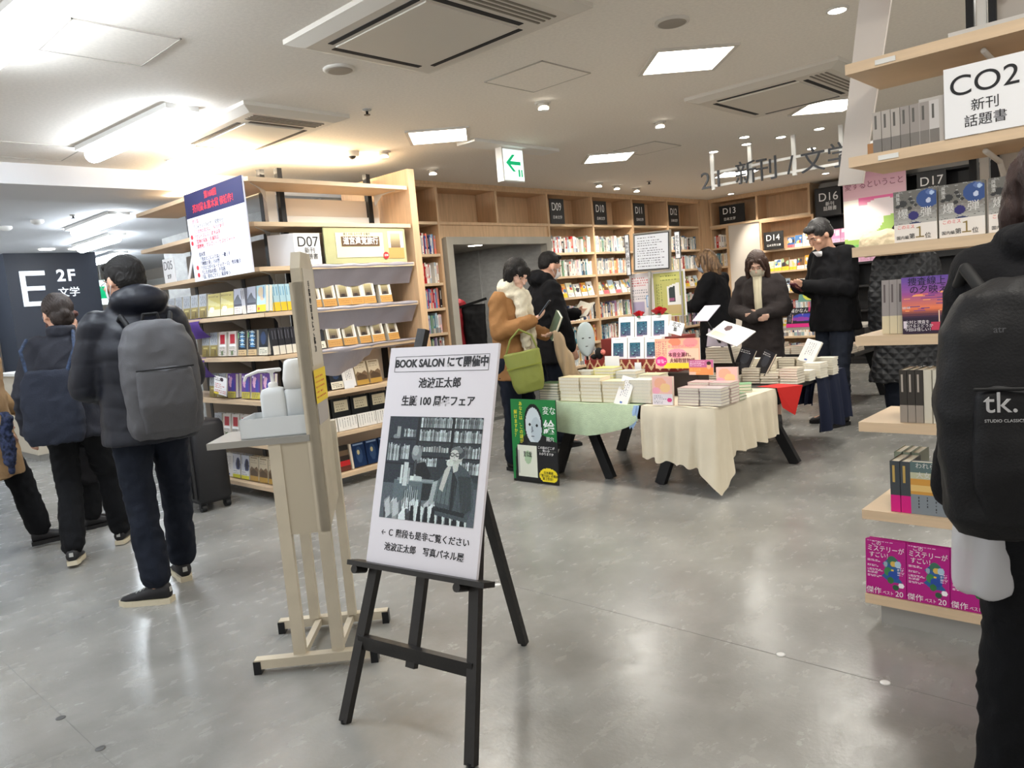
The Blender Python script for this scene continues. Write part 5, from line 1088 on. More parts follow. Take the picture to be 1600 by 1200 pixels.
for x, y, z, n, l in SH:
    for k in range(n):
        for b_ in (0, 1): book('white novel with blue-green picture, %s on the %s tier%s' % (('left', 'middle', 'right')[k], l, '' if b_ == 0 else ', copy behind'), (x+.148*k, y+.022*b_, z), (-.12, 0, 0), .142, .158, .02, COLS['teal'], A['teal'], None, 'white novels on the cloth riser')
for x, z, w, h, l in ((-3.385, .70, .13, .14, 'larger'), (-3.12, .72, .055, .07, 'smaller')):
    o = MB().bb(0, w, 0, .003, 0, h).build('blank_card', CARD, None, (x-.05, 4.645, z), (-.05, 0, 0)); tag(o, 'blank white card pinned on the zigzag cloth, %s one' % l, 'card')
# roses
RED = mat('rose_red', C(190, 20, 34), .5, var=.2, vscale=30); GRL = mat('rose_leaf', C(50, 84, 60), .6)
for i, (x, z, s_) in enumerate(((-3.27, 1.115, .85), (-3.09, 1.125, 1.15))):
    t = thing('artificial_rose', 'red artificial rose on top of the white novels, %s' % ('smaller left' if i == 0 else 'larger right'), 'flower', (x, 4.90, z))
    m_ = MB(); rr = random.Random(i)
    for k in range(16):
        a0 = k*2.4; rad = .008+.0028*k; h = .040-.0010*k; vs = []
        for u in range(7):
            for v in range(4):
                th = a0+(u-3)*.28; q = rad*(.55+.55*v/3)*s_; vs.append((q*math.cos(th), q*math.sin(th), (-.01+h*v/3*1.2-.004*(u-3)**2*.3*(v/3))*s_+.01))
        m_.add(vs, [(u*4+v, (u+1)*4+v, (u+1)*4+v+1, u*4+v+1) for u in range(6) for v in range(3)], 0, True)
    m_.ell((0, 0, .012*s_), (.034*s_, .034*s_, .024*s_), 14, 8); m_.build('petals', RED, t)
    m_ = MB()
    for k in range(3): a0 = k*2.1+1; m_.ell((.045*math.cos(a0), .045*math.sin(a0), -.004), (.03, .016, .004), 10, 6, rot=(0, .2, a0))
    m_.build('leaves', GRL, t); MB().cyl((0, 0, -.02), (0, 0, .006), .005, n=8).build('stem', GRL, t)
# pale mask prop and dark figurine
t = thing('mask_prop', 'pale blue mask with drawn closed eyes standing left of the white novels', 'mask', (-3.73, 4.82, .56), .75)
m_ = MB(); rings = []
for j in range(15):
    a0 = PI*j/14; z = .40-.135*math.cos(a0)*1.0; rr = max(.004, .072*math.sin(a0)**.8); rings.append([(rr*math.cos(2*PI*k/20), .02*math.sin(2*PI*k/20)*(1.6 if math.sin(2*PI*k/20) < 0 else .4), z) for k in range(20)])
m_.loft(rings); m_.build('face', mat('mask_pale_blue', C(206, 222, 226), .5), t)
m_ = MB(); 
for x in (-.025, .028): m_.ell((x, -.030, .41), (.010, .004, .004), 10, 6)
m_.ell((0.0, -.031, .345), (.012, .003, .003), 10, 6); m_.build('eye', INKB, t); MB().bb(-.008, .008, -.008, .008, 0, .28).bb(-.05, .05, -.04, .04, 0, .01).build('stand', BLACKM, t)
t = thing('figurine', 'small black plush figure with red and white face beside the mask', 'figurine', (-3.52, 4.70, .812))
m_ = MB(); m_.ell((0, 0, .045), (.035, .03, .045), 14, 10).ell((-.05, 0, .02), (.03, .025, .02), 12, 8); m_.build('body', mat('black_plush', C(24, 22, 24), .95), t); m_ = MB(); m_.ell((.045, -.012, .055), (.022, .012, .022), 12, 8); m_.build('face', mat('red_white_face', C(210, 120, 110), .7, var=.4, vscale=60), t)
# pink price boards
t = thing('price_board', 'pink and orange board with Japanese slogan among the white novels', 'sign board', (-2.95, 4.58, .755), rot=(-.06, 0, 0))
a = canvas(44, 70, (246, 178, 150)); el(a, .45, .12, .14, .14, (246, 140, 110)); el(a, .8, .15, .16, .16, (240, 150, 150)); el(a, .2, .3, .2, .2, (250, 196, 160)); rc(a, .28, .36, .98, .82, (248, 206, 180)); rc(a, .2, .84, .96, 1, (250, 214, 60)); el(a, .5, .5, .2, .16, (246, 160, 180)); dashes(a, .02, .1, .26, .6, 7, (190, 70, 110), seed=2, vert=True); dashes(a, .3, .22, .95, .3, 2, (240, 120, 140), seed=6); el(a, .14, .76, .13, .17, (226, 50, 140)); dashes(a, .05, .7, .24, .84, 3, (250, 220, 240), seed=5)
MB().bb(0, .35, 0, .006, 0, .205).build('board', CARD, t); MB().raster((0, -.001, .205), (.35, 0, 0), (0, 0, -.205), a).build('print', PRINTM, t)
text('本音全漏れ、', .033, t, (.205, -.0025, .092), m=mat('maroon_ink', C(110, 30, 50), .6)); text('夫婦取替物語', .033, t, (.215, -.0025, .052), m=MATS['maroon_ink'])
t = thing('price_board', 'small purple and orange card with a portrait drawing before the pink board', 'sign board', (-2.67, 4.55, .715), rot=(-.06, 0, -.05))
a = canvas(30, 46, (196, 104, 150)); rc(a, 0, .5, 1, 1, (236, 150, 90)); el(a, .82, .42, .09, .2, (230, 180, 140)); el(a, .82, .22, .09, .12, (50, 36, 34)); dashes(a, .06, .08, .62, .42, 4, (246, 220, 236), seed=2); dashes(a, .06, .56, .68, .9, 3, (250, 200, 120), seed=8); rc(a, 0, .8, .3, 1, (240, 190, 170))
MB().bb(0, .185, 0, .004, 0, .10).build('board', CARD, t); MB().raster((0, -.001, .10), (.185, 0, 0), (0, 0, -.10), a).build('print', PRINTM, t)
t = thing('price_board', 'white card with black brush lettering leaning at the right of the upper novels', 'sign board', (-2.98, 4.80, .99), rot=(-.3, .25, 0)); MB().bb(0, .12, 0, .003, 0, .09).build('board', CARD, t); text('恋文\n集', .035, t, (.06, -.001, .05), m=INKB)
# boards and notices behind the riser
t = thing('framed_notice', 'framed white notice with rows of small text on a black and grey frame', 'notice', (-3.53, 5.25, 1.45), rot=(-.05, .03, 0))
fr = MB().bb(0, .345, 0, .012, 0, .31); fr.build('backing', mat('frame_grey', C(130, 124, 112), .5), t); MB().bb(.012, .333, -.003, 0, .012, .298).build('frame', BLACKCARD, t)
MB().bb(.020, .325, -.005, -.003, .02, .29).build('sheet', mat('notice_white', C(214, 218, 222), .6), t)
a = canvas(44, 40, (214, 218, 222)); dashes(a, .08, .05, .95, .95, 12, (96, 98, 104), seed=21); MB().raster((.022, -.0056, .288), (.30, 0, 0), (0, 0, -.266), a).build('print', PRINTM, t)
MB().bar((.14, .02, 0), (.14, .02, -.895), .02, .02).build('pole', GREYM, t)
for x, z, w, h, l in ((-3.61, 1.43, .045, .33, 'left'), (-3.15, 1.52, .05, .21, 'right')):
    t = thing('title_strip', 'narrow black-edged vertical title strip %s of the framed notice' % l, 'notice', (x, 5.27, z)); MB().bar((w/2, .016, .01), (w/2, .016, -z+.555), .012, .012).build('pole', GREYM, t); MB().bb(0, w, 0, .006, 0, h).build('edge', BLACKCARD, t); MB().bb(.006, w-.006, -.001, 0, .006, h-.006).build('sheet', CARD, t)
    text('\n'.join('無料試し読み本' if l == 'left' else '名もなく本'), .030, t, (w/2, -.002, h/2), m=INKB)
t = thing('display_board', 'pale display board with handwritten sheet and small pictures behind the roses', 'sign board', (-3.60, 5.30, 1.08)); MB().bb(0, .50, 0, .01, 0, .36).build('board', CARD, t)
a = canvas(36, 22, (226, 220, 220)); dashes(a, .08, .06, .95, .3, 4, (200, 110, 110), seed=1); dashes(a, .08, .34, .9, .6, 4, (150, 150, 156), seed=2); rc(a, .0, .66, .62, .9, (176, 166, 190)); rc(a, .72, .5, .95, .8, (130, 170, 210)); rc(a, .76, .53, .91, .77, (236, 240, 244))
MB().raster((.005, -.001, .355), (.2, 0, 0), (0, 0, -.35), a).build('sheet', PRINTM, t)
a = canvas(44, 34, (188, 186, 110)); rc(a, .25, .04, .95, .16, (206, 206, 120)); dashes(a, .25, .05, .95, .2, 2, (120, 130, 70), seed=3); dashes(a, .05, .25, .3, .9, 3, (130, 136, 80), seed=5, vert=True); pg(a, [(.45, .32), (.85, .24), (.88, .76), (.45, .74)], (232, 232, 226)); pg(a, [(.50, .36), (.70, .32), (.70, .68), (.50, .68)], (52, 60, 60)); rc(a, .5, .60, .7, .68, (150, 90, 120)); rc(a, .45, .76, .95, .96, (190, 170, 120))
MB().raster((.22, -.002, .345), (.27, 0, 0), (0, 0, -.34), a).build('green_poster', PRINTM, t)
MB().bar((.05, .02, 0), (.05, .02, -.53), .02, .02).bar((.45, .02, 0), (.45, .02, -.53), .02, .02).build('leg', GREYM, t)
# lilac-white trays and boards on the rear table
LIL = mat('lilac_card', C(206, 200, 216), .6)
for (x, y, z, w, h, rx, ry, rz, m2, l) in [(-3.0, 5.20, 1.04, .17, .17, -.9, 0, -.35, LIL, 'lilac sheet lying tilted right of the roses'), (-2.98, 5.36, .83, .24, .14, -.25, 0, -.2, LIL, 'lilac upright tray left of the tilted white board'), (-2.90, 5.22, .93, .33, .19, -1.05, .25, -.35, CARD, 'tilted white board with small brown oval picture')]:
    t = thing('display_board', l, 'board', (x, y, z), rot=(rx, ry, rz)); MB().bb(0, w, 0, .006, 0, h).build('board', m2, t)
    if m2 is CARD:
        a = canvas(30, 44, (236, 236, 232)); el(a, .32, .3, .10, .16, (90, 60, 60)); rc(a, .5, .2, .85, .35, (200, 196, 214)); rc(a, .1, .65, .9, .9, (214, 220, 196)); MB().raster((0, -.001, h), (w, 0, 0), (0, 0, -h), a).build('print', PRINTM, t)
    MB().bar((w/2, .01, h*.3), (w/2, .16 if rx > -.9 else .34, -.0 if rx > -.9 else h*.15), .02, .01).build('strut', BLACKM, t)
pile(-2.98, 5.34, .70, 6, .22, .14, .02, (222, 216, 200), 'white-edged book in the raised pile under the tilted board')
t = thing('display_riser', 'dark plinth under the raised pile on the rear table', 'riser', (-3.0, 5.36, .551)); MB().bb(0, .28, 0, .18, 0, .148).build('body', mat('dark_plinth', C(48, 46, 46), .6), t)
# table before D14
k_ = 0
for j, y in enumerate((7.53, 7.72)):
    for i in range(8):
        k_ += 1; x = -3.86+.152*i
        pile(x, y, .531, 3+(i*7+j*3) % 3, .145, .15, .02, ((206, 190, 170), (214, 190, 172), (200, 180, 166))[i % 3], 'tan-edged book, %s table row before bay D14, pile %s' % (('front', 'back')[j], nth(i+1)), group='piles before bay D14')
t = thing('display_riser', 'raised grey shelf standing on the table before bay D14', 'riser', (-3.9, 7.92, .53)); MB().bb(0, 1.25, 0, .5, .215, .24).build('top', mat('grey_laminate', C(170, 164, 156), .5), t); MB().bb(.02, .05, .02, .48, 0, .215).bb(1.2, 1.23, .02, .48, 0, .215).build('leg', BLACKM, t)
t = thing('price_board', 'dark board with white lettering and pink and blue lights on the raised shelf', 'sign board', (-3.46, 7.93, .772), rot=(-.30, 0, 0))
a = canvas(32, 46, (34, 34, 44)); el(a, .55, .5, .35, .2, (60, 70, 190)); el(a, .45, .58, .3, .1, (150, 60, 170)); rc(a, .68, .02, 1, .22, (200, 50, 120)); rc(a, 0, .84, 1, 1, (230, 40, 140)); rc(a, .18, .35, .2, .8, (220, 160, 150)); dashes(a, .05, .3, .15, .8, 2, (160, 160, 170), seed=3, vert=True)
MB().bb(0, .33, 0, .006, 0, .21).build('board', BLACKCARD, t); MB().raster((0, -.001, .21), (.33, 0, 0), (0, 0, -.21), a).build('print', PRINTM, t); text('海かなん', .048, t, (.125, -.002, .175), m=INKW); text('で', .022, t, (.165, -.002, .135), m=INKW)
t = thing('price_board', 'teal and yellow poster board tilted behind the dark board', 'sign board', (-3.50, 8.36, 1.02), rot=(-.45, 0, 0)); a = canvas(30, 36, (110, 160, 150)); el(a, .45, .7, .3, .25, (226, 226, 90)); rc(a, .1, .1, .8, .2, (236, 240, 240)); rc(a, .15, .3, .7, .42, (240, 244, 244)); rc(a, .8, .2, 1, .9, (232, 226, 226))
MB().bb(0, .30, 0, .006, 0, .25).build('board', CARD, t); MB().raster((0, -.001, .25), (.30, 0, 0), (0, 0, -.25), a).build('print', PRINTM, t); MB().bar((.15, .02, .1), (.15, .1, -.25), .02, .02).build('strut', BLACKM, t)
book('blue-topped novel standing on the raised shelf beside the masked woman', (-3.82, 8.1, .772), (-.1, 0, 0), .13, .19, .025, (60, 120, 190), cv_stripe([(60, 150, 220), (90, 120, 150), (110, 100, 110), (226, 90, 140), (236, 220, 226)]), None, None)
for k in range(2): book('pink-lettered white card standing behind the dark board, %s' % ('left', 'right')[k], (-3.62+.12*k, 8.22, .772), (-.1, 0, 0), .10, .09, .01, (240, 226, 232), cv_multi(200+k), None, None, name='price_card', cat='card')
t = thing('cardboard_box', 'open pale cardboard box beside the masked woman', 'box', (-3.72, 7.75, .66)); MB().bb(0, .16, 0, .16, 0, .16).build('body', mat('cardboard', C(190, 164, 130), .8), t); MB().bar((0, 0, .16), (-.05, -.02, .24), .12, .004).build('flap', MATS['cardboard'], t)
# ---------------------------------------------------------------- the green floor poster
t = thing('floor_poster', 'green and black floor poster with white mask face leaning on the left table', 'poster', (-3.845, 3.985, .004), rot=(-.06, 0, .02))
a = canvas(110, 76, (28, 120, 58)); pg(a, [(.18, .52), (.35, .40), (.72, .42), (1, .50), (1, 1), (.05, 1), (.08, .6)], (22, 24, 26)); el(a, .50, .30, .21, .25, (16, 20, 18)); el(a, .50, .31, .175, .215, (206, 216, 222)); el(a, .56, .36, .12, .15, (186, 198, 206)); el(a, .42, .30, .022, .02, (20, 20, 22)); el(a, .58, .31, .022, .02, (20, 20, 22)); pg(a, [(.47, .30), (.50, .38), (.45, .40)], (120, 130, 140)); rc(a, .46, .44, .52, .45, (40, 40, 44)); rc(a, .36, .51, .62, .56, (40, 46, 44))
rc(a, .12, .56, .56, .94, (222, 224, 210)); rc(a, .12, .62, .16, .9, (180, 184, 176)); el(a, .35, .70, .08, .08, (170, 196, 160)); rc(a, .58, .60, .98, .62, (60, 64, 62)); el(a, .79, .90, .20, .09, (240, 216, 40)); rc(a, .0, .98, 1, 1, (12, 14, 14))
MB().bb(0, .42, 0, .008, 0, .60).build('board', BLACKCARD, t); MB().raster((0, -.001, .60), (.42, 0, 0), (0, 0, -.60), a).build('print', PRINTM, t)
YEL = mat('yellow_ink', C(236, 226, 60), .6)
text('\n'.join('あなたは、この謎が'), .034, t, (.095, -.002, .43), m=YEL); text('\n'.join('解けますか？'), .034, t, (.045, -.002, .42), m=YEL)
text('変な', .060, t, (.36, -.002, .52), m=INKW); text('絵', .105, t, (.355, -.002, .40), m=INKW, bold=.002); text('雨穴', .035, t, (.36, -.002, .32), m=INKW); text('変な絵', .045, t, (.145, -.002, .20), rot=(PI/2, 0, 0), m=INKB, sx=.6)
text('この絵のどこが\n怖いか\nわかりますか', .022, t, (.32, -.002, .235), m=INKW); text('日本最速\n「第六回」の著者\n第２作目！', .022, t, (.332, -.002, .058), m=INKB)
# ================================================================== people
def melt(mb, voxel, name, mats, parent, smooth=3, disp=None, ratio=None, loc=(0, 0, 0)):
    """unite overlapping closed pieces into one continuous surface"""
    me = mb.mesh(name, mats); o = bpy.data.objects.new(name, me); COL.objects.link(o)
    m = o.modifiers.new('r', 'REMESH'); m.mode = 'VOXEL'; m.voxel_size = voxel; m.use_smooth_shade = True
    if smooth: s = o.modifiers.new('s', 'SMOOTH'); s.iterations = smooth; s.factor = .5
    if ratio: d = o.modifiers.new('d', 'DECIMATE'); d.ratio = ratio
    dg = bpy.context.evaluated_depsgraph_get(); ev = o.evaluated_get(dg)
    nm = bpy.data.meshes.new_from_object(ev); nm.name = name
    bpy.data.objects.remove(o); bpy.data.meshes.remove(me)
    nm.materials.clear()
    for q in (mats if isinstance(mats, (list, tuple)) else [mats]): nm.materials.append(q)
    nm.polygons.foreach_set('use_smooth', [True]*len(nm.polygons))
    if disp:
        ns = [v.normal.copy() for v in nm.vertices]
        for v, n in zip(nm.vertices, ns): v.co += n*disp(v.co)
    nm.update()
    return put(name, nm, parent, loc)
def wrinkle(amp, f=9, zf=.6, seed=0):
    off = Vector((seed*3.1, seed*1.7, seed*.9))
    def g(p):
        a = noise.noise(Vector((p.x*f, p.y*f, p.z*f*zf))+off); q = noise.noise(Vector((p.x*f*1.4+p.z*3, p.y*f*1.4, p.z*f*1.5-p.x*4))+off*2)
        return amp*a+amp*1.1*(.35-abs(q))*1.4+amp*.35*noise.noise(Vector((p.x*f*3.2, p.y*f*3.2, p.z*f*2.4))+off)
    return g
def quilt(amp, step, seed=0):
    w = wrinkle(amp*.8, 7, .6, seed)
    return lambda p: amp*(abs(math.sin(PI*(p.z+.02*noise.noise(p*6))/step))**.5-.6)+w(p)
SKIN = mat('skin', C(206, 160, 136), .55, var=.05, vscale=20); SKIN2 = mat('skin_pale', C(216, 176, 156), .55, var=.04, vscale=20)
HAIR = mat('hair_black', C(20, 17, 16), .6, spec=.3, bump=.4, bscale=120, stretch=(6, 6, .6)); HAIRB = mat('hair_brown', C(62, 42, 34), .4, spec=.5, bump=.4, bscale=120, stretch=(6, 6, .6)); HAIRH = mat('hair_highlighted', C(70, 52, 40), .45, var=.3, vscale=5, col2=C(150, 118, 84), stretch=(8, 8, .8), bump=.3, bscale=80)
MASKW = mat('mask_cloth', C(206, 198, 178), .8); MASKP = mat('mask_white', C(222, 220, 222), .8)
def hand(m, w, d, pn, curl=.5, s=1.0, side=1):
    """w wrist, d direction of the fingers, pn palm normal (the way the palm looks), side: thumb side"""
    d = Vector(d).normalized(); pn = Vector(pn); pn = (pn-pn.dot(d)*d).normalized(); a = d.cross(pn)*side; w = Vector(w)
    m.chain([w, w+d*.03*s, w+d*.075*s], [.024*s, .022*s, .018*s])
    for k in range(4): m.limb(w+d*.02*s+a*((k-1.5)*.013*s), .014*s, w+d*.085*s+a*((k-1.5)*.019*s), .0115*s, 10)
    for k, L in enumerate((.066, .074, .070, .054)):
        p = w+d*.083*s+a*((1.5-k)*.019*s); dr = d.copy(); ang = 0; pts = [p]
        for j, f in enumerate((.45, .32, .23)):
            ang += curl*(.35, .75, .6)[j]+k*.03; q = (math.cos(ang)*d+math.sin(ang)*pn).normalized(); p = p+q*L*f*s; pts.append(p)
        m.chain(pts, [.0098*s, .0092*s, .0084*s, .0070*s])
    b = w+d*.028*s+a*.022*s; t1 = b+(d*.6+a*.75+pn*.25).normalized()*.038*s; t2 = t1+(d*.85+a*.3+pn*(.3+curl*.4)).normalized()*.028*s
    m.chain([b, t1, t2], [.014*s, .0115*s, .009*s])
def person(label, loc, rz, H=1.7, J=None, top=None, bottom=None, shoe=None, hair=None, skin=SKIN, look=(0, 0, 0), hands=None, mask=None, glasses=False, voxel=.0085, female=False, top_kind='coat', hem=.55, puff=0, collar=None, skirt=None, seed=0, hood=None, widen=1.0, topf=None, cuff=.12, laces=None, quilted=False):
    """local frame: stands at the origin facing +y, +x is the person's right side reversed (x to the viewer's right from behind)"""
    S = H/1.70; t = thing('person', label, 'person', loc, rz)
    j = dict(head=(0, .03, 1.585), neck=(0, .0, 1.45), chest=(0, 0, 1.26), waist=(0, 0, 1.06), pelvis=(0, 0, .93),
             ls=(-.17, 0, 1.385), le=(-.22, -.02, 1.10), lw=(-.23, .06, .86), rs=(.17, 0, 1.385), re=(.22, -.02, 1.10), rw=(.23, .06, .86),
             lh=(-.09, 0, .90), lk=(-.10, .02, .49), la=(-.10, -.01, .085), lt=(-.115, .14, .03), rh=(.09, 0, .90), rk=(.10, .02, .49), ra=(.10, -.01, .085), rt=(.115, .14, .03))
    if female: j.update(ls=(-.148, 0, 1.375), rs=(.148, 0, 1.375))
    if J: j.update(J)
    j = {k: Vector(v)*S for k, v in j.items()}
    hd = j['head']; HR = Euler(look).to_matrix()
    hp = lambda x, y, z: hd+HR @ (Vector((x, y, z))*S)
    b = MB()
    # ---- body: one continuous surface
    b.ell(hd+HR @ Vector((0, -.006, .02))*S, (.076*S, .094*S, .098*S), rot=look); b.ell(hp(0, .022, -.045), (.056*S, .066*S, .070*S), rot=look)
    b.ell(hp(0, .074, -.085), (.022*S, .018*S, .020*S), rot=look)            # chin
    b.limb(hp(0, .088, .012), .0075*S, hp(0, .108, -.024), .0125*S, 10)        # nose
    b.ell(hp(0, .080, .028), (.050*S, .016*S, .012*S), rot=look)              # brow
    b.ell(hp(0, .086, -.056), (.024*S, .010*S, .0065*S), rot=look); b.ell(hp(0, .085, -.068), (.020*S, .010*S, .007*S), rot=look)  # lips
    for s in (-1, 1): b.ell(hp(.078*s, -.004, -.008), (.010*S, .020*S, .032*S), 12, 8, rot=look); b.ell(hp(.042*s, .066, -.02), (.024*S, .020*S, .022*S), 12, 8, rot=look)
    b.chain([hp(0, -.015, -.06), j['neck'], j['chest']+Vector((0, 0, .12*S))], [.055*S, .056*S, .075*S])
    tw = (.155 if not female else .138)*S*widen
    def tor(k): return j[k].x, j[k].y
    b.body([(j['pelvis'].z-.06*S, *tor('pelvis'), tw, .10*S), (j['pelvis'].z+.04*S, *tor('pelvis'), tw*1.02, .105*S), (j['waist'].z, *tor('waist'), tw*.86, .092*S), (j['chest'].z, *tor('chest'), tw*1.02, .108*S), (j['chest'].z+.12*S, *tor('chest'), tw*.92, .085*S), (j['neck'].z-.04*S, *tor('neck'), .07*S, .06*S)])
    for a0, a1, a2, rr in (('ls', 'le', 'lw', .046), ('rs', 're', 'rw', .046)): b.chain([j[a0], j[a1], j[a2]], [rr*S, .038*S, .024*S]); b.limb(j['chest']+Vector((0, 0, .10*S)), .06*S, j[a0], .05*S)
    for a0, a1, a2, a3 in (('lh', 'lk', 'la', 'lt'), ('rh', 'rk', 'ra', 'rt')): b.chain([j[a0], j[a1], j[a2]], [.080*S, .054*S, .036*S]); b.limb(j[a2]-Vector((0, 0, .03*S)), .032*S, j[a3], .026*S)
    hands = hands or {}
    for k, wk, ek in (('l', 'lw', 'le'), ('r', 'rw', 're')):
        h = hands.get(k, {}); d = h.get('d') or tuple((j[wk]-j[ek]).normalized()); pn = h.get('n', (1 if k == 'l' else -1, 0, 0))
        hand(b, j[wk], d, pn, h.get('curl', .45), S*(.92 if female else 1), h.get('side', -1 if k == 'l' else 1))
    melt(b, voxel, 'body', skin, t, 2, ratio=.5)
    # ---- eyes
    if True:
        for s in (-1, 1):
            e = MB(); e.ell(hp(.031*s, .0745, .006), (.0125*S, .008*S, .0055*S), 12, 8, rot=look); e.build('eye', mat('eye_white', C(196, 188, 180), .5), t)
            e = MB(); e.ell(hp(.031*s, .0815, .005), (.0055*S, .003*S, .005*S), 10, 6, rot=look); e.build('iris', mat('iris_dark', C(30, 20, 16), .2), t)
            e = MB(); e.limb(hp(.017*s, .093, .030), .0035*S, hp(.046*s, .086, .032), .0028*S, 8); e.build('eyebrow', HAIR, t)
    # ---- hair
    if hair:
        m_, kind = hair; q = MB()
        q.ell(hp(0, -.022, .036), (.088*S, .104*S, .098*S), rot=look)
        if kind == 'short': q.ell(hp(0, -.055, .0), (.080*S, .062*S, .082*S), rot=look); q.ell(hp(0, .050, .092), (.060*S, .045*S, .026*S), rot=look)
        if kind == 'shortmale': q = MB(); q.ell(hp(0, -.018, .052), (.082*S, .098*S, .085*S), rot=look); q.ell(hp(0, -.052, .02), (.074*S, .058*S, .07*S), rot=look); q.ell(hp(0, .045, .10), (.058*S, .045*S, .022*S), rot=look)
        if kind == 'bob':
            for s in (-1, 1): q.limb(hp(.062*s, -.005, .04), .034*S, hp(.068*s, .020, -.075), .020*S); q.limb(hp(.066*s, -.03, .03), .030*S, hp(.066*s, -.02, -.085), .024*S)
            q.limb(hp(0, -.055, 0), .072*S, hp(0, -.045, -.065), .058*S); q.ell(hp(0, .052, .062), (.064*S, .034*S, .040*S), rot=look)
            for k in range(5): q.limb(hp(-.05+.025*k, .066, .070), .016*S, hp(-.055+.0275*k, .086, .026), .009*S, 8)
        if kind == 'long':
            for s in (-1, 1): q.chain([hp(.068*s, -.01, .04), hp(.086*s, .0, -.06), hp(.088*s, .012, -.16)], [.034*S, .032*S, .022*S]); q.limb(hp(.04*s, .07, .075), .018*S, hp(.074*s, .064, -.02), .016*S, 8)
            q.chain([hp(0, -.06, 0), hp(0, -.068, -.10), hp(0, -.065, -.17)], [.078*S, .076*S, .05*S])
        if kind == 'tied': q.ell(hp(0, -.06, -.03), (.074*S, .05*S, .075*S), rot=look); q.ell(hp(0, -.10, -.02), (.035*S, .03*S, .035*S), rot=look)
        st = lambda p: .0022*math.sin(p.x*620+p.y*540+9*noise.noise(p*20))+.004*noise.noise(p*26)
        melt(q, .006*S, 'hair', m_, t, 2, disp=st)
    if mask:
        q = MB(); rings = []
        for i in range(9):
            v = i/8; z = .002-.098*v; bow = .112-.020*abs(v-.35)-(.030*max(0, v-.7)/.3)
            rings.append([hp(.070*math.sin(u*1.25)*(1-.25*max(0, v-.6)), -.0+bow*math.cos(u*1.15)*1.0+.0, z-.01*abs(u)) for u in [(-1+2*k/12) for k in range(13)]])
        vs = [p for r in rings for p in r]; q.add(vs, [(i*13+k, i*13+k+1, (i+1)*13+k+1, (i+1)*13+k) for i in range(8) for k in range(12)], 0, True)
        q.build('face_mask', mask, t)
        q = MB()
        for s in (-1, 1): q.limb(hp(.068*s, .035, -.02), .0022*S, hp(.084*s, -.012, .008), .0022*S, 6); q.limb(hp(.066*s, .035, -.07), .0022*S, hp(.084*s, -.012, -.03), .0022*S, 6)
        q.build('mask_loop', mask, t)
    if glasses:
        q = MB()
        for s in (-1, 1):
            for k in range(12): a0, a1 = 2*PI*k/12, 2*PI*(k+1)/12; q.limb(hp(s*.032+.022*math.cos(a0), .100, .004+.017*math.sin(a0)), .0016, hp(s*.032+.022*math.cos(a1), .100, .004+.017*math.sin(a1)), .0016, 6)
            q.limb(hp(s*.054, .098, .008), .0016, hp(s*.080, .0, .006), .0016, 6)
        q.limb(hp(-.010, .1, .006), .0016, hp(.010, .1, .006), .0016, 6); q.build('glasses', mat('silver_frame', C(180, 184, 190), .3, metal=.9), t)
    # ---- trousers
    if bottom:
        q = MB(); q.body([(j['pelvis'].z-.10*S, *tor('pelvis'), tw*1.0, .11*S), (j['pelvis'].z+.06*S, *tor('pelvis'), tw*1.06, .118*S), (j['pelvis'].z+.14*S, *tor('pelvis'), tw*.96, .105*S)])
        for a0, a1, a2 in (('lh', 'lk', 'la'), ('rh', 'rk', 'ra')):
            e = j[a2]+(j[a1]-j[a2]).normalized()*(cuff-.085)*S
            q.chain([j[a0]-Vector((0, 0, .02)), j[a1], e], [.100*S*widen, .074*S*widen, .068*S])
        melt(q, .011, 'trousers', bottom, t, 3, disp=wrinkle(.010, 11, .5, seed+3))
    if skirt:
        q = MB(); q.body([(skirt[1]*S, *tor('pelvis'), tw*1.35, .18*S), (j['pelvis'].z, *tor('pelvis'), tw*1.1, .125*S), (j['waist'].z, *tor('waist'), tw*.95, .105*S)]); melt(q, .012, 'skirt', skirt[0], t, 3, disp=wrinkle(.012, 13, .25, seed+5))
    # ---- upper garment
    if top:
        f = topf or 1.0; q = MB(); ex = .022*S+puff
        secs = []
        if hem*S < j['pelvis'].z: secs += [(hem*S, *tor('pelvis'), (tw*1.14+ex)*f, (.135*S+ex)*f), ((hem*S+j['pelvis'].z)/2, *tor('pelvis'), tw*1.10+ex, .128*S+ex)]
        secs += [(j['pelvis'].z+.05*S, *tor('pelvis'), tw*1.05+ex, .112*S+ex), (j['waist'].z+.02*S, *tor('waist'), tw*.98+ex, .105*S+ex), (j['chest'].z, *tor('chest'), tw*1.06+ex, .112*S+ex), (j['chest'].z+.11*S, *tor('chest'), tw*.94+ex*.7, .088*S+ex*.8), (j['neck'].z-.025*S, *tor('neck'), .074*S+ex*.4, .066*S+ex*.4), (j['neck'].z+.005*S, *tor('neck'), .066*S, .06*S)]
        q.body(secs)
        for a0, a1, a2 in (('ls', 'le', 'lw'), ('rs', 're', 'rw')):
            q.limb(j['chest']+Vector((0, 0, .09*S)), .07*S+ex, j[a0], .054*S+ex*.5)
            q.chain([j[a0], j[a1], j[a2]-(j[a2]-j[a1]).normalized()*.005], [.056*S+ex*.6, .048*S+ex*.6, .039*S+ex*.4])
        if hood: 
            q.ell(hp(0, -.10, -.125), (.125*S, .085*S, .075*S)); q.ell(hp(0, -.02, -.155), (.125*S, .11*S, .05*S))
            for s in (-1, 1): q.limb(hp(.085*s, -.06, -.125), .052*S, hp(.060*s, .05, -.165), .036*S)
        elif collar: q.lathe([(.062*S, -.03), (.075*S, 0), (.080*S, .045*S), (.064*S, .05*S)], 20, o=tuple(j['neck']+Vector((0, -.004, .01))))
        melt(q, .011, top_kind, top, t, 3, disp=(quilt(.0055, .11*S, seed) if quilted else wrinkle(.011, 8, .7, seed)))
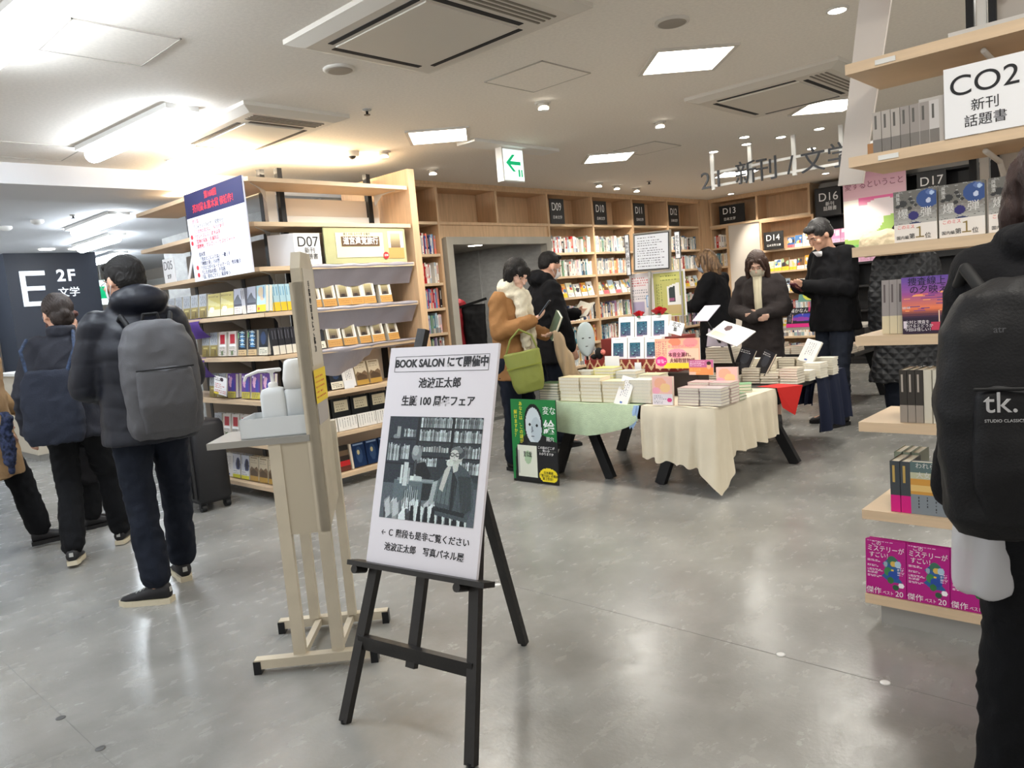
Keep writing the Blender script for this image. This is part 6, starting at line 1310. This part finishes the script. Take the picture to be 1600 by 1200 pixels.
    # ---- shoes
    if shoe:
        sm_, so_ = shoe
        for an, kn, tn in (('la', 'lk', 'lt'), ('ra', 'rk', 'rt')):
            A_, T_ = j[an], j[tn]; d = T_-A_; fl = Vector((d.x, d.y, 0)).normalized(); pitch = math.atan2(T_.z-.03*S-(A_.z-.085*S), .15*S)
            fw = (fl*math.cos(pitch)+Vector((0, 0, math.sin(pitch)))); upv = (Vector((0, 0, math.cos(pitch)))-fl*math.sin(pitch)); sd = fw.cross(upv)
            base = A_-upv*.085*S-fw*.055*S
            P = lambda x, y, z: base+sd*x*S+fw*y*S+upv*z*S
            def sec(y, w, z0, z1, n=12): return [P(w*math.cos(2*PI*k/n), y, (z0+z1)/2+(z1-z0)/2*math.sin(2*PI*k/n)) for k in range(n)]
            q = MB(); q.loft([sec(-.005, .020, .03, .07), sec(.005, .034, .02, .098), (sec(.05, .040, .018, .105)), sec(.10, .040, .018, .088), sec(.16, .044, .016, .066), sec(.21, .042, .016, .052), sec(.245, .026, .018, .040), sec(.252, .010, .02, .03)])
            so = q.build('shoe', sm_, t)
            q = MB(); 
            def sol(z): return [P(w*sx, y, z) for y, w, sx in [(-.01, .028, 1), (.04, .039, 1), (.10, .038, 1), (.17, .046, 1), (.22, .042, 1), (.258, .018, 1), (.258, .018, -1), (.22, .042, -1), (.17, .046, -1), (.10, .038, -1), (.04, .039, -1), (-.01, .028, -1)]]
            q.loft([sol(.0), sol(.028)], smooth=False); q.build('sole', so_, so)
            if laces:
                q = MB()
                for k in range(4): q.limb(P(-.022, .10+.02*k, .088-.008*k), .003, P(.022, .105+.02*k, .088-.008*k), .003, 6)
                q.build('lace', laces, so); q = MB().add([P(-.012, -.008, .055), P(.012, -.008, .055), P(.011, -.006, .080), P(-.011, -.006, .080)], [(0, 1, 2, 3)]); q.build('heel_tab', laces, so)
    return t, j, hp
def facing(right, away):
    """rotation for someone facing (right, away) in the camera's ground axes"""
    x = .725*right-.688*away; y = .688*right+.725*away
    return math.atan2(-x, y)
BLK = mat('black_wool', C(19, 19, 22), .9, spec=.2, bump=.25, bscale=120); NVY = mat('navy_puffer', C(17, 20, 31), .5, spec=.35, bump=.1, bscale=60); NVT = mat('navy_trousers', C(22, 27, 38), .85, spec=.2, bump=.2, bscale=200); BLT = mat('black_trousers', C(16, 17, 20), .9, spec=.2, bump=.2, bscale=200)
BRN = mat('brown_coat', C(146, 104, 62), .9, bump=.3, bscale=150); CAM = mat('camel_coat', C(140, 112, 78), .9, bump=.3, bscale=150); SNK = mat('black_shoe', C(26, 25, 28), .6); SOLE = mat('cream_sole', C(206, 196, 172), .6); SOLB = mat('black_sole', C(20, 20, 22), .6); SILK = mat('silver_lace', C(180, 180, 176), .5)
def local(t, p):
    """a point of a person's frame in world space"""
    return Matrix.Translation(t.location) @ t.rotation_euler.to_matrix().to_4x4() @ Vector(p)
# ---- 1 backpack man
pm, pj, ph = person('man seen from behind in navy puffer jacket with grey backpack and glasses', (-3.93, 1.50, 0), facing(-.6, .8), 1.67,
    J=dict(head=(-.01, .07, 1.60), lh=(-.09, 0, .90), lk=(-.09, -.02, .50), la=(-.085, -.13, .085), lt=(-.19, -.04, .03), rh=(.09, 0, .9), rk=(.11, .10, .49), ra=(.10, .15, .085), rt=(.11, .30, .03), le=(-.25, .06, 1.10), lw=(-.10, .25, 1.02), re=(.25, .06, 1.10), rw=(.10, .26, 1.04)),
    top=NVY, top_kind='puffer_jacket', quilted=True, widen=1.0, hem=.80, puff=.022, bottom=NVT, shoe=(SNK, SOLE), laces=SILK, hair=(HAIR, 'short'), look=(-.25, .1, .45), glasses=True, mask=MASKP, hood=True, seed=1, cuff=.14)
def backpack(label, t, at, size, m1, m2, rx=0.0, name='backpack', front=True, roll=False):
    """at: centre of its back panel in the wearer's frame; bag bulges to -y"""
    w, d, h = size
    b = thing(name, label, 'backpack', local(t, at), rot=(rx, 0, t.rotation_euler.z))
    q = MB(); q.body([(-h/2, 0, -d*.45, w*.40, d*.38), (-h*.42, 0, -d*.5, w*.47, d*.50), (0, 0, -d*.52, w*.5, d*.54), (h*.30, 0, -d*.48, w*.47, d*.46), (h*.44, 0, -d*.42, w*.38, d*.36), (h*.5, 0, -d*.36, w*.22, d*.22)], p=3.2)
    melt(q, .012, 'body', m1, b, 2, disp=wrinkle(.007, 9, .8, 4))
    if front:
        q = MB(); q.body([(-h*.44, 0, -d*.85, w*.33, d*.16), (-h*.2, 0, -d*.98, w*.38, d*.22), (h*.08, 0, -d*.95, w*.36, d*.18), (h*.12, 0, -d*.88, w*.30, d*.10)], p=3.5); melt(q, .010, 'front_pocket', m1, b, 2, disp=wrinkle(.004, 12, .8, 2))
        q = MB(); pts = [(w*.43*math.cos(a0), -d*(.62+.10*math.sin(a0)), h*(.02+.40*math.sin(a0))) for a0 in [PI*k/14 for k in range(15)]]
        q.chain([(w*.44, -d*.62, -h*.30)]+pts+[(-w*.44, -d*.62, -h*.30)], [.0035]*17); q.build('zip', m2, b)
        q = MB(); q.chain([(-w*.36, -d*1.05, h*.10), (0, -d*1.16, h*.10), (w*.36, -d*1.05, h*.10)], [.0035]*3); q.build('pocket_zip', m2, b)
    for s in (-1, 1):
        q = MB(); q.chain([(s*w*.25, -.02, h*.42), (s*w*.32, .05, h*.54), (s*w*.34, .17, h*.42), (s*w*.38, .20, h*.10), (s*w*.42, .10, -h*.20), (s*w*.38, -.01, -h*.36)], [.013]*6); q.build('strap', m2, b)
    q = MB(); q.chain([(-.04, -d*.2, h*.47), (-.03, -d*.2, h*.55), (.03, -d*.2, h*.55), (.04, -d*.2, h*.47)], [.007]*4); q.build('top_handle', m2, b)
    return b
GBP = mat('grey_nylon', C(78, 78, 82), .65, bump=.2, bscale=200); BKN = mat('black_nylon', C(17, 17, 20), .6, spec=.3, bump=.15, bscale=200)
backpack('dark grey backpack worn by the man in the navy puffer jacket', pm, (.03, -.155, 1.10), (.34, .20, .55), GBP, BKN, rx=.04)
# ---- 2 woman with tote
pw, wj, _ = person('woman seen from behind in dark jacket and cropped black trousers, stepping away', (-5.03, 1.50, 0), facing(-.3, 1), 1.57,
    J=dict(head=(-.02, .06, 1.59), lh=(-.085, 0, .9), lk=(-.09, .02, .50), la=(-.08, -.17, .10), lt=(-.09, -.01, .035), rh=(.085, 0, .9), rk=(.12, .16, .50), ra=(.13, .22, .09), rt=(.15, .37, .035), lw=(-.27, .03, .86), le=(-.25, -.05, 1.10), re=(.23, .04, 1.12), rw=(.14, .22, 1.08)),
    top=mat('dark_navy_jacket', C(30, 32, 42), .8, bump=.2, bscale=100), top_kind='jacket', hem=.80, puff=.012, bottom=BLT, shoe=(SNK, SOLE), laces=SILK, hair=(mat('hair_dark_brown', C(44, 34, 30), .5, bump=.4, bscale=120, stretch=(6, 6, .6)), 'tied'), look=(-.2, 0, .6), glasses=True, female=True, voxel=.0075, seed=2, cuff=.12, collar=True, hands={'l': dict(curl=.5, n=(1, 0, 0))})
tb = thing('tote_bag', 'navy cloth tote bag on the back of the woman in the dark jacket', 'bag', local(pw, (-.06, -.16, .93)), pw.rotation_euler.z)
q = MB(); q.body([(-.20, 0, -.03, .13, .05), (-.12, 0, -.035, .16, .06), (.05, 0, -.03, .155, .05), (.18, 0, -.02, .13, .03), (.22, 0, -.015, .11, .018)], p=3); melt(q, .011, 'body', mat('navy_tote', C(30, 35, 48), .9, bump=.3, bscale=150), tb, 2, disp=wrinkle(.010, 9, .8, 2))
q = MB(); q.chain([(.10, -.02, .20), (.15, .02, .34), (.13, .12, .43), (.06, .2, .40)], [.011]*4); q.build('strap', mat('patterned_strap', C(40, 54, 78), .8, var=.5, vscale=60), tb)
q = MB(); q.chain([(-.10, -.02, .20), (-.12, .0, .34), (-.11, .1, .40)], [.009]*3); q.build('strap', MATS['patterned_strap'], tb)
# ---- 3 hidden shopper beyond
p3, _, _ = person('shopper in long black coat half hidden between the woman and the backpack man', (-5.85, 1.74, 0), facing(.6, .8), 1.52, top=BLK, hem=.36, bottom=BLT, shoe=(SNK, SOLB), hair=(mat('hair_reddish', C(70, 42, 38), .5), 'short'), female=True, voxel=.013, seed=3, look=(-.2, 0, -.3), J=dict(lw=(-.1, .25, 1.10), le=(-.22, .06, 1.12), rw=(.1, .27, 1.15), re=(.22, .06, 1.12)))
# ---- 4 camel coat at the left edge
p4, _, _ = person('walker in camel coat and dark trousers cut off by the left edge', (-5.60, 1.15, 0), facing(.8, .45), 1.68, top=CAM, hem=.52, puff=.02, bottom=BLT, shoe=(SNK, SOLB), hair=(HAIR, 'shortmale'), seed=4, voxel=.0085, topf=1.1,
    J=dict(lh=(-.09, 0, .9), lk=(-.1, .14, .5), la=(-.1, .22, .10), lt=(-.11, .36, .05), rk=(.1, -.02, .49), ra=(.1, -.2, .12), rt=(.11, -.06, .03), rw=(.25, .10, .86), re=(.25, -.04, 1.1), lw=(-.22, .16, .92)), hands={'r': dict(curl=.4, n=(-1, 0, 0))})
q = thing('scarf', 'blue patterned scarf held in the hand of the camel-coated walker', 'scarf', local(p4, (.27, .14, .80)), 0); m_ = MB(); m_.body([(-.25, 0, 0, .012, .01), (-.15, .01, 0, .035, .03), (0, 0, 0, .03, .04), (.08, 0, .01, .045, .035), (.12, 0, 0, .02, .02)], p=2); melt(m_, .008, 'cloth', mat('blue_scarf', C(36, 44, 70), .9, var=.8, vscale=50), q, 1, disp=wrinkle(.012, 20, .6, 1))
# ---- 5 woman with brown coat, scarf and phone
p5, j5, h5 = person('woman in brown coat and cream scarf looking at her phone', (-4.08, 4.34, 0), facing(.75, -.55), 1.63,
    J=dict(head=(.0, .10, 1.57), neck=(0, .03, 1.44), re=(.23, .06, 1.13), rw=(.08, .27, 1.20), le=(-.22, .02, 1.12), lw=(-.10, .27, 1.08)),
    top=BRN, hem=.74, puff=.008, bottom=NVT, shoe=(SNK, SOLB), hair=(HAIR, 'bob'), look=(-.55, 0, -.15), skin=SKIN2, female=True, voxel=.007, seed=5, hands={'r': dict(d=(-.55, .5, .35), n=(-.3, -.2, 1), curl=.5, side=-1), 'l': dict(d=(.5, .6, -.1), n=(.2, -.1, 1), curl=.6, side=1)})
q = MB(); q.body([(1.30, 0, .045, .075, .085), (1.35, 0, .035, .110, .105), (1.41, 0, .025, .105, .10), (1.455, 0, .03, .085, .085), (1.48, 0, .03, .07, .07)]); q.chain([(.04, .14, 1.34), (.06, .16, 1.15), (.05, .165, .98)], [.05, .045, .04]); q.chain([(-.04, .13, 1.34), (-.05, .15, 1.15), (-.06, .15, .92)], [.045, .04, .035])
SCF = mat('cream_scarf', C(212, 204, 182), .95, var=.08, vscale=14, bump=.5, bscale=90); sc = thing('scarf', 'cream woollen scarf with fringes worn by the woman in the brown coat', 'scarf', p5.location, p5.rotation_euler.z)
melt(q, .009, 'cloth', SCF, sc, 2, disp=lambda p: .0035*math.sin(p.z*90+p.x*60)+.010*noise.noise(p*11))
q = MB()
for k in range(9): q.limb((.02+.008*k, .17, .96), .004, (.018+.009*k, .175, .86), .003, 6); q.limb((-.09+.008*k, .155, .90), .004, (-.09+.009*k, .16, .80), .003, 6)
q.build('fringe', SCF, sc)
def place(name, label, cat, t, p, rot, parts, group=None):
    M = t.rotation_euler.to_matrix() @ Euler(rot).to_matrix(); e = thing(name, label, cat, local(t, p), rot=M.to_euler(), group=group)
    for pn, mb, m_ in parts: mb.build(pn, m_, e)
    return e
PHM = mat('phone_case', C(34, 34, 38), .4); SCRN = mat('phone_screen', C(60, 64, 74), .15, emit=(.6, .7, .8, 1), es=.25)
place('smartphone', 'dark smartphone in the hand of the woman in the brown coat', 'phone', p5, (.01, .335, 1.235), (-.7, 0, .5), [('case', MB().bb(-.036, .036, -.006, .004, -.07, .07), PHM), ('screen', MB().bb(-.033, .033, -.008, -.006, -.066, .066), SCRN)])
gb = place('book', 'green-covered book held by the woman in the brown coat', 'book', p5, (-.06, .36, 1.10), (-.35, .35, .75), [('cover', MB().bb(-.075, .075, .0, .003, -.10, .10).bb(-.075, .075, .018, .021, -.10, .10).bb(-.078, -.075, 0, .021, -.10, .10), mat('green_cover', C(96, 118, 96), .5, var=.2, vscale=14)), ('pages', MB().bb(-.074, .072, .003, .018, -.097, .097), PAPER)])
hb = thing('handbag', 'yellow-green handbag hanging from the arm of the woman in the brown coat', 'bag', (-3.77, 4.13, .80), math.radians(36), rot=(0, -.15, math.radians(40)))
q = MB(); q.body([(-.16, 0, 0, .095, .055), (-.10, 0, 0, .115, .062), (.04, 0, 0, .128, .052), (.14, 0, 0, .135, .035)], p=4); melt(q, .009, 'body', mat('lime_leather', C(124, 130, 58), .55, bump=.15, bscale=60), hb, 2, disp=wrinkle(.004, 10, .8, 2))
q = MB(); q.chain([(.12, 0, .13), (.10, .0, .24), (.02, -.01, .30), (-.06, 0, .24), (-.12, 0, .13)], [.007]*5); q.build('handle', MATS['lime_leather'], hb); MB().bb(-.13, .13, -.064, -.058, .03, .04).build('seam', mat('lime_seam', C(130, 136, 50), .5), hb)
q = MB(); q.body([(-.17, .18, .0, .07, .04), (0, .14, .0, .06, .04), (.22, .08, 0, .03, .025)], p=3); tb2 = thing('cloth_bag', 'taupe pleated cloth bag hanging beside the yellow-green handbag', 'bag', (-3.70, 4.30, .84), math.radians(40)); melt(q, .009, 'body', mat('taupe_cloth', C(150, 130, 104), .9), tb2, 1, disp=lambda p: .008*math.sin(p.x*110))
# ---- 6 man in black jacket
p6, _, _ = person('masked man in black hooded jacket with fade haircut holding an open book', (-4.36, 5.10, 0), facing(.9, .3), 1.68, J=dict(head=(0, .07, 1.59), re=(.24, .03, 1.12), rw=(.20, .12, .90), le=(-.22, .1, 1.14), lw=(-.02, .30, 1.16)),
    top=BLK, top_kind='jacket', hem=.76, puff=.028, bottom=NVT, shoe=(SNK, SOLB), hair=(HAIR, 'shortmale'), look=(-.3, 0, .1), mask=MASKP, hood=True, seed=6, voxel=.0075, hands={'r': dict(curl=.5, d=(0, .35, -.9), n=(-1, 0, 0)), 'l': dict(curl=.6)})
place('book', 'small open white book held by the man in the black jacket', 'book', p6, (.03, .36, 1.17), (-.7, .1, .2), [('pages', MB().bar((0, 0, 0), (-.10, -.03, 0), .15, .008, up=(0, 0, 1)).bar((0, 0, 0), (.10, -.03, 0), .15, .008, up=(0, 0, 1)), PAPER), ('cover', MB().bar((0, .006, 0), (-.102, -.024, 0), .154, .003, up=(0, 0, 1)).bar((0, .006, 0), (.102, -.024, 0), .154, .003, up=(0, 0, 1)), CARD)])
# ---- 7 woman with highlighted hair
p7, _, _ = person('woman in black coat with highlighted brown hair leaning at the far bookcase', (-4.02, 7.50, 0), facing(-.75, .65), 1.66, J=dict(head=(0, .10, 1.575), neck=(0, .05, 1.44), chest=(0, .04, 1.26), le=(-.2, .12, 1.12), lw=(-.08, .3, 1.10), re=(.22, .12, 1.14), rw=(.1, .32, 1.1)),
    top=BLK, hem=.45, puff=.035, bottom=BLT, shoe=(SNK, SOLB), hair=(HAIRH, 'long'), look=(-.35, 0, .1), mask=mat('mask_bluegrey', C(170, 180, 196), .8), female=True, seed=7, topf=1.15, voxel=.009)
# ---- 8 masked woman reading
p8, _, _ = person('masked woman in dark cardigan over cream blouse looking down at the tables', (-3.10, 6.60, 0), facing(-.45, -.85), 1.58, J=dict(head=(0, .13, 1.55), neck=(0, .06, 1.43), chest=(0, .03, 1.26), le=(-.23, .06, 1.12), lw=(-.03, .26, 1.08), re=(.23, .06, 1.12), rw=(.02, .27, 1.05)),
    top=mat('charcoal_cardigan', C(46, 40, 40), .9, bump=.3, bscale=100), top_kind='cardigan', hem=.42, puff=.02, skirt=(BLK, .2), shoe=(SNK, SOLB), hair=(HAIRB, 'long'), look=(-.55, 0, .05), skin=SKIN2, mask=MASKW, female=True, voxel=.0075, seed=8, topf=1.12, hands={'l': dict(d=(.9, .3, -.1), n=(0, -1, .2), curl=.5), 'r': dict(d=(-.9, .3, 0), n=(0, -1, .2), curl=.5)})
q = MB(); q.body([(.98, 0, .155, .030, .03), (1.12, 0, .165, .034, .03), (1.24, 0, .155, .036, .03), (1.33, 0, .125, .040, .035), (1.37, 0, .10, .05, .045)]); q2 = melt(q, .009, 'blouse', mat('cream_blouse', C(206, 198, 172), .8), p8, 2, disp=lambda p: .004*math.sin(p.x*160))
# ---- 9 man with phone
p9, _, _ = person('man in black coat with chin mask looking down at his phone', (-2.52, 6.78, 0), facing(-.85, -.25), 1.78, J=dict(head=(0, .12, 1.565), neck=(0, .05, 1.45), re=(.22, .03, 1.12), rw=(.06, .30, 1.17), le=(-.22, .03, 1.12), lw=(-.06, .30, 1.16), lk=(-.1, .05, .5), la=(-.12, .07, .085), lt=(-.14, .22, .03)),
    top=BLK, hem=.78, puff=.018, bottom=mat('dark_denim', C(34, 40, 54), .85, bump=.3, bscale=200), shoe=(SNK, SOLB), hair=(mat('hair_salted', C(40, 38, 38), .45, var=.4, vscale=12, stretch=(6, 6, 1), bump=.3, bscale=100), 'short'), look=(-.6, 0, 0), voxel=.007, seed=9, hands={'r': dict(d=(-.7, .6, .1), n=(-.2, -.3, 1), curl=.6, side=-1), 'l': dict(d=(.7, .6, .1), n=(.2, -.3, 1), curl=.6, side=1)})
q = MB(); vs = [];
place('smartphone', 'dark red smartphone held by the man in the black coat', 'phone', p9, (0, .36, 1.215), (-1.0, 0, 0), [('case', MB().bb(-.036, .036, 0, .010, -.07, .07), mat('wine_case', C(90, 34, 44), .4)), ('screen', MB().bb(-.033, .033, -.002, 0, -.066, .066), SCRN)])
q = MB(); q.body([(1.455, 0, .10, .045, .04), (1.50, 0, .155, .040, .030)]); q.build('lowered_mask', MASKP, p9)
# ---- 10 quilted coat
QLT = mat('black_quilt', C(30, 31, 34), .55)
nt = QLT.node_tree; N = nt.nodes; L = nt.links; tc = N.new('ShaderNodeTexCoord'); mp = N.new('ShaderNodeMapping'); mp.inputs['Rotation'].default_value = (0, .78, .2); mp.inputs['Scale'].default_value = (11, 11, 11); ck = N.new('ShaderNodeTexWave'); ck.bands_direction = 'X'; ck.inputs['Scale'].default_value = .5; ck2 = N.new('ShaderNodeTexWave'); ck2.bands_direction = 'Z'; ck2.inputs['Scale'].default_value = .5
L.new(tc.outputs['Object'], mp.inputs[0]); L.new(mp.outputs[0], ck.inputs[0]); L.new(mp.outputs[0], ck2.inputs[0]); mn = N.new('ShaderNodeMath'); mn.operation = 'MINIMUM'; L.new(ck.outputs['Fac'], mn.inputs[0]); L.new(ck2.outputs['Fac'], mn.inputs[1]); bp = N.new('ShaderNodeBump'); bp.inputs['Strength'].default_value = .6; bp.inputs['Distance'].default_value = .02; L.new(mn.outputs[0], bp.inputs['Height']); L.new(bp.outputs[0], N['Principled BSDF'].inputs['Normal'])
p10, _, _ = person('shopper in black quilted coat and beige hood behind the near right shelves', (-1.93, 6.72, 0), facing(.25, .9), 1.66, J=dict(head=(0, .06, 1.58)), top=QLT, top_kind='quilted_coat', hem=.40, puff=.014, bottom=NVT, shoe=(SNK, SOLB), hair=(HAIR, 'short'), look=(-.2, 0, 0), seed=10, widen=1.28, topf=1.15, voxel=.013)
q = MB(); q.body([(1.42, -.10, -.02, .20, .13), (1.50, -.15, -.02, .19, .13), (1.57, -.17, -.03, .15, .10), (1.61, -.17, -.03, .08, .06)], p=2.2); hd_ = melt(q, .012, 'hood', mat('beige_fleece', C(206, 190, 160), .95, bump=.4, bscale=60), p10, 2, disp=wrinkle(.012, 10, .8, 3))
# ---- 11 near shopper
p11, j11, _ = person('near shopper all in black, cut off by the right edge', (-.265, 2.02, 0), facing(.40, .92), 1.58, J=dict(head=(.0, .06, 1.575), ls=(-.15, .02, 1.37), lw=(-.215, .03, .84), le=(-.19, .0, 1.08), lk=(-.10, .03, .49), la=(-.13, .02, .085)), top=BLK, hem=.78, puff=.018, bottom=BLT, shoe=(SNK, SOLB), hair=(mat('hair_auburn', C(52, 34, 30), .45, bump=.4, bscale=120, stretch=(6, 6, .6)), 'long'), female=True, widen=1.0, seed=11, hood=True, voxel=.0085, cuff=.10)
bpk = backpack('large black backpack with small white letters on the near shopper', p11, (-.06, -.135, 1.02), (.42, .16, .52), BKN, mat('black_webbing', C(16, 16, 18), .7), rx=0)
text('tk.', .055, bpk, (-.115, -.205, .03), m=mat('silver_thread', C(190, 190, 192), .5), depth=.0015, name='logo'); text('STUDIO CLASSICS', .008, bpk, (-.11, -.205, -.003), m=MATS['silver_thread'], name='logo_line')
text('atr', .018, bpk, (-.11, -.172, .165), m=mat('dark_thread', C(90, 90, 94), .5), name='small_logo')
t = thing('plastic_bag', 'translucent white plastic bag held by the near shopper', 'bag', local(p11, (-.165, -.04, .79)), p11.rotation_euler.z)
q = MB(); q.body([(-.23, .01, 0, .045, .03), (-.205, 0, 0, .062, .04), (-.08, 0, 0, .058, .04), (.0, 0, 0, .040, .03), (.04, 0, 0, .015, .015)], p=3); melt(q, .009, 'bag', mat('translucent_bag', C(216, 216, 220), .35, alpha=.72), t, 1, disp=lambda p: .005*math.sin(p.x*90+3*noise.noise(p*8)))
MB().bb(-.02, .04, -.01, .015, -.19, -.05).build('contents', mat('dark_contents', C(60, 44, 66), .5), t)
# ---- 12 corridor: person in red with roll-top bag
p12, _, _ = person('person in red jacket with black roll-top bag in the corridor doorway', (-6.95, 6.30, 0), facing(-.2, 1), 1.60, top=mat('red_jacket', C(150, 30, 40), .7), hem=.8, puff=.02, bottom=BLT, shoe=(SNK, SOLB), hair=(HAIR, 'short'), seed=12, voxel=.013)
rb = thing('backpack', 'black roll-top bag with flat folded top seen through the doorway', 'backpack', (-6.72, 6.52, 1.02), .75)
q = MB(); q.body([(-.25, 0, 0, .13, .09), (.18, 0, 0, .14, .09), (.28, 0, 0, .15, .05)], p=5); melt(q, .012, 'body', BKN, rb, 1, disp=wrinkle(.005, 9, .8, 1)); MB().bar((-.16, -.02, .26), (.17, -.03, .34), .10, .03).build('rolled_flap', BKN, rb); q = MB(); q.chain([(-.1, .0, .2), (-.16, .1, .3), (-.2, .18, .36)], [.015]*3); q.build('strap', BKN, rb)
t = thing('sign_easel', 'dark grey display stand at the doorway behind the notice board', 'stand', (-6.15, 6.55, 0), .8); MB().bb(-.12, .12, 0, .02, .02, 1.0).build('panel', mat('charcoal_panel', C(44, 44, 48), .6), t); MB().bb(-.14, .14, -.12, .14, 0, .02).build('base', BLACKM, t)
# ---- suitcase
t = thing('suitcase', 'black wheeled suitcase standing beside the backpack man', 'suitcase', (-5.53, 2.44, 0), math.radians(0))
SCM = mat('black_ribbed_shell', C(30, 30, 33), .45)
q = MB(); q.body([(.06, 0, 0, .185, .115), (.09, 0, 0, .20, .13), (.62, 0, 0, .20, .13), (.65, 0, 0, .185, .115)], p=7); q.build('shell', SCM, t)
for k in range(6): MB().bb(-.16+.06*k, -.135+.06*k, -.137, -.128, .10, .60).build('rib', SCM, t)
MB().bb(-.02, .02, -.139, -.131, .4, .5).build('lock', GREYM, t)
for x in (-.15, .15):
    for y in (-.09, .09): w = MB().cyl((x, y-.018, .028), (x, y+.018, .028), .028, n=16).build('wheel', BLACKM, t); MB().bb(x-.014, x+.014, y-.024, y+.024, .03, .075).build('caster_fork', BLACKM, w)
m_ = MB().bb(-.09, -.078, .02, .03, .65, .95).bb(.078, .09, .02, .03, .65, .95); m_.build('telescopic_handle', GREYM, t); MB().bb(-.10, .10, .012, .038, .95, .975).build('grip', BLACKM, t)
